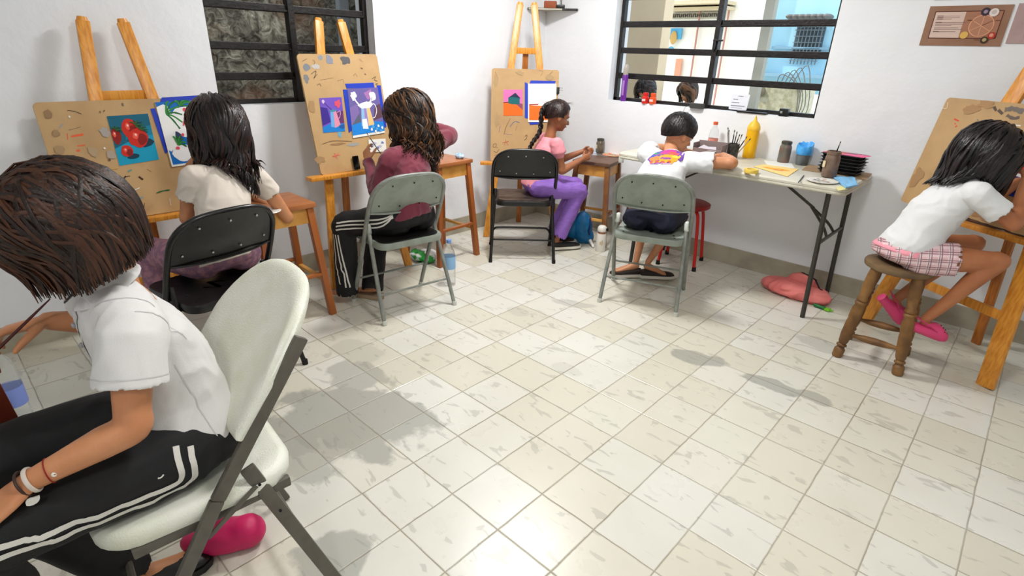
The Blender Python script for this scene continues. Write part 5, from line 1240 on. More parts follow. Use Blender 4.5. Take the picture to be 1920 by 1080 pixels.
shoe(P5, (-1.46, .495, .065), (-1.335, .615, .042), .84, M_cv, M_so, 'canvas_shoe')
shoe(P5, (-1.525, .465, .07), (-1.635, .345, .04), .84, M_cv, M_so, 'canvas_shoe')
M_h5 = hair_mat('hair_black', (0.035, 0.03, 0.03), (0.16, 0.13, 0.12), .36)
hair('hair', P5, J5['hd'], J5['F'], M_h5, nl=1000, s=1.02, L=lambda a, q: .004+q.uniform(0, .008), amin=.95, vol=.10, th=.0032, seed=41, clump=.003, stiff=.3, cap=.06, ears=True)

# ===== person 6: girl at the right easel
M_plaid = bpy.data.materials.new('pink_plaid'); M_plaid.use_nodes = True; nt = M_plaid.node_tree; b = nt.nodes['Principled BSDF']
tc = N(nt, 'ShaderNodeTexCoord'); mp = N(nt, 'ShaderNodeMapping'); mp.inputs['Rotation'].default_value = (0.1, 0.15, 0.25); nt.links.new(tc.outputs['Object'], mp.inputs[0]); sp = N(nt, 'ShaderNodeSeparateXYZ'); nt.links.new(mp.outputs[0], sp.inputs[0])
def band_(x, per, wd, off): 
    f = math_(nt, 'FRACT', math_(nt, 'ADD', math_(nt, 'DIVIDE', x, per), off)); return math_(nt, 'LESS_THAN', f, wd)
xx = math_(nt, 'ADD', sp.outputs[0], math_(nt, 'MULTIPLY', sp.outputs[1], .55)); 
l1 = math_(nt, 'MAXIMUM', band_(xx, .044, .10, 0), band_(xx, .044, .08, .22)); l2_ = math_(nt, 'MAXIMUM', band_(sp.outputs[2], .036, .10, 0), band_(sp.outputs[2], .036, .09, .25))
ww = math_(nt, 'MAXIMUM', band_(xx, .044, .28, .35), band_(sp.outputs[2], .036, .25, .6))
c = mixc(nt, math_(nt, 'MULTIPLY', ww, .6), lin((.88, .72, .74))+(1,), lin((.93, .86, .87))+(1,)); c = mixc(nt, math_(nt, 'MULTIPLY', math_(nt, 'MAXIMUM', l1, l2_), .75), c, lin((.33, .24, .28))+(1,))
nt.links.new(c, b.inputs['Base Color']); b.inputs['Roughness'].default_value = .85
J6 = dict(pel=(-.085, .425, .59), ch=(-.015, .445, .79), nk=(.075, .47, .945), hd=(.085, .55, 1.03), look=(.62, .70, -.38), lp=(-.80, .55, 0), lc=(-.80, .60, 0), up=(.2, .2, 1),
          shL=(-.01, .59, .915), shR=(.115, .37, .905), elL=(.14, .74, .83), wrL=(.27, .80, .97), elR=(.265, .43, .795), wrR=(.245, .60, .955),
          hL=((.5, .4, .6), (.4, .3, -.6), (-.2, .1, .9), .6), hR=((.05, .65, .75), (-.8, .3, -.2), (-.3, -.3, .8), .7),
          hpL=(-.12, .49, .575), hpR=(-.02, .39, .575), knL=(.155, .70, .62), knR=(.265, .49, .61), anL=(-.055, .53, .315), anR=(.09, .42, .285), toL=(.01, .56, .19), toR=(.165, .47, .205), w=.95, hand_s=.80, lr=1.0, hs=1.12, fs=.62)
P6, b6 = person('girl with black shoulder length hair, white shirt and pink plaid shorts, on the turned stool', J6, 0.86, M_sk2)
s6 = upper(P6, J6, .88, M_tee, 'tshirt', hem=.0, slen=.12, sr=.055, cr_=.062, fold=(.006, 14, 15))
T6 = bvh(s6); l6 = lower(P6, J6, .90, M_plaid, 'plaid_shorts', shorts=.50, hipw=.165, wide=1.02, fold=(.005, 18, 3))
M_pk = mat('pink_undershirt', (0.94, 0.62, 0.68), .8); mb = MB(); ax = (V(J6['ch'])-V(J6['pel'])).normalized()
torso(mb, [(V(J6['pel'])-ax*.022+V((0, 0, 0)), J6['lp'], .130, J6['f0'], .105), (V(J6['pel'])-ax*.015, J6['lp'], .139, J6['f0'], .1105), (V(J6['pel'])+ax*.02, J6['lp'], .128, J6['f0'], .098)], n=28); fuse(mb, 'undershirt_hem', M_pk, P6, .005, 4)
M_h6 = hair_mat('hair_jet', (0.035, 0.03, 0.032), (0.17, 0.14, 0.14), .30)
hair('hair', P6, J6['hd'], J6['F'], M_h6, nl=1000, s=1.06, L=lambda a, q: .15+q.uniform(-.04, .03), amin=.85, vol=.40, wave=(.006, 4), coll=[T6], th=.0036, seed=51, clump=.012, stiff=.25, cap=.10, fwd=(-.5, -.2, 0))
M_croc = mat('pink_foam', (0.87, 0.27, 0.48), .5)
def clog(an, d, s, parent):
    an = V(an); d = V(d).normalized(); up = V((0, 0, 1)); up = (up-d*up.dot(d)).normalized(); sd = d.cross(up); c = an-up*.055*s
    c = c-up*.004*s; mb = MB(); mb.loft([(c-d*.055*s, sd, .014*s, up, .014*s), (c-d*.048*s, sd, .030*s, up, .024*s), (c-d*.01*s, sd, .037*s, up, .024*s), (c+d*.030*s+up*.010*s, sd, .043*s, up, .036*s), (c+d*.070*s+up*.014*s, sd, .048*s, up, .042*s), (c+d*.105*s+up*.006*s, sd, .046*s, up, .034*s), (c+d*.130*s, sd, .034*s, up, .024*s), (c+d*.142*s, sd, .016*s, up, .014*s)], n=22, pw=2.3)
    o = mb.build('clog', M_croc, parent)
    MB().sweep([c+d*.055*s+sd*.042*s+up*.024*s, c-d*.01*s+sd*.042*s+up*.045*s, c-d*.052*s+up*.050*s, c-d*.01*s-sd*.042*s+up*.045*s, c+d*.055*s-sd*.042*s+up*.024*s], [(.003*s, .008*s)]*5, n=8, k=6, side=up).build('heel_strap', M_croc, o)
    mb = MB()
    for i, (a, b) in enumerate(((.112, .028), (.094, .035), (.076, .040), (.09, .015), (.108, .010), (.108, -.012), (.094, -.03), (.076, -.036), (.09, -.008))):
        mb.ell(c+d*a*s+sd*b*s+up*(.050-.0072*(abs(b)/.02)**1.6 - (.010 if a > .1 else 0))*s, (.0045*s, .0045*s, .004*s), n=8, m=6)
    mb.build('vent_holes', mat('vent_dark', (0.35, 0.06, 0.15), .8), o)
for k in 'LR': clog(J6['an'+k], V(J6['to'+k])-V(J6['an'+k])+V((0, 0, .055)), .95, P6)

# ===== two people outside the window, only heads and shoulders show above the sill
def outside(label, x, y, z, mh, mc, seed, look=(0.2, -.8, -.9)):
    J = dict(pel=(x, y+.05, z-.60), ch=(x, y+.03, z-.33), nk=(x, y, z-.16), hd=(x, y-.03, z-.02), look=look, lp=(1, 0, 0), lc=(1, 0, 0), shL=(x+.14, y, z-.20), shR=(x-.14, y, z-.20), elL=(x+.19, y, z-.42), elR=(x-.19, y, z-.42), wrL=(x+.12, y-.18, z-.45), wrR=(x-.12, y-.18, z-.45),
             hL=((-.6, -.6, 0), (0, 0, -1), (-.5, 0, .5), .5), hR=((.6, -.6, 0), (0, 0, -1), (.5, 0, .5), .5), hpL=(x+.08, y, z-.60), hpR=(x-.08, y, z-.60), knL=(x+.1, y-.38, z-.60), knR=(x-.1, y-.38, z-.60), anL=(x+.1, y-.38, z-1.0), anR=(x-.1, y-.38, z-1.0), toL=(x+.1, y-.5, z-1.06), toR=(x-.1, y-.5, z-1.06))
    P, b = person(label, J, .9, M_sk1, .009); s_ = upper(P, J, .92, mc, hem=.02, voxel=.01, fold=None); lower(P, J, .9, M_navy2, voxel=.011)
    hair('hair', P, J['hd'], J['F'], mh, nl=160, s=.92, L=lambda a, q: .12+q.uniform(-.03, .03), amin=.8, vol=.25, th=.008, seed=seed, clump=.008, cap=.1, coll=[bvh(s_)])
    MB().box((x, y+.04, (z-.70-.07)/2), (.34, .34, z-.70+.07), bev=.02).build('seat_block', M_wht, P)
    return P
p_ = at(1213, 172, y=2.2); outside('person with dark hair seated outside, behind the purple can in the window', p_.x, 2.2, p_.z+.02, M_h2, M_cream, 61)
p_ = at(1292, 172, y=3.25); outside('person seated outside, behind the two paint bottles in the window', p_.x, 3.25, p_.z+.02, M_h3, mat('teal_shirt', (0.35, 0.72, 0.70), .8), 62, (-.4, -.8, -.8))
# ------------------------------------------------------------------ pictures and paint marks on the boards
M_paper = mat('paper_white', (0.93, 0.93, 0.90), .6); M_tape = mat('blue_tape', (0.08, 0.22, 0.72), .5)
def sheet(name, label, F, quad, cat, mpaper=None, th=.0015, base=0.0):
    """a flat sheet on a board: quad of board coordinates TL TR BR BL -> thing, paint frame of unit coordinates"""
    t = MB().prism([quad[3], quad[2], quad[1], quad[0]], base+.0002, base+th, F).build(name, mpaper or M_paper, None, smooth=False)
    tag(t, label, cat); q = [V((a, b, 0)) for a, b in quad]
    def uv(x, y): # x right 0..1, y up 0..1
        p = (q[3]*(1-x)+q[2]*x)*(1-y)+(q[0]*(1-x)+q[1]*x)*y; return (p.x, p.y)
    return t, Paint(F @ Matrix.Translation((0, 0, base+th))), uv
def PU(uv, pts): return [uv(min(max(p[0], 0), 1), min(max(p[1], 0), 1)) for p in pts]
def tape(F, quad, n, parent, z=.002):
    for i, (a, b, c, d) in enumerate(quad): MB().prism([d, c, b, a], .0004, z+.0006*(i+1), F).build('masking_tape', M_tape, parent, smooth=False)
# board 1
b = BG(F1)
RED = (0.80, 0.16, 0.10); RD2 = (0.55, 0.08, 0.06); GRN = (0.16, 0.40, 0.18); GD = (0.10, 0.26, 0.16); TEAL = (0.04, 0.50, 0.62); TEAL2 = (0.05, 0.38, 0.48)
t, p, uv = sheet('strawberry_picture', 'small teal strawberry picture taped to the wide board at left', F1, b((200, 218), (277, 213), (298, 299), (224, 311)), 'picture')
p.sh(PU(uv, [(0, 0), (1, 0), (1, 1), (0, 1)]), TEAL2); p.sh(PU(uv, [(0, 0), (1, 0), (1, .55), (.5, .5), (0, .35)]), (0.05, 0.60, 0.74)); p.sh(PU(uv, [(.3, 0.5), (1, .55), (1, .75), (.4, .72)]), TEAL)
for cx, cy, rx, ry, s_ in ((.47, .73, .19, .19, 1), (.10, .60, .12, .16, 2), (.62, .52, .24, .20, 3), (.27, .27, .15, .12, 4)):
    if s_ > 2: p.sh(PU(uv, blob(cx+.12, cy-.12, rx*1.0, ry*.45, s_, 16, .1)), (0.05, 0.22, 0.30))
    p.sh(PU(uv, blob(cx, cy, rx, ry, s_, 20, .12)), RD2 if s_ == 2 else RED); p.sh(PU(uv, blob(cx+rx*.35, cy-ry*.25, rx*.5, ry*.6, s_+9, 14, .2)), RD2); p.sh(PU(uv, blob(cx-rx*.25, cy+ry*.2, rx*.3, ry*.35, s_+5, 12, .3)), (0.93, 0.36, 0.28)); p.sh(PU(uv, blob(cx-rx*.2, cy+ry*.3, rx*.12, ry*.14, s_+6, 8, .3)), (0.98, 0.78, 0.75))
for x0, y0, L_ in ((.62, .78, .2), (.12, .72, .15), (.72, .68, .18)):
    for k in range(6): a = -.5+k*.55; p.st(PU(uv, [(x0, y0), (x0+L_*.5*math.cos(a), y0+L_*.4*math.sin(a)), (x0+L_*math.cos(a), y0+L_*.6*math.sin(a)-.02)]), .006, GRN if k % 2 else GD)
p.build('painted_shapes', t)
t, p, uv = sheet('strawberry_canvas', 'unfinished blue and white strawberry canvas on the wide board, framed in blue tape', F1, b((290, 192), (385, 188), (415, 300), (322, 313)), 'painting', th=.006)
BL = (0.04, 0.42, 0.75)
p.sh(PU(uv, [(.03, .03), (1, .03), (1, 1), (0, 1)]), BL); p.sh(PU(uv, blob(.06, .62, .24, .34, 3, 20, .15)), (0.95, 0.95, 0.94)); p.sh(PU(uv, blob(.52, .68, .27, .26, 5, 22, .15)), (0.95, 0.95, 0.95)); p.sh(PU(uv, blob(.28, .20, .19, .14, 7, 18, .15)), (0.95, 0.95, 0.95))
p.sh(PU(uv, blob(.27, .44, .06, .10, 8, 12, .2)), (0.22, 0.25, 0.40))
for x0, y0, L_, a0 in ((.15, .82, .3, -.9), (.45, .93, .25, -.2), (.22, .33, .16, -.2)):
    for k in range(6): a = a0+k*.42; p.st(PU(uv, [(x0, y0), (x0+L_*.5*math.cos(a), y0+L_*.5*math.sin(a)+.02), (x0+L_*math.cos(a), y0+L_*math.sin(a)-.01)]), .010, (0.20, 0.55, 0.22) if k % 2 else (0.12, 0.42, 0.20))
p.st(PU(uv, [(.42, .62), (.47, .70), (.56, .72)]), .010, (0.92, 0.30, 0.36)); p.sh(PU(uv, blob(.52, .87, .03, .03, 3, 8)), (0.92, 0.3, 0.35)); p.sh(PU(uv, blob(.36, .48, .025, .025, 3, 8)), (0.92, 0.3, 0.35)); p.sh(PU(uv, blob(.20, .28, .04, .025, 4, 8)), (0.92, 0.3, 0.35))
p.build('painted_shapes', t); tape(F1, [b((282, 204), (290, 203), (321, 280), (310, 288)), b((303, 183), (384, 178), (388, 186), (300, 192))], 2, t)
p = Paint(F1); OR = (0.91, 0.38, 0.22)
for L_, w_, c in [([(133, 256), (156, 252)], .011, OR), ([(145, 274), (160, 272)], .007, OR), ([(126, 250), (127, 262)], .004, OR), ([(143, 283), (150, 282)], .012, OR), ([(145, 293), (157, 298)], .006, OR), ([(126, 207), (140, 209), (153, 214)], .003, (0.2, 0.15, 0.12)), ([(129, 244), (145, 240), (152, 237)], .0015, (0.35, 0.3, 0.25)),
                  ([(111, 240), (118, 232)], .008, (0.60, 0.60, 0.58)), ([(225, 338), (235, 332), (244, 330)], .005, (0.25, 0.18, 0.14)), ([(232, 335), (236, 330)], .007, (0.2, 0.14, 0.12)), ([(260, 331), (268, 337)], .012, (0.25, 0.14, 0.10)), ([(240, 322), (247, 318)], .010, (0.40, 0.58, 0.55)),
                  ([(293, 362), (305, 358), (318, 356)], .008, (0.20, 0.40, 0.22)), ([(250, 357), (262, 352)], .005, (0.92, 0.9, 0.86)), ([(318, 372), (320, 385)], .003, (0.92, 0.9, 0.86)), ([(260, 373), (268, 369)], .011, (0.58, 0.63, 0.62)), ([(268, 405), (271, 380)], .003, (0.3, 0.15, 0.1)),
                  ([(262, 392), (266, 394)], .008, (0.85, 0.35, 0.25)), ([(229, 193), (231, 199)], .007, (0.45, 0.38, 0.36)), ([(194, 210), (196, 206)], .004, (0.3, 0.2, 0.15)), ([(188, 212), (187, 208)], .005, (0.45, 0.25, 0.18)), ([(275, 317), (284, 322)], .002, (0.35, 0.28, 0.2)), ([(206, 317), (222, 315)], .004, (0.85, 0.68, 0.35))]:
    p.st(b(*L_), w_, c)
for (u, v, r_, c) in [(197, 248, .020, (0.66, 0.63, 0.61)), (208, 291, .016, (0.68, 0.62, 0.56)), (175, 285, .02, (0.70, 0.60, 0.46)), (196, 278, .004, (0.95, 0.94, 0.9)), (205, 300, .005, (0.4, 0.3, 0.2)), (130, 219, .004, (0.93, 0.9, 0.85)), (112, 280, .018, (0.66, 0.54, 0.39)), (90, 215, .015, (0.60, 0.47, 0.34)), (105, 250, .014, (0.63, 0.51, 0.37))]:
    x, y = onb(F1, u, v); p.sh(blob(x, y, r_, r_*1.1, u, 14, .35), c)
p.build('paint_marks', B1)
# board 2
b = BG(F2)
t, p, uv = sheet('jug_picture', 'small violet picture of a blue and pink jug on the upright board', F2, b((598, 184), (640, 182), (647, 246), (606, 249)), 'picture')
p.sh(PU(uv, [(0, 0), (1, 0), (1, 1), (0, 1)]), (0.44, 0.32, 0.74)); p.sh(PU(uv, [(0, .2), (.4, .3), (.3, .7), (0, .75)]), (0.24, 0.16, 0.55)); p.sh(PU(uv, [(.6, .2), (1, .25), (1, .6), (.7, .6)]), (0.40, 0.20, 0.42)); p.sh(PU(uv, [(0, 0), (1, 0), (1, .22), (.5, .28), (0, .16)]), (0.10, 0.50, 0.82))
p.sh(PU(uv, [(.38, .16), (.62, .12), (.60, .60), (.42, .60)]), (0.42, 0.66, 0.88)); p.sh(PU(uv, [(.55, .12), (.82, .18), (.68, .60), (.56, .60)]), (0.88, 0.56, 0.66)); p.sh(PU(uv, blob(.54, .62, .16, .035, 1, 14, .1)), (0.25, 0.55, 0.62)); p.st(PU(uv, [(.72, .56), (.86, .60), (.84, .46), (.76, .38)]), .004, (0.88, 0.66, 0.78))
p.st(PU(uv, [(.5, .64), (.36, .74), (.22, .84), (.14, .90)]), .003, (0.15, 0.1, 0.2)); p.sh(PU(uv, blob(.15, .9, .07, .05, 2, 12, .4)), (0.85, 0.75, 0.85)); p.sh(PU(uv, blob(.80, .82, .12, .10, 3, 14, .5)), (0.85, 0.32, 0.42)); p.sh(PU(uv, blob(.9, .15, .12, .06, 3, 14, .5)), (0.12, 0.35, 0.62))
p.build('painted_shapes', t)
t, p, uv = sheet('jug_canvas', 'larger unfinished jug canvas framed in blue tape on the upright board', F2, b((651, 167), (707, 164), (721, 249), (661, 259)), 'painting', th=.006)
p.sh(PU(uv, [(0, .05), (1, .05), (1, 1), (0, 1)]), (0.42, 0.37, 0.62)); p.sh(PU(uv, [(0, .3), (.25, .55), (.3, .3), (.2, .25), (0, .25)]), (0.35, 0.38, 0.45)); p.sh(PU(uv, [(.5, .9), (.75, .97), (.8, .8), (.6, .75)]), (0.65, 0.45, 0.68)); p.sh(PU(uv, [(.7, .3), (1, .35), (1, .65), (.8, .6)]), (0.36, 0.24, 0.30)); p.sh(PU(uv, [(.0, .25), (.0, .62), (.22, .68), (.28, .5)]), (0.50, 0.42, 0.66))
p.sh(PU(uv, [(0, .05), (1, .05), (1, .25), (.4, .32), (0, .26)]), (0.12, 0.52, 0.85)); W_ = (0.95, 0.95, 0.96)
p.sh(PU(uv, [(.30, .22), (.68, .20), (.60, .62), (.36, .62)]), (0.55, 0.74, 0.88)); p.sh(PU(uv, [(.42, .22), (.52, .21), (.50, .62), (.44, .62)]), (0.62, 0.50, 0.75)); p.sh(PU(uv, [(.52, .20), (.70, .22), (.62, .60), (.53, .60)]), (0.92, 0.76, 0.50)); p.sh(PU(uv, [(.33, .16), (.5, .14), (.48, .36), (.34, .36)]), W_)
p.sh(PU(uv, [(.24, .66), (.36, .58), (.62, .58), (.74, .68), (.55, .72), (.4, .70)]), W_); p.st(PU(uv, [(.62, .58), (.78, .66), (.84, .52), (.76, .38), (.68, .36)]), .006, W_); p.st(PU(uv, [(.3, .66), (.2, .76), (.18, .86)]), .012, W_); p.sh(PU(uv, blob(.15, .86, .11, .08, 2, 14, .4)), W_); p.sh(PU(uv, blob(.78, .82, .10, .11, 5, 14, .3)), W_); p.st(PU(uv, [(.55, .68), (.66, .70), (.76, .80)]), .014, W_)
for k in range(7): p.sh(PU(uv, blob(.6+.055*k, .12+.06*math.sin(k*2.1), .035, .03, k, 10, .4)), (W_, (0.3, 0.66, 0.9))[k % 2])
p.build('painted_shapes', t); tape(F2, [b((647, 157), (700, 155), (702, 165), (650, 166)), b((643, 168), (651, 168), (660, 244), (654, 249)), b((706, 160), (713, 160), (724, 238), (716, 240))], 3, t)
p = Paint(F2)
for (u, v, rx, ry, c, s_) in [(575, 126, .020, .018, (0.50, 0.52, 0.54), 1), (574, 147, .018, .022, (0.50, 0.50, 0.50), 2), (601, 108, .014, .012, (0.55, 0.57, 0.60), 3), (618, 113, .024, .026, (0.54, 0.55, 0.60), 4), (648, 113, .030, .026, (0.38, 0.37, 0.38), 5), (592, 125, .030, .012, (0.74, 0.72, 0.70), 6), (663, 271, .040, .010, (0.62, 0.62, 0.60), 7), (637, 251, .014, .022, (0.45, 0.66, 0.75), 8), (635, 270, .05, .006, (0.62, 0.48, 0.34), 9), (585, 200, .02, .04, (0.68, 0.54, 0.37), 10), (600, 300, .03, .02, (0.66, 0.53, 0.37), 11)]:
    x, y = onb(F2, u, v); p.sh(blob(x, y, rx, ry, s_, 16, .35), c)
DK = (0.22, 0.15, 0.12)
for L_, w_, c in [([(583, 139), (592, 133), (591, 141), (588, 147), (595, 139)], .003, DK), ([(594, 160), (599, 157), (602, 162)], .0025, DK), ([(697, 148), (704, 144), (702, 150), (707, 152)], .003, DK), ([(704, 158), (708, 157)], .005, DK), ([(567, 115), (575, 110)], .002, DK), ([(600, 150), (625, 146)], .0015, (0.5, 0.38, 0.28)), ([(604, 270), (625, 264), (660, 265)], .004, (0.55, 0.42, 0.3)),
                  ([(623, 293), (637, 290)], .004, (0.92, 0.42, 0.38)), ([(627, 286), (632, 298)], .004, (0.92, 0.42, 0.38)), ([(635, 286), (625, 297)], .003, (0.92, 0.42, 0.38)), ([(632, 152), (643, 149), (644, 156)], .0015, DK), ([(662, 143), (666, 138), (670, 144)], .002, DK), ([(673, 110), (680, 116)], .002, (0.55, 0.4, 0.3)), ([(676, 127), (680, 129)], .004, DK), ([(683, 138), (686, 140)], .004, DK), ([(586, 112), (590, 116), (588, 121)], .002, DK)]:
    p.st(b(*L_), w_, c)
p.build('paint_marks', B2)
# board 3
b = BG(F3)
t, p, uv = sheet('barn_picture', 'small pink and orange picture of a teal barn on the corner board', F3, b((944, 168), (980, 168), (980, 217), (944, 217)), 'picture')
p.sh(PU(uv, [(0, 0), (1, 0), (1, 1), (0, 1)]), (0.93, 0.45, 0.70)); p.sh(PU(uv, [(0, 0), (1, 0), (1, .45), (.4, .5), (0, .5)]), (0.93, 0.42, 0.10)); p.sh(PU(uv, [(.45, .48), (.7, .42), (1, .22), (1, .45), (.9, .47)]), (0.55, 0.28, 0.40)); p.sh(PU(uv, [(.25, .48), (.25, .68), (.45, .75), (.85, .72), (.85, .44), (.45, .44)]), (0.04, 0.40, 0.42)); p.sh(PU(uv, [(.22, .68), (.62, .88), (.9, .66), (.45, .72)]), (0.12, 0.16, 0.30)); p.sh(PU(uv, [(0, .49), (.25, .5), (.25, .54), (0, .52)]), (0.45, 0.1, 0.15))
p.build('painted_shapes', t)
t, p, uv = sheet('barn_canvas', 'mostly white canvas with orange foreground on the corner board, behind the girl in pink', F3, b((990, 157), (1043, 157), (1043, 229), (990, 229)), 'painting', th=.006)
p.sh(PU(uv, [(.04, .05), (.95, .05), (.95, .30), (.6, .42), (.04, .44)]), (0.93, 0.44, 0.12)); p.sh(PU(uv, [(.04, .44), (.35, .45), (.38, .48), (.04, .47)]), (0.65, 0.16, 0.12)); p.st(PU(uv, [(.5, .5), (.7, .55)]), .002, (0.6, 0.5, 0.5)); p.build('painted_shapes', t)
tape(F3, [b((995, 151), (1042, 152), (1040, 158), (992, 158)), b((984, 154), (990, 157), (990, 222), (984, 221)), b((993, 229), (1020, 229), (1008, 233), (993, 234))], 3, t)
p = Paint(F3)
for L_, w_, c in [([(945, 252), (949, 238), (957, 222)], .005, (0.42, 0.36, 0.24)), ([(956, 238), (965, 228), (974, 230)], .008, (0.45, 0.45, 0.50)), ([(966, 245), (970, 236)], .004, (0.5, 0.35, 0.2)), ([(936, 248), (938, 236)], .004, (0.45, 0.32, 0.55)), ([(947, 251), (961, 252)], .003, (0.45, 0.35, 0.6)), ([(942, 268), (954, 265)], .004, (0.70, 0.25, 0.15)), ([(949, 261), (946, 272)], .004, (0.7, 0.25, 0.15)), ([(949, 266), (953, 273)], .003, (0.7, 0.25, 0.15)),
                  ([(925, 271), (930, 269), (930, 275), (925, 276), (925, 271)], .0035, DK), ([(926, 283), (931, 286), (936, 280)], .0035, DK), ([(931, 277), (933, 277)], .004, DK), ([(984, 256), (988, 253), (987, 260), (983, 263)], .004, DK), ([(1010, 132), (1018, 134), (1014, 142)], .002, (0.42, 0.3, 0.22)), ([(1028, 142), (1036, 134)], .0025, (0.42, 0.3, 0.22)), ([(926, 292), (940, 288), (948, 291)], .0025, (0.5, 0.3, 0.2)), ([(928, 135), (932, 142)], .002, (0.4, 0.3, 0.22)), ([(970, 286), (978, 290)], .002, (0.55, 0.3, 0.2))]:
    p.st(b(*L_), w_, c)
for (u, v, rx, ry) in [(930, 150, .02, .04), (975, 137, .03, .015), (932, 225, .015, .05), (1030, 145, .03, .02)]:
    x, y = onb(F3, u, v); p.sh(blob(x, y, rx, ry, u, 16, .5), (0.70, 0.58, 0.42))
p.build('paint_marks', B3)
x, y = onb(F3, 1046, 170); cl = MB(); cl.box((x, y, .004), (.022, .05, .022), bev=.003, M=F3); cl.sweep([F3 @ V((x+.005, y+.005, .012)), F3 @ V((x+.02, y+.02, .02)), F3 @ V((x+.035, y+.012, .018))], .001, n=5); cl.sweep([F3 @ V((x+.005, y-.005, .012)), F3 @ V((x+.02, y+.003, .02)), F3 @ V((x+.035, y-.002, .018))], .001, n=5)
tag(cl.build('binder_clip', M_black), 'black binder clip on the right edge of the corner board', 'clip')
# board 4
b = BG(F4)
t, p, uv = sheet('landscape_canvas', 'red and purple canvas with blue tape on the large right board', F4, b((1874, 262), (1950, 268), (1938, 376), (1862, 352)), 'painting', th=.006)
p.sh(PU(uv, [(0, 0), (1, 0), (1, 1), (0, 1)]), (0.88, 0.16, 0.12)); p.sh(PU(uv, [(0, 0), (1, 0), (1, .40), (0, .38)]), (0.24, 0.16, 0.42)); p.sh(PU(uv, [(.15, .42), (.35, .62), (.6, .66), (.75, .4)]), (0.42, 0.26, 0.36)); p.sh(PU(uv, blob(.68, .78, .16, .12, 3, 14, .4)), (0.94, 0.93, 0.93)); p.sh(PU(uv, [(.1, .36), (.7, .34), (.7, .40), (.1, .41)]), (0.90, 0.88, 0.88)); p.sh(PU(uv, [(0, 0), (1, 0), (1, .16), (0, .14)]), (0.16, 0.12, 0.50)); p.build('painted_shapes', t)
tape(F4, [b((1878, 256), (1948, 262), (1948, 270), (1876, 264)), b((1862, 350), (1938, 372), (1936, 380), (1860, 357))], 2, t)
p = Paint(F4)
for L_, w_, c in [([(1789, 223), (1798, 227)], .010, (0.85, 0.28, 0.18)), ([(1791, 238), (1795, 236)], .009, (0.85, 0.28, 0.18)), ([(1790, 231), (1792, 233)], .006, (0.85, 0.28, 0.18)), ([(1864, 200), (1868, 208)], .014, (0.36, 0.30, 0.26)), ([(1872, 206), (1880, 214)], .016, (0.36, 0.30, 0.26)), ([(1884, 206), (1900, 204), (1919, 210)], .03, (0.46, 0.42, 0.39)), ([(1888, 216), (1900, 222), (1912, 220)], .02, (0.42, 0.36, 0.32)), ([(1898, 234), (1914, 236)], .007, (0.94, 0.92, 0.88)), ([(1882, 233), (1888, 234)], .008, (0.94, 0.92, 0.88)), ([(1832, 224), (1835, 226)], .008, (0.5, 0.52, 0.52)), ([(1842, 230), (1858, 226), (1868, 234)], .006, (0.62, 0.44, 0.34)),
                  ([(1806, 412), (1830, 419), (1870, 432), (1925, 448)], .035, (0.26, 0.17, 0.11)), ([(1866, 431), (1880, 434), (1890, 440)], .016, (0.55, 0.45, 0.42)), ([(1898, 440), (1908, 446)], .014, (0.42, 0.36, 0.5)), ([(1820, 412), (1835, 416)], .01, (0.4, 0.26, 0.16)),
                  ([(1765, 202), (1775, 203), (1778, 192)], .003, (0.9, 0.88, 0.82))]:
    p.st(b(*L_), w_, c)
for (u, v, rx, ry) in [(1820, 205, .04, .02), (1850, 196, .05, .02), (1720, 330, .03, .05), (1850, 400, .08, .04)]:
    x, y = onb(F4, u, v); p.sh(blob(x, y, rx, ry, u, 16, .5), (0.67, 0.52, 0.36))
p.build('paint_marks', B4)
# phone on the easel ledge
x, y = onb(F2, 666, 305)
tag(MB().box((x, y, .012), (.042, .082, .008), bev=.004, M=F2).build('phone', mat('phone_black', (0.03, 0.03, 0.035), .12)), 'black phone propped on the easel ledge left of the maroon sleeve', 'phone')
b = BG(F2); x, y = onb(F2, 702, 268)
pp, p, uv = sheet('palette_sheet', 'white palette sheet with blue smears at the bottom of the upright board', F2, b((690, 262), (722, 260), (724, 284), (692, 286)), 'palette', th=.004, base=.001)
for k in range(5): p.sh(PU(uv, blob(.2+.15*k, .5+.2*math.sin(k*2), .09, .1, k, 10, .5)), ((0.45, 0.55, 0.75), (0.75, 0.75, 0.85))[k % 2])
p.build('paint_smears', pp)

# ------------------------------------------------------------------ small things
def jar(name, label, c, r_, h, m_body, m_lid=None, m_in=None, fill=.8, neck=.8, group=None, lid=True):
    t = thing(name, label, 'jar', tuple(c), 0, group)
    MB().lathe([(.004, 0), (r_*.9, 0), (r_, .006), (r_, h*.68), (r_*.96, h*.76), (r_*neck, h*.84), (r_*neck, h), (r_*(neck-.1), h), (r_*(neck-.1), h*.85), (r_*.9, h*.74), (r_*.93, .01), (.004, .008)]).build('glass', m_body, t)
    if m_in: MB().lathe([(.004, .009), (r_*.9, .011), (r_*.91, h*fill*.66/.8), (.004, h*fill*.66/.8)]).build('dirty_water', m_in, t)
    if lid: MB().lathe([(r_*neck*1.0, h*.86), (r_*neck*1.09, h*.87), (r_*neck*1.09, h*.99), (r_*neck*.98, h), (r_*neck*.9, h), (r_*neck*.9, h*.86)], cap=False).build('rim', m_lid or m_body, t)
    return t
M_murk = mat('murky_glass', (0.46, 0.43, 0.37), .15, var=(0.38, 0.34, 0.29), vscale=30, coat=.5); M_rim = mat('tarnished_rim', (0.33, 0.33, 0.30), .35, metal=.5)
M_murk2 = mat('paint_smeared_glass', (0.40, 0.40, 0.37), .2, var=(0.50, 0.36, 0.30), vscale=24, coat=.4); M_murk3 = mat('brown_smeared_glass', (0.50, 0.41, 0.35), .3, var=(0.42, 0.33, 0.28), vscale=22, coat=.3)
M_lab = mat('paper_label', (0.86, 0.80, 0.66), .7)
sz = 1.0752; sy = WY+.034
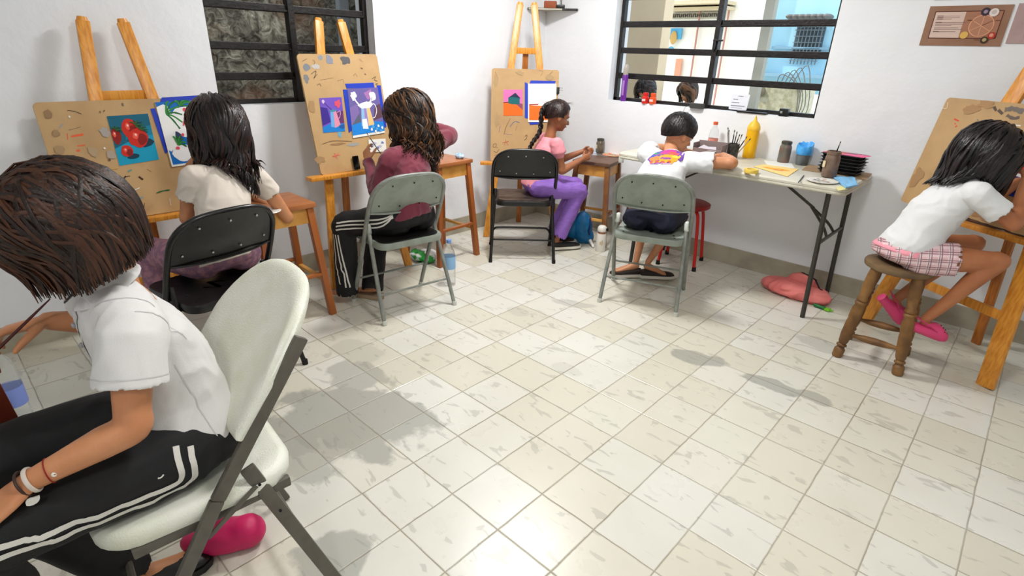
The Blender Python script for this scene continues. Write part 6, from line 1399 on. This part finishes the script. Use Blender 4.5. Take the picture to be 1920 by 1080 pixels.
pc = at(1190, 188, z=sz); t = thing('spray_can', 'tall purple can with clear cap on the window sill', 'can', (pc.x, sy, sz))
MB().lathe([(.004, 0), (.022, 0), (.0235, .004), (.0235, .19), (.02, .197), (.004, .198)]).build('can_body', mat('can_purple', (0.42, 0.14, 0.58), .3), t)
MB().lathe([(.019, .195), (.0205, .20), (.0205, .24), (.016, .262), (.010, .272), (.003, .274)]).build('cap', mat('cap_grey', (0.70, 0.66, 0.62), .2), t)
MB().box((.003, -.0232, .10), (.018, .002, .11)).build('can_label', mat('label_lilac', (0.66, 0.48, 0.76), .4), t)
for i, (u, v, c, lb) in enumerate(((1259, 190, (0.85, 0.16, 0.14), 'small red paint bottle on the window sill'), (1274, 191, (0.92, 0.34, 0.14), 'small orange paint bottle on the window sill'))):
    q = at(u, v, z=sz); t = thing('paint_bottle', lb, 'bottle', (q.x, sy-.02-(.0 if i else .004), sz)); m_ = mat('paint_bottle_%d' % i, c, .35)
    MB().lathe([(.004, 0), (.025, 0), (.026, .004), (.026, .045), (.018, .053), (.018, .058), (.004, .058)]).build('bottle', m_, t)
    MB().lathe([(.004, .057), (.020, .057), (.021, .062), (.021, .078), (.004, .08)]).build('lid', m_, t); MB().box((0, -.0262, .026), (.03, .002, .016)).build('bottle_label', mat('label_pale', (0.93, 0.80, 0.78), .5), t)
for i, (u, v) in enumerate(((1157, 183), (1172, 183))):
    q = at(u, v, z=sz); t = MB(); t.box((q.x, sy, sz+.010), (.035, .03, .02), Matrix.Rotation(.3+i, 3, 'Z'), .004); t.sweep([(q.x-.02, sy, sz+.02), (q.x, sy-.01, sz+.035), (q.x+.02, sy, sz+.022)], .0022, n=6)
    tag(t.build('binder_clip', mat('clip_black', (0.07, 0.07, 0.06), .3)), ('black binder clip at the far left corner of the right window sill', 'black binder clip beside the purple can on the sill')[i], 'clip')
q = at(1338, 200, z=sz); t = thing('dark_device', 'dark grey rounded device with a thin cable on the window sill edge', 'device', (q.x, WY-.002, sz), world=False)
MB().prism(rrect(.105, .06, .028, 7), .001, .034).build('device_body', mat('device_grey', (0.25, 0.25, 0.24), .6), t)
MB().sweep([(-.05, -.02, .012), (-.075, -.034, .0), (-.085, -.026, -.05), (-.082, -.014, -.16), (-.085, -.012, -.27)], .0022, n=6).build('cable', mat('cable_grey', (0.68, 0.68, 0.68), .5), t)
q = at(1436, 209, z=sz); tag(MB().box((q.x, sy-.015, sz+.006), (.20, .055, .011), bev=.004).build('black_tray', M_blk), 'flat black tray under the white card on the window sill', 'tray')
q = at(1459, 200, z=sz); t = thing('note_card', 'white card with short lines of writing leaning in the window', 'card', (q.x, sy-.008, sz+.0125), 0.0)
cm = Matrix.Rotation(math.radians(78), 4, 'X'); MB().prism(rrect(.125, .105, .006, 3, 0, .053), 0, .002, cm).build('card', mat('card_white', (0.88, 0.89, 0.93), .5), t, smooth=False)
p = Paint(cm @ Matrix.Translation((0, 0, .002))); ik = (0.35, 0.37, 0.42)
for x0, x1_, y_ in ((-.015, .02, .088), (-.045, -.01, .066), (-.05, .0, .045), (-.052, .045, .024)): 
    x = x0
    while x < x1_: p.sh([(x, y_), (x+.006, y_), (x+.006, y_+.005), (x, y_+.005)], ik); x += .009
p.sh([(-.048, .012), (.03, .012), (.03, .0135), (-.048, .0135)], ik); p.build('writing', t)
q = at(1500, 213, z=sz); t = thing('black_box', 'small black cube shaped box at the right end of the window sill', 'box', (q.x, sy-.015, sz)); MB().box((0, 0, .024), (.055, .045, .048), bev=.004).build('box', mat('box_black', (0.09, 0.10, 0.09), .4), t); MB().box((-.012, -.0232, .026), (.014, .001, .014)).build('mark', mat('mark_grey', (0.6, 0.6, 0.6), .5), t, smooth=False)
# table top things
def tt(u, v, ymax=1.17, dz=0.0):
    q = at(u, v, z=TZ); k = 1.0
    if q.y > ymax: # slide along the view line to the wall
        q = q.lerp(V((CAM.x, CAM.y, TZ)), (q.y-ymax)/(q.y-CAM.y))
    return V((q.x, q.y, TZ+.0005))
q = tt(1333, 285, 1.165); t = thing('water_bottle', 'clear plastic bottle with orange cap behind the grey box', 'bottle', q)
M_pet = mat('clear_plastic', (0.93, 0.95, 0.95), .08, trans=.85, ior=1.15, alpha=.55)
MB().lathe([(.004, 0), (.031, 0), (.033, .01), (.031, .04), (.033, .07), (.033, .12), (.028, .15), (.014, .175), (.0125, .19), (.004, .19)]).build('bottle', M_pet, t)
MB().lathe([(.0335, .055), (.034, .06), (.034, .09), (.0335, .095)], cap=False).build('label', mat('label_pinkish', (0.86, 0.55, 0.50), .5), t); MB().lathe([(.004, .186), (.0155, .186), (.016, .189), (.016, .206), (.004, .208)]).build('cap', mat('cap_orange', (0.88, 0.42, 0.26), .4), t)
M_gbox = mat('lilac_cardboard', (0.56, 0.49, 0.48), .8); q = tt(1328, 295, 1.10); t = thing('cardboard_box', 'open lilac grey cardboard box on the table beside the boy', 'box', q, .08)
for c_, d_ in (((0, .05, .05), (.19, .003, .10)), ((0, -.05, .03), (.19, .003, .06)), ((-.095, 0, .045), (.003, .1, .09)), ((.095, 0, .045), (.003, .1, .09)), ((0, 0, .002), (.19, .1, .003))): MB().box(c_, d_).build('panel', M_gbox, t, smooth=False)
tag(MB().prism([(-.07, -.045), (.07, -.052), (.04, .01), (-.01, .0), (-.05, .02)], 0, .0015, Matrix.Translation((q.x, q.y-.005, TZ+.068)) @ Matrix.Rotation(.35, 4, 'X')).build('folded_paper', mat('paper_lilac', (0.78, 0.75, 0.78), .7), smooth=False), 'folded pale paper sticking out of the lilac grey box', 'paper')
q = tt(1371, 297, 1.08); cup = thing('brush_cup', 'black mesh cup holding paint brushes on the table', 'cup', q)
MB().lathe([(.004, 0), (.034, 0), (.036, .003), (.038, .095), (.036, .097), (.033, .094), (.031, .006), (.004, .005)]).build('cup', mat('cup_dark', (0.16, 0.15, 0.14), .4, var=(0.32, 0.31, 0.29), vscale=50), cup)
random.seed(12)
cols = [(0.10, 0.08, 0.08), (0.72, 0.70, 0.66), (0.12, 0.1, 0.1), (0.30, 0.26, 0.24), (0.10, 0.08, 0.08), (0.86, 0.84, 0.8), (0.14, 0.12, 0.12), (0.75, 0.62, 0.45)]
whr = ['leaning furthest left in', 'second from the left in', 'third from the left in', 'fourth from the left in', 'fifth from the left in', 'pale, standing upright in', 'leaning right in', 'leaning furthest right in']
for i in range(8):
    k = i/7; a = V((q.x-.02+.04*k, q.y+random.uniform(-.012, .012), TZ+.012)); e = V((q.x-.065+.16*k, q.y+random.uniform(-.02, .03), TZ+.185-.045*k+random.uniform(0, .015)))
    brush('paint_brush', 'paint brush '+whr[i]+' the black mesh cup', e, a, mat('cup_brush_%d' % i, cols[i], .4), mat('bristle_dark', (0.14, 0.11, 0.1), .7), r=.0035, tip=.016, group='brushes in the mesh cup')
q = tt(1403, 294, 1.15); t = thing('paint_bottle', 'large yellow plastic squeeze bottle on the table', 'bottle', q)
M_yel = mat('yellow_plastic', (0.96, 0.74, 0.06), .35, var=(0.93, 0.68, 0.05), vscale=14)
MB().lathe([(.004, 0), (.038, 0), (.041, .006), (.040, .05), (.041, .12), (.040, .172), (.039, .182), (.004, .183)]).build('bottle', M_yel, t)
MB().lathe([(.004, .18), (.041, .18), (.042, .186), (.040, .20), (.030, .222), (.012, .24), (.006, .262), (.0035, .272), (.001, .272)]).build('nozzle_cap', mat('yellow_cap', (0.95, 0.76, 0.22), .4), t)
q = tt(1468, 302, 1.15); jar('glass_jar', 'smeared glass jar of murky water near the wall on the table', q, .037, .135, M_murk2, M_rim)
q = tt(1503, 306, 1.16); t = thing('bag_lined_cup', 'grey plastic cup lined with a blue bag on the table', 'cup', q)
MB().lathe([(.004, 0), (.034, 0), (.036, .004), (.043, .085), (.041, .086), (.034, .006), (.004, .005)]).build('cup', mat('smoky_plastic', (0.42, 0.45, 0.46), .25, var=(0.34, 0.36, 0.37), vscale=20), t)
mb = MB(); n = 40; vs = []; fs = []
for j in range(7):
    for i in range(n):
        a = 2*PI*i/n; k = noise.noise(V((math.cos(a)*2.5, math.sin(a)*2.5, j*.6))); R_ = (.0455, .048, .050, .047, .043, .034, .02)[j]+.005*k; z = (.065, .075, .098, .125, .128, .112, .095)[j]+.012*k*(j > 0)+.012*math.sin(a)*(j > 1)
        vs.append((R_*math.cos(a), R_*math.sin(a), z))
for j in range(6):
    for i in range(n): fs.append((j*n+i, j*n+(i+1) % n, (j+1)*n+(i+1) % n, (j+1)*n+i))
mb.add(vs, fs); mb.build('blue_bag', mat('blue_film', (0.25, 0.62, 0.92), .3, var=(0.35, 0.72, 0.96), vscale=20), t)
def flat(name, label, cat, poly, m, z, th=.0012, zz=None):
    """thin thing lying flat, outline in pixels of its edge on the table plane"""
    pts = [at(u, v, z=TZ) for u, v in poly]; pts = [(p_.x, min(p_.y, 1.19)) for p_ in pts]
    o = MB().prism(pts, TZ+z, TZ+z+th).build(name, m, smooth=False); return tag(o, label, cat), pts
def paint_flat(z): return Paint(Matrix.Translation((0, 0, TZ+z)))
flat('paper_sheet', 'white paper sheet under the orange picture on the table', 'paper', [(1432, 301), (1485, 304), (1490, 316), (1440, 312)], M_paper, .0006)
o, pts = flat('orange_picture', 'yellow picture with an orange shape lying on the table', 'picture', [(1412, 313), (1432, 309), (1497, 318), (1476, 332)], mat('pic_yellow', (0.96, 0.82, 0.50), .6), .0022)
p = paint_flat(.0035); c_ = V((sum(a for a, _ in pts)/4, sum(b for _, b in pts)/4, 0)); p.sh(blob(c_.x, c_.y, .085, .028, 2, 18, .25), (0.96, 0.62, 0.08)); p.sh(blob(c_.x-.01, c_.y+.002, .045, .010, 4, 14, .3), (0.98, 0.78, 0.35)); p.sh(blob(c_.x+.03, c_.y-.035, .03, .01, 5, 12, .3), (0.85, 0.45, 0.38)); p.build('painted_shapes', o)
q = tt(1408, 324); t = MB(); t.lathe([(.026, .0), (.039, .0), (.040, .003), (.040, .019), (.039, .022), (.026, .022), (.025, .011), (.026, 0)], tuple(q), cap=False, n=32); tag(t.build('tape_roll', mat('tape_yellow', (0.93, 0.80, 0.36), .5)), 'yellow roll of tape on the table by the elbow of the boy', 'tape')
a_, b__ = at(1497, 342, z=TZ+.004), at(1507, 329, z=TZ+.004); tag(MB().sweep([a_, b__], .0035, n=6, k=1).build('pencil', mat('pencil_grey', (0.33, 0.34, 0.36), .4)), 'short grey pencil lying on the table left of the white palette', 'pencil')
flat('cardboard_sheet', 'flat brown cardboard sheet under the jar and the trays', 'cardboard', [(1503, 319), (1520, 308), (1636, 326), (1624, 338)], mat('kraft_board', (0.66, 0.55, 0.42), .8, var=(0.60, 0.49, 0.37), vscale=9), .0006, .003)
q = tt(1541, 341); t = thing('palette_plate', 'white oval palette plate with paint specks on the table front', 'palette', V((q.x, q.y, TZ)), .15)
MB().lathe([(.004, .002), (.068, .002), (.079, .006), (.081, .009), (.078, .010), (.066, .006), (.004, .006)], n=36).build('plate', mat('plate_white', (0.90, 0.89, 0.86), .3), t)
p = Paint(Matrix.Translation((0, 0, .0062))); random.seed(8)
for k in range(14): a = random.random()*6.28; r_ = .015+random.random()*.048; p.sh(blob(math.cos(a)*r_, math.sin(a)*r_, .009, .005, k, 9, .5), random.choice([(0.62, 0.62, 0.52), (0.75, 0.45, 0.38), (0.80, 0.72, 0.45), (0.55, 0.62, 0.70), (0.95, 0.95, 0.93)]))
p.build('paint_specks', t)
mb = MB(); vs = []; fs = []; A = [at(1560, 332, z=TZ), at(1601, 336, z=TZ), at(1608, 350, z=TZ), at(1585, 355, z=TZ)]; n = 12
for i in range(n+1):
    for j in range(n+1):
        x, y = i/n, j/n; p_ = (A[0]*(1-x)+A[1]*x)*(1-y)+(A[3]*(1-x)+A[2]*x)*y; k = noise.noise(V((x*4, y*4, 2))); vs.append((p_.x+.006*k, min(p_.y, 1.18), TZ+.012+.007*k))
for i in range(n):
    for j in range(n): a = i*(n+1)+j; fs.append((a, a+1, a+n+2, a+n+1))
N0 = len(vs); vs += [(x, y, TZ+.004) for x, y, z in vs]; fs += [tuple(k+N0 for k in f[::-1]) for f in fs]
ed = [i*(n+1) for i in range(n+1)]+[n*(n+1)+j for j in range(1, n+1)]+[i*(n+1)+n for i in range(n-1, -1, -1)]+[j for j in range(n-1, 0, -1)]
fs += [(ed[k], ed[(k+1) % len(ed)], ed[(k+1) % len(ed)]+N0, ed[k]+N0) for k in range(len(ed))]
mb.add(vs, fs); tag(mb.build('blue_cloth', mat('cloth_light_blue', (0.52, 0.75, 0.92), .8)), 'crumpled light blue cloth beside the white palette plate', 'cloth')
flat('yellow_paper', 'scrap of pale yellow paper at the front corner of the table', 'paper', [(1566, 352), (1584, 348), (1590, 355), (1572, 358)], mat('paper_yellow', (0.88, 0.85, 0.58), .7), .0006)
# trays
M_tray = mat('black_tray_plastic', (0.10, 0.10, 0.095), .3, var=(0.16, 0.16, 0.15), vscale=20)
bq = tt(1592, 322, 1.05); bq.x -= .045
for i in range(6):
    z0 = TZ+.0045+i*.0185; dx, dy, rz = random.uniform(-.006, .006), random.uniform(-.005, .005), random.uniform(-.05, .05)
    t = MB(); R_ = Matrix.Translation((bq.x+dx, bq.y+dy, z0)) @ Matrix.Rotation(-.10+rz, 4, 'Z')
    L = []
    for g, z in ((-.02, 0), (0, .0165), (.010, .0175), (.010, .0155)): L.append([(x, y, z) for x, y in rrect(.21+g, .155+g, .02, 4)])
    for g, z in ((.0, .0145), (-.024, .002)): L.append([(x, y, z) for x, y in rrect(.206+g, .151+g, .02, 4)])
    n = len(L[0]); vs = [p_ for r_ in L for p_ in r_]; fs = [(a*n+j, a*n+(j+1) % n, (a+1)*n+(j+1) % n, (a+1)*n+j) for a in range(len(L)-1) for j in range(n)]; fs.append(tuple(range(n-1, -1, -1))); fs.append(tuple((len(L)-1)*n+j for j in range(n)))
    t.add(vs, fs, R_); tag(t.build('paint_tray', M_tray, smooth=False), 'black plastic tray, '+['lowest', 'second from the bottom', 'third from the bottom', 'fourth from the bottom', 'fifth from the bottom', 'topmost'][i]+' of the stack on the table', 'tray', 'stack of black trays')
zt = TZ+.0045+6*.0185+.0015
t = MB().prism([(-.105, -.055), (.125, -.075), (.13, .03), (-.095, .055)], 0, .002, Matrix.Translation((bq.x, bq.y, zt)) @ Matrix.Rotation(-.10, 4, 'Z')).build('pink_picture', mat('pic_pink', (0.94, 0.42, 0.62), .6), smooth=False); tag(t, 'pink and orange picture lying on top of the black trays', 'picture')
p = Paint(Matrix.Translation((bq.x, bq.y, zt+.002)) @ Matrix.Rotation(-.10, 4, 'Z')); p.sh([(-.103, -.053), (.0, -.063), (.03, .04), (-.093, .053)], (0.93, 0.46, 0.36)); p.sh(blob(.02, .01, .05, .016, 3, 14, .3), (0.45, 0.35, 0.45)); p.build('painted_shapes', t)
q = tt(1553, 333); q.y -= .0; jr = jar('glass_jar', 'large brown smeared jar with a label in front of the black trays', V((q.x-.004, q.y+.01, TZ+.0045)), .040, .145, M_murk3, M_murk3, neck=.86)
MB().box((-.030, -.0335, .072), (.022, .002, .036), Matrix.Rotation(-.73, 3, 'Z')).build('jar_label', M_lab, jr, smooth=False)
brush('paint_brush', 'dark brush standing in the large brown jar on the table', (q.x+.012, q.y+.02, TZ+.205), (q.x-.012, q.y+.015, TZ+.03), M_blk, M_blk, r=.003, tip=.012)
# stool tops
S3 = V((-2.25, .955, .655)); q = at(1124, 287, z=.655)
j3 = jar('glass_jar', 'murky glass jar of brush water on the worn brown stool', (q.x, q.y, .6555), .034, .118, M_murk, M_rim); MB().box((-.012, -.0335, .055), (.016, .002, .03), Matrix.Rotation(-.35, 3, 'Z')).build('jar_label', M_lab, j3, smooth=False)
q = at(1146, 292, z=.655); t = thing('paint_palette', 'round orange smeared palette on the worn brown stool', 'palette', (q.x-.005, q.y+.01, .6555))
MB().lathe([(.004, 0), (.07, 0), (.077, .006), (.075, .008), (.068, .004), (.004, .004)], n=32).build('disc', mat('palette_orange', (0.88, 0.50, 0.36), .4, var=(0.80, 0.74, 0.55), vscale=28), t)
p = Paint(Matrix.Translation((0, 0, .0042))); random.seed(4)
for k in range(11): a = random.random()*6.28; r_ = random.random()*.055; p.sh(blob(math.cos(a)*r_, math.sin(a)*r_, .013, .008, k, 10, .5), random.choice([(0.92, 0.32, 0.22), (0.93, 0.78, 0.42), (0.88, 0.85, 0.78), (0.55, 0.52, 0.36)]))
p.build('paint_blobs', t)
q = at(1107, 288, z=.655); tag(MB().box((q.x, q.y+.01, .661), (.085, .05, .010), Matrix.Rotation(.6, 3, 'Z'), .004).build('small_tray', mat('tray_ice', (0.78, 0.84, 0.95), .3)), 'pale blue white tray at the left edge of the worn brown stool', 'tray')
tag(MB().lathe([(.004, 0), (.019, 0), (.020, .003), (.020, .042), (.018, .046), (.004, .047)], (-2.055, .975, .6555)).build('white_pot', M_cap), 'small white pot at the right edge of the worn brown stool', 'pot')
q = at(862, 297, z=.712); mb = MB(); mb.ell((q.x, q.y, .728), (.035, .025, .016)); o = fuse(mb, 'crumpled_wrapper', mat('wrapper_blue', (0.50, 0.70, 0.88), .4, var=(0.85, 0.9, 0.95), vscale=40), None, .004, 1, fold=(.008, 45, 3)); tag(o, 'crumpled blue white wrapper on the stool beside the curly haired person', 'wrapper')
q = at(512, 398, z=.65); tag(MB().lathe([(.004, 0), (.05, 0), (.056, .005), (.054, .007), (.004, .004)], (q.x-.02, q.y-.01, .6505), n=28).build('palette_plate', mat('plate_white', (0.9, 0.89, 0.86), .3)), 'white palette plate half hidden behind the arm on the orange brown stool', 'palette')
q = at(8, 668, x=-1.345); js = thing('glass_jar', 'clear glass jar with coppery band on the dark red stool at left', 'jar', (-1.40, -2.775, .7005))
MB().lathe([(.004, 0), (.024, 0), (.026, .004), (.026, .055), (.021, .066), (.022, .07), (.022, .082), (.020, .082), (.019, .066), (.023, .054), (.023, .006), (.004, .005)]).build('glass', mat('jar_glass', (0.85, 0.86, 0.86), .05, trans=.7, alpha=.6, ior=1.2), js)
MB().lathe([(.0262, .02), (.0268, .022), (.0268, .04), (.0262, .042)], cap=False).build('copper_band', mat('copper', (0.72, 0.36, 0.18), .25, metal=.6), js); MB().lathe([(.019, .078), (.024, .078), (.0245, .086), (.022, .09), (.018, .088)], cap=False).build('white_rim', M_cap, js)
q = at(38, 783, z=0); t = thing('water_bottle', 'clear plastic bottle with blue label on the floor at the left edge', 'bottle', (q.x, q.y, 0))
def pet(t, s, lab, lc):
    MB().lathe([(r_*s, z*s) for r_, z in [(.004, .004), (.022, 0), (.036, .004), (.038, .012), (.037, .05), (.038, .06), (.037, .11), (.038, .14), (.037, .19), (.03, .225), (.014, .25), (.013, .275), (.004, .275)]]).build('bottle', M_pet, t); MB().lathe([(r_*s, z*s) for r_, z in [(.0385, lab[0]), (.0388, lab[0]+.003), (.0388, lab[1]-.003), (.0385, lab[1])]], cap=False).build('label', mat('label_'+lc[0], lc[1], .4), t)
    MB().lathe([(.004, .272*s), (.015*s, .272*s), (.0155*s, .292*s), (.004, .293*s)]).build('cap', mat('cap_blue', (0.45, 0.6, 0.85), .4), t)
pet(t, 1.15, (.06, .13), ('violet', (0.50, 0.58, 0.86)))
q = at(843, 533, z=0); t = thing('water_bottle', 'large clear water bottle with pale blue label by the grey chair leg', 'bottle', (q.x, q.y, 0)); pet(t, 1.05, (.11, .19), ('blue', (0.55, 0.72, 0.88)))
q = at(792, 488, z=0); mb = MB(); mb.ell((q.x, q.y, .035), (.11, .075, .035)); mb.ell((q.x+.06, q.y+.02, .045), (.06, .05, .04)); o = fuse(mb, 'snack_bag', mat('foil_green', (0.12, 0.55, 0.20), .25, var=(0.85, 0.85, 0.85), vscale=9, vpos=(.48, .52)), None, .007, 1, fold=(.016, 22, 3)); tag(o, 'crumpled green and silver snack bag on the floor under the grey chair', 'bag')
q = at(1126, 467, z=0); q = q+V((.02, -.035, 0)); t = thing('thermos', 'white bottle with brown neck standing on the floor by the worn stool', 'bottle', (q.x, q.y, 0)); M_ther = mat('thermos_white', (0.90, 0.89, 0.85), .35)
MB().lathe([(.004, 0), (.036, 0), (.038, .004), (.038, .13), (.035, .142), (.004, .143)]).build('flask', M_ther, t); MB().lathe([(.004, .142), (.030, .142), (.030, .162), (.004, .162)]).build('neck', mat('thermos_neck', (0.62, 0.42, 0.30), .4), t)
MB().lathe([(.004, .16), (.034, .16), (.037, .17), (.034, .192), (.022, .204), (.004, .207)]).build('lid', M_ther, t); MB().box((.036, .01, .178), (.02, .022, .02), bev=.005).build('spout', M_rub, t)
p = Paint(Matrix.Translation((.026, -.0285, .075)) @ Matrix.Rotation(.74, 4, 'Z') @ Matrix.Rotation(PI/2, 4, 'X')); p.sh(blob(0, 0, .012, .016, 3, 16, .6), (0.80, 0.72, 0.60)); p.sh(blob(.004, .014, .006, .008, 4, 12, .6), (0.76, 0.66, 0.54)); p.build('flower_print', t)
a_, b__ = at(1112, 462, z=.012), at(1101, 440, z=.06); tag(MB().sweep([a_, a_.lerp(b__, .5), b__], [.010, .013, .011], n=10).build('cream_tube', M_ther), 'small cream tube leaning on the floor beside the blue bag', 'tube')
# backpacks
def bag(name, label, blobs, m, fold, voxel=.008):
    mb = MB()
    for c, r_, rz in blobs: mb.ell(c, r_, Matrix.Rotation(rz, 3, 'Z') if not isinstance(rz, Matrix) else rz, 22, 14)
    o = fuse(mb, name, m, None, voxel, 4, fold=fold); return tag(o, label, 'bag')
M_bb = mat('blue_nylon', (0.07, 0.42, 0.62), .5, var=(0.05, 0.34, 0.54), vscale=6)
t = thing('blue_backpack', 'bright blue backpack on the floor behind the purple trousers', 'bag', (-2.26, .86, 0), world=True)
mb = MB(); mb.ell((-2.235, .80, .13), (.075, .06, .135), Matrix.Rotation(.5, 3, 'Z')); mb.ell((-2.34, .74, .12), (.10, .06, .12), Matrix.Rotation(.75, 3, 'Z')); mb.ell((-2.20, .83, .06), (.05, .05, .06)); fuse(mb, 'sack', M_bb, t, .008, 5, fold=(.008, 14, 5))
MB().sweep([(-2.17, .80, .22), (-2.16, .79, .17), (-2.165, .785, .12), (-2.155, .79, .09)], (.004, .008), n=8).build('strap', mat('navy_strap', (0.05, 0.12, 0.35), .6), t)
M_pb = mat('coral_nylon', (0.92, 0.52, 0.50), .65, var=(0.87, 0.45, 0.44), vscale=8); A = at(1415, 535, z=.02); B = at(1555, 575, z=.02)
t = thing('pink_backpack', 'limp coral pink backpack lying on the floor under the table', 'bag', ((A.x+B.x)/2, (A.y+B.y)/2+.05, 0), world=True)
cx, cy = (A.x+B.x)/2, (A.y+B.y)/2+.06; an_ = math.atan2(B.y-A.y, B.x-A.x); R_ = Matrix.Rotation(an_, 3, 'Z'); mb = MB()
for dx, dy, rx, ry, rz in ((0, 0, .21, .095, .050), (-.08, .02, .13, .085, .045), (.12, -.005, .10, .075, .045), (.02, .055, .10, .04, .075)): mb.ell(V((cx, cy, rz*.95))+R_ @ V((dx, dy, 0)), (rx, ry, rz), R_)
pk = fuse(mb, 'sack', M_pb, t, .007, 4, fold=(.014, 13, 7, (1, 1.5, 1.5))); TP = bvh(pk)
mb = MB(); ribbon(mb, TP, [V((cx, cy, .1))+R_ @ V(p_) for p_ in ((-.02, .05, .1), (.05, .03, .1), (.12, .02, .1), (.17, -.01, .05))], .012, .003); mb.build('black_webbing', M_rub, pk)
mb = MB(); ribbon(mb, TP, [V((cx, cy, .1))+R_ @ V(p_) for p_ in ((-.14, .0, .1), (-.05, .04, .1), (.03, .045, .1))], .004, .002); mb.build('zip_piping', mat('piping_ochre', (0.75, 0.50, 0.30), .6), pk)
mb = MB(); ribbon(mb, TP, [V((cx, cy, .1))+R_ @ V(p_) for p_ in ((-.05, .08, .1), (-.03, .085, .1), (-.015, .08, .1))], .012, .003); mb.build('green_tag', mat('tag_lime', (0.55, 0.75, 0.18), .5), pk)
q = at(1545, 578, z=.012); mb = MB(); d_ = V((.55, -.1, 0)).normalized(); mb.sweep([q-d_*.055, q+d_*.0], .011, n=10, k=1); o = mb.build('green_key_tag', mat('green_deep', (0.08, 0.42, 0.20), .4)); tag(o, 'green tubular charm on the floor in front of the pink backpack', 'charm')
mb = MB(); mb.prism([(0, -.012), (.03, -.02), (.022, -.004), (.05, 0), (.022, .006), (.03, .022), (0, .012)], -.006, .004, Matrix.Translation(q+d_*.004)); mb.build('lime_leaf', mat('lime', (0.45, 0.75, 0.15), .4), o)
q = at(405, 1012, z=.03)+V((.02, .02, 0)); bag('pink_bag', 'magenta pink bag lying on the floor under the white chair', [((q.x-.005, q.y-.0, .045), (.12, .06, .045), 1.05), ((q.x+.03, q.y+.05, .05), (.06, .05, .05), 1.0)], mat('magenta_cloth', (0.78, 0.10, 0.36), .5), (.004, 12, 3))
q = at(5, 926, x=-1.0)
# waist pouch strap seen on the middle black chair

mb = MB(); mb.sweep([(-2.32, .30, .575), (-2.30, .30, .52), (-2.285, .31, .47)], (.010, .003), n=8); tag(mb.build('black_strap', M_rub), 'short black strap hanging below the back of the middle black chair', 'strap')

# surface patterns become part of the mesh they lie on
def join(par, ch):
    me, mc = par.data, ch.data; M = par.matrix_parent_inverse.inverted() if par.parent else Matrix()
    Mc = ch.matrix_parent_inverse if ch.parent else Matrix()
    idx = []
    for m in mc.materials:
        if m.name not in [x.name for x in me.materials]: me.materials.append(m)
        idx.append([x.name for x in me.materials].index(m.name))
    bm = bmesh.new(); bm.from_mesh(me); n0 = len(bm.faces); bm.from_mesh(mc); bm.faces.ensure_lookup_table()
    src = [p.material_index for p in mc.polygons]
    for k in range(len(src)): bm.faces[n0+k].material_index = idx[src[k]]
    bm.to_mesh(me); bm.free(); bpy.data.objects.remove(ch)
for o in [o for o in list(bpy.data.objects) if o.name.split('.')[0] in ('paint_marks', 'painted_shapes', 'rivets', 'seat_holes', 'leg_bolts', 'vent_holes', 'paint_smears', 'writing') and o.parent and o.parent.type == 'MESH']:
    join(o.parent, o)
for o in bpy.data.objects:
    if o.parent or 'category' not in o: continue
    n_ = o.name.split('.')[0]
    g_ = {'folding_chair': 'metal folding chairs', 'easel': 'wooden easels', 'drawing_board': 'drawing boards on the easels', 'square_stool': 'square wooden stools', 'ceiling_lamp': 'round ceiling lamps', 'glass_jar': 'glass jars of brush water', 'binder_clip': 'black binder clips'}.get(n_)
    if g_: o['group'] = g_
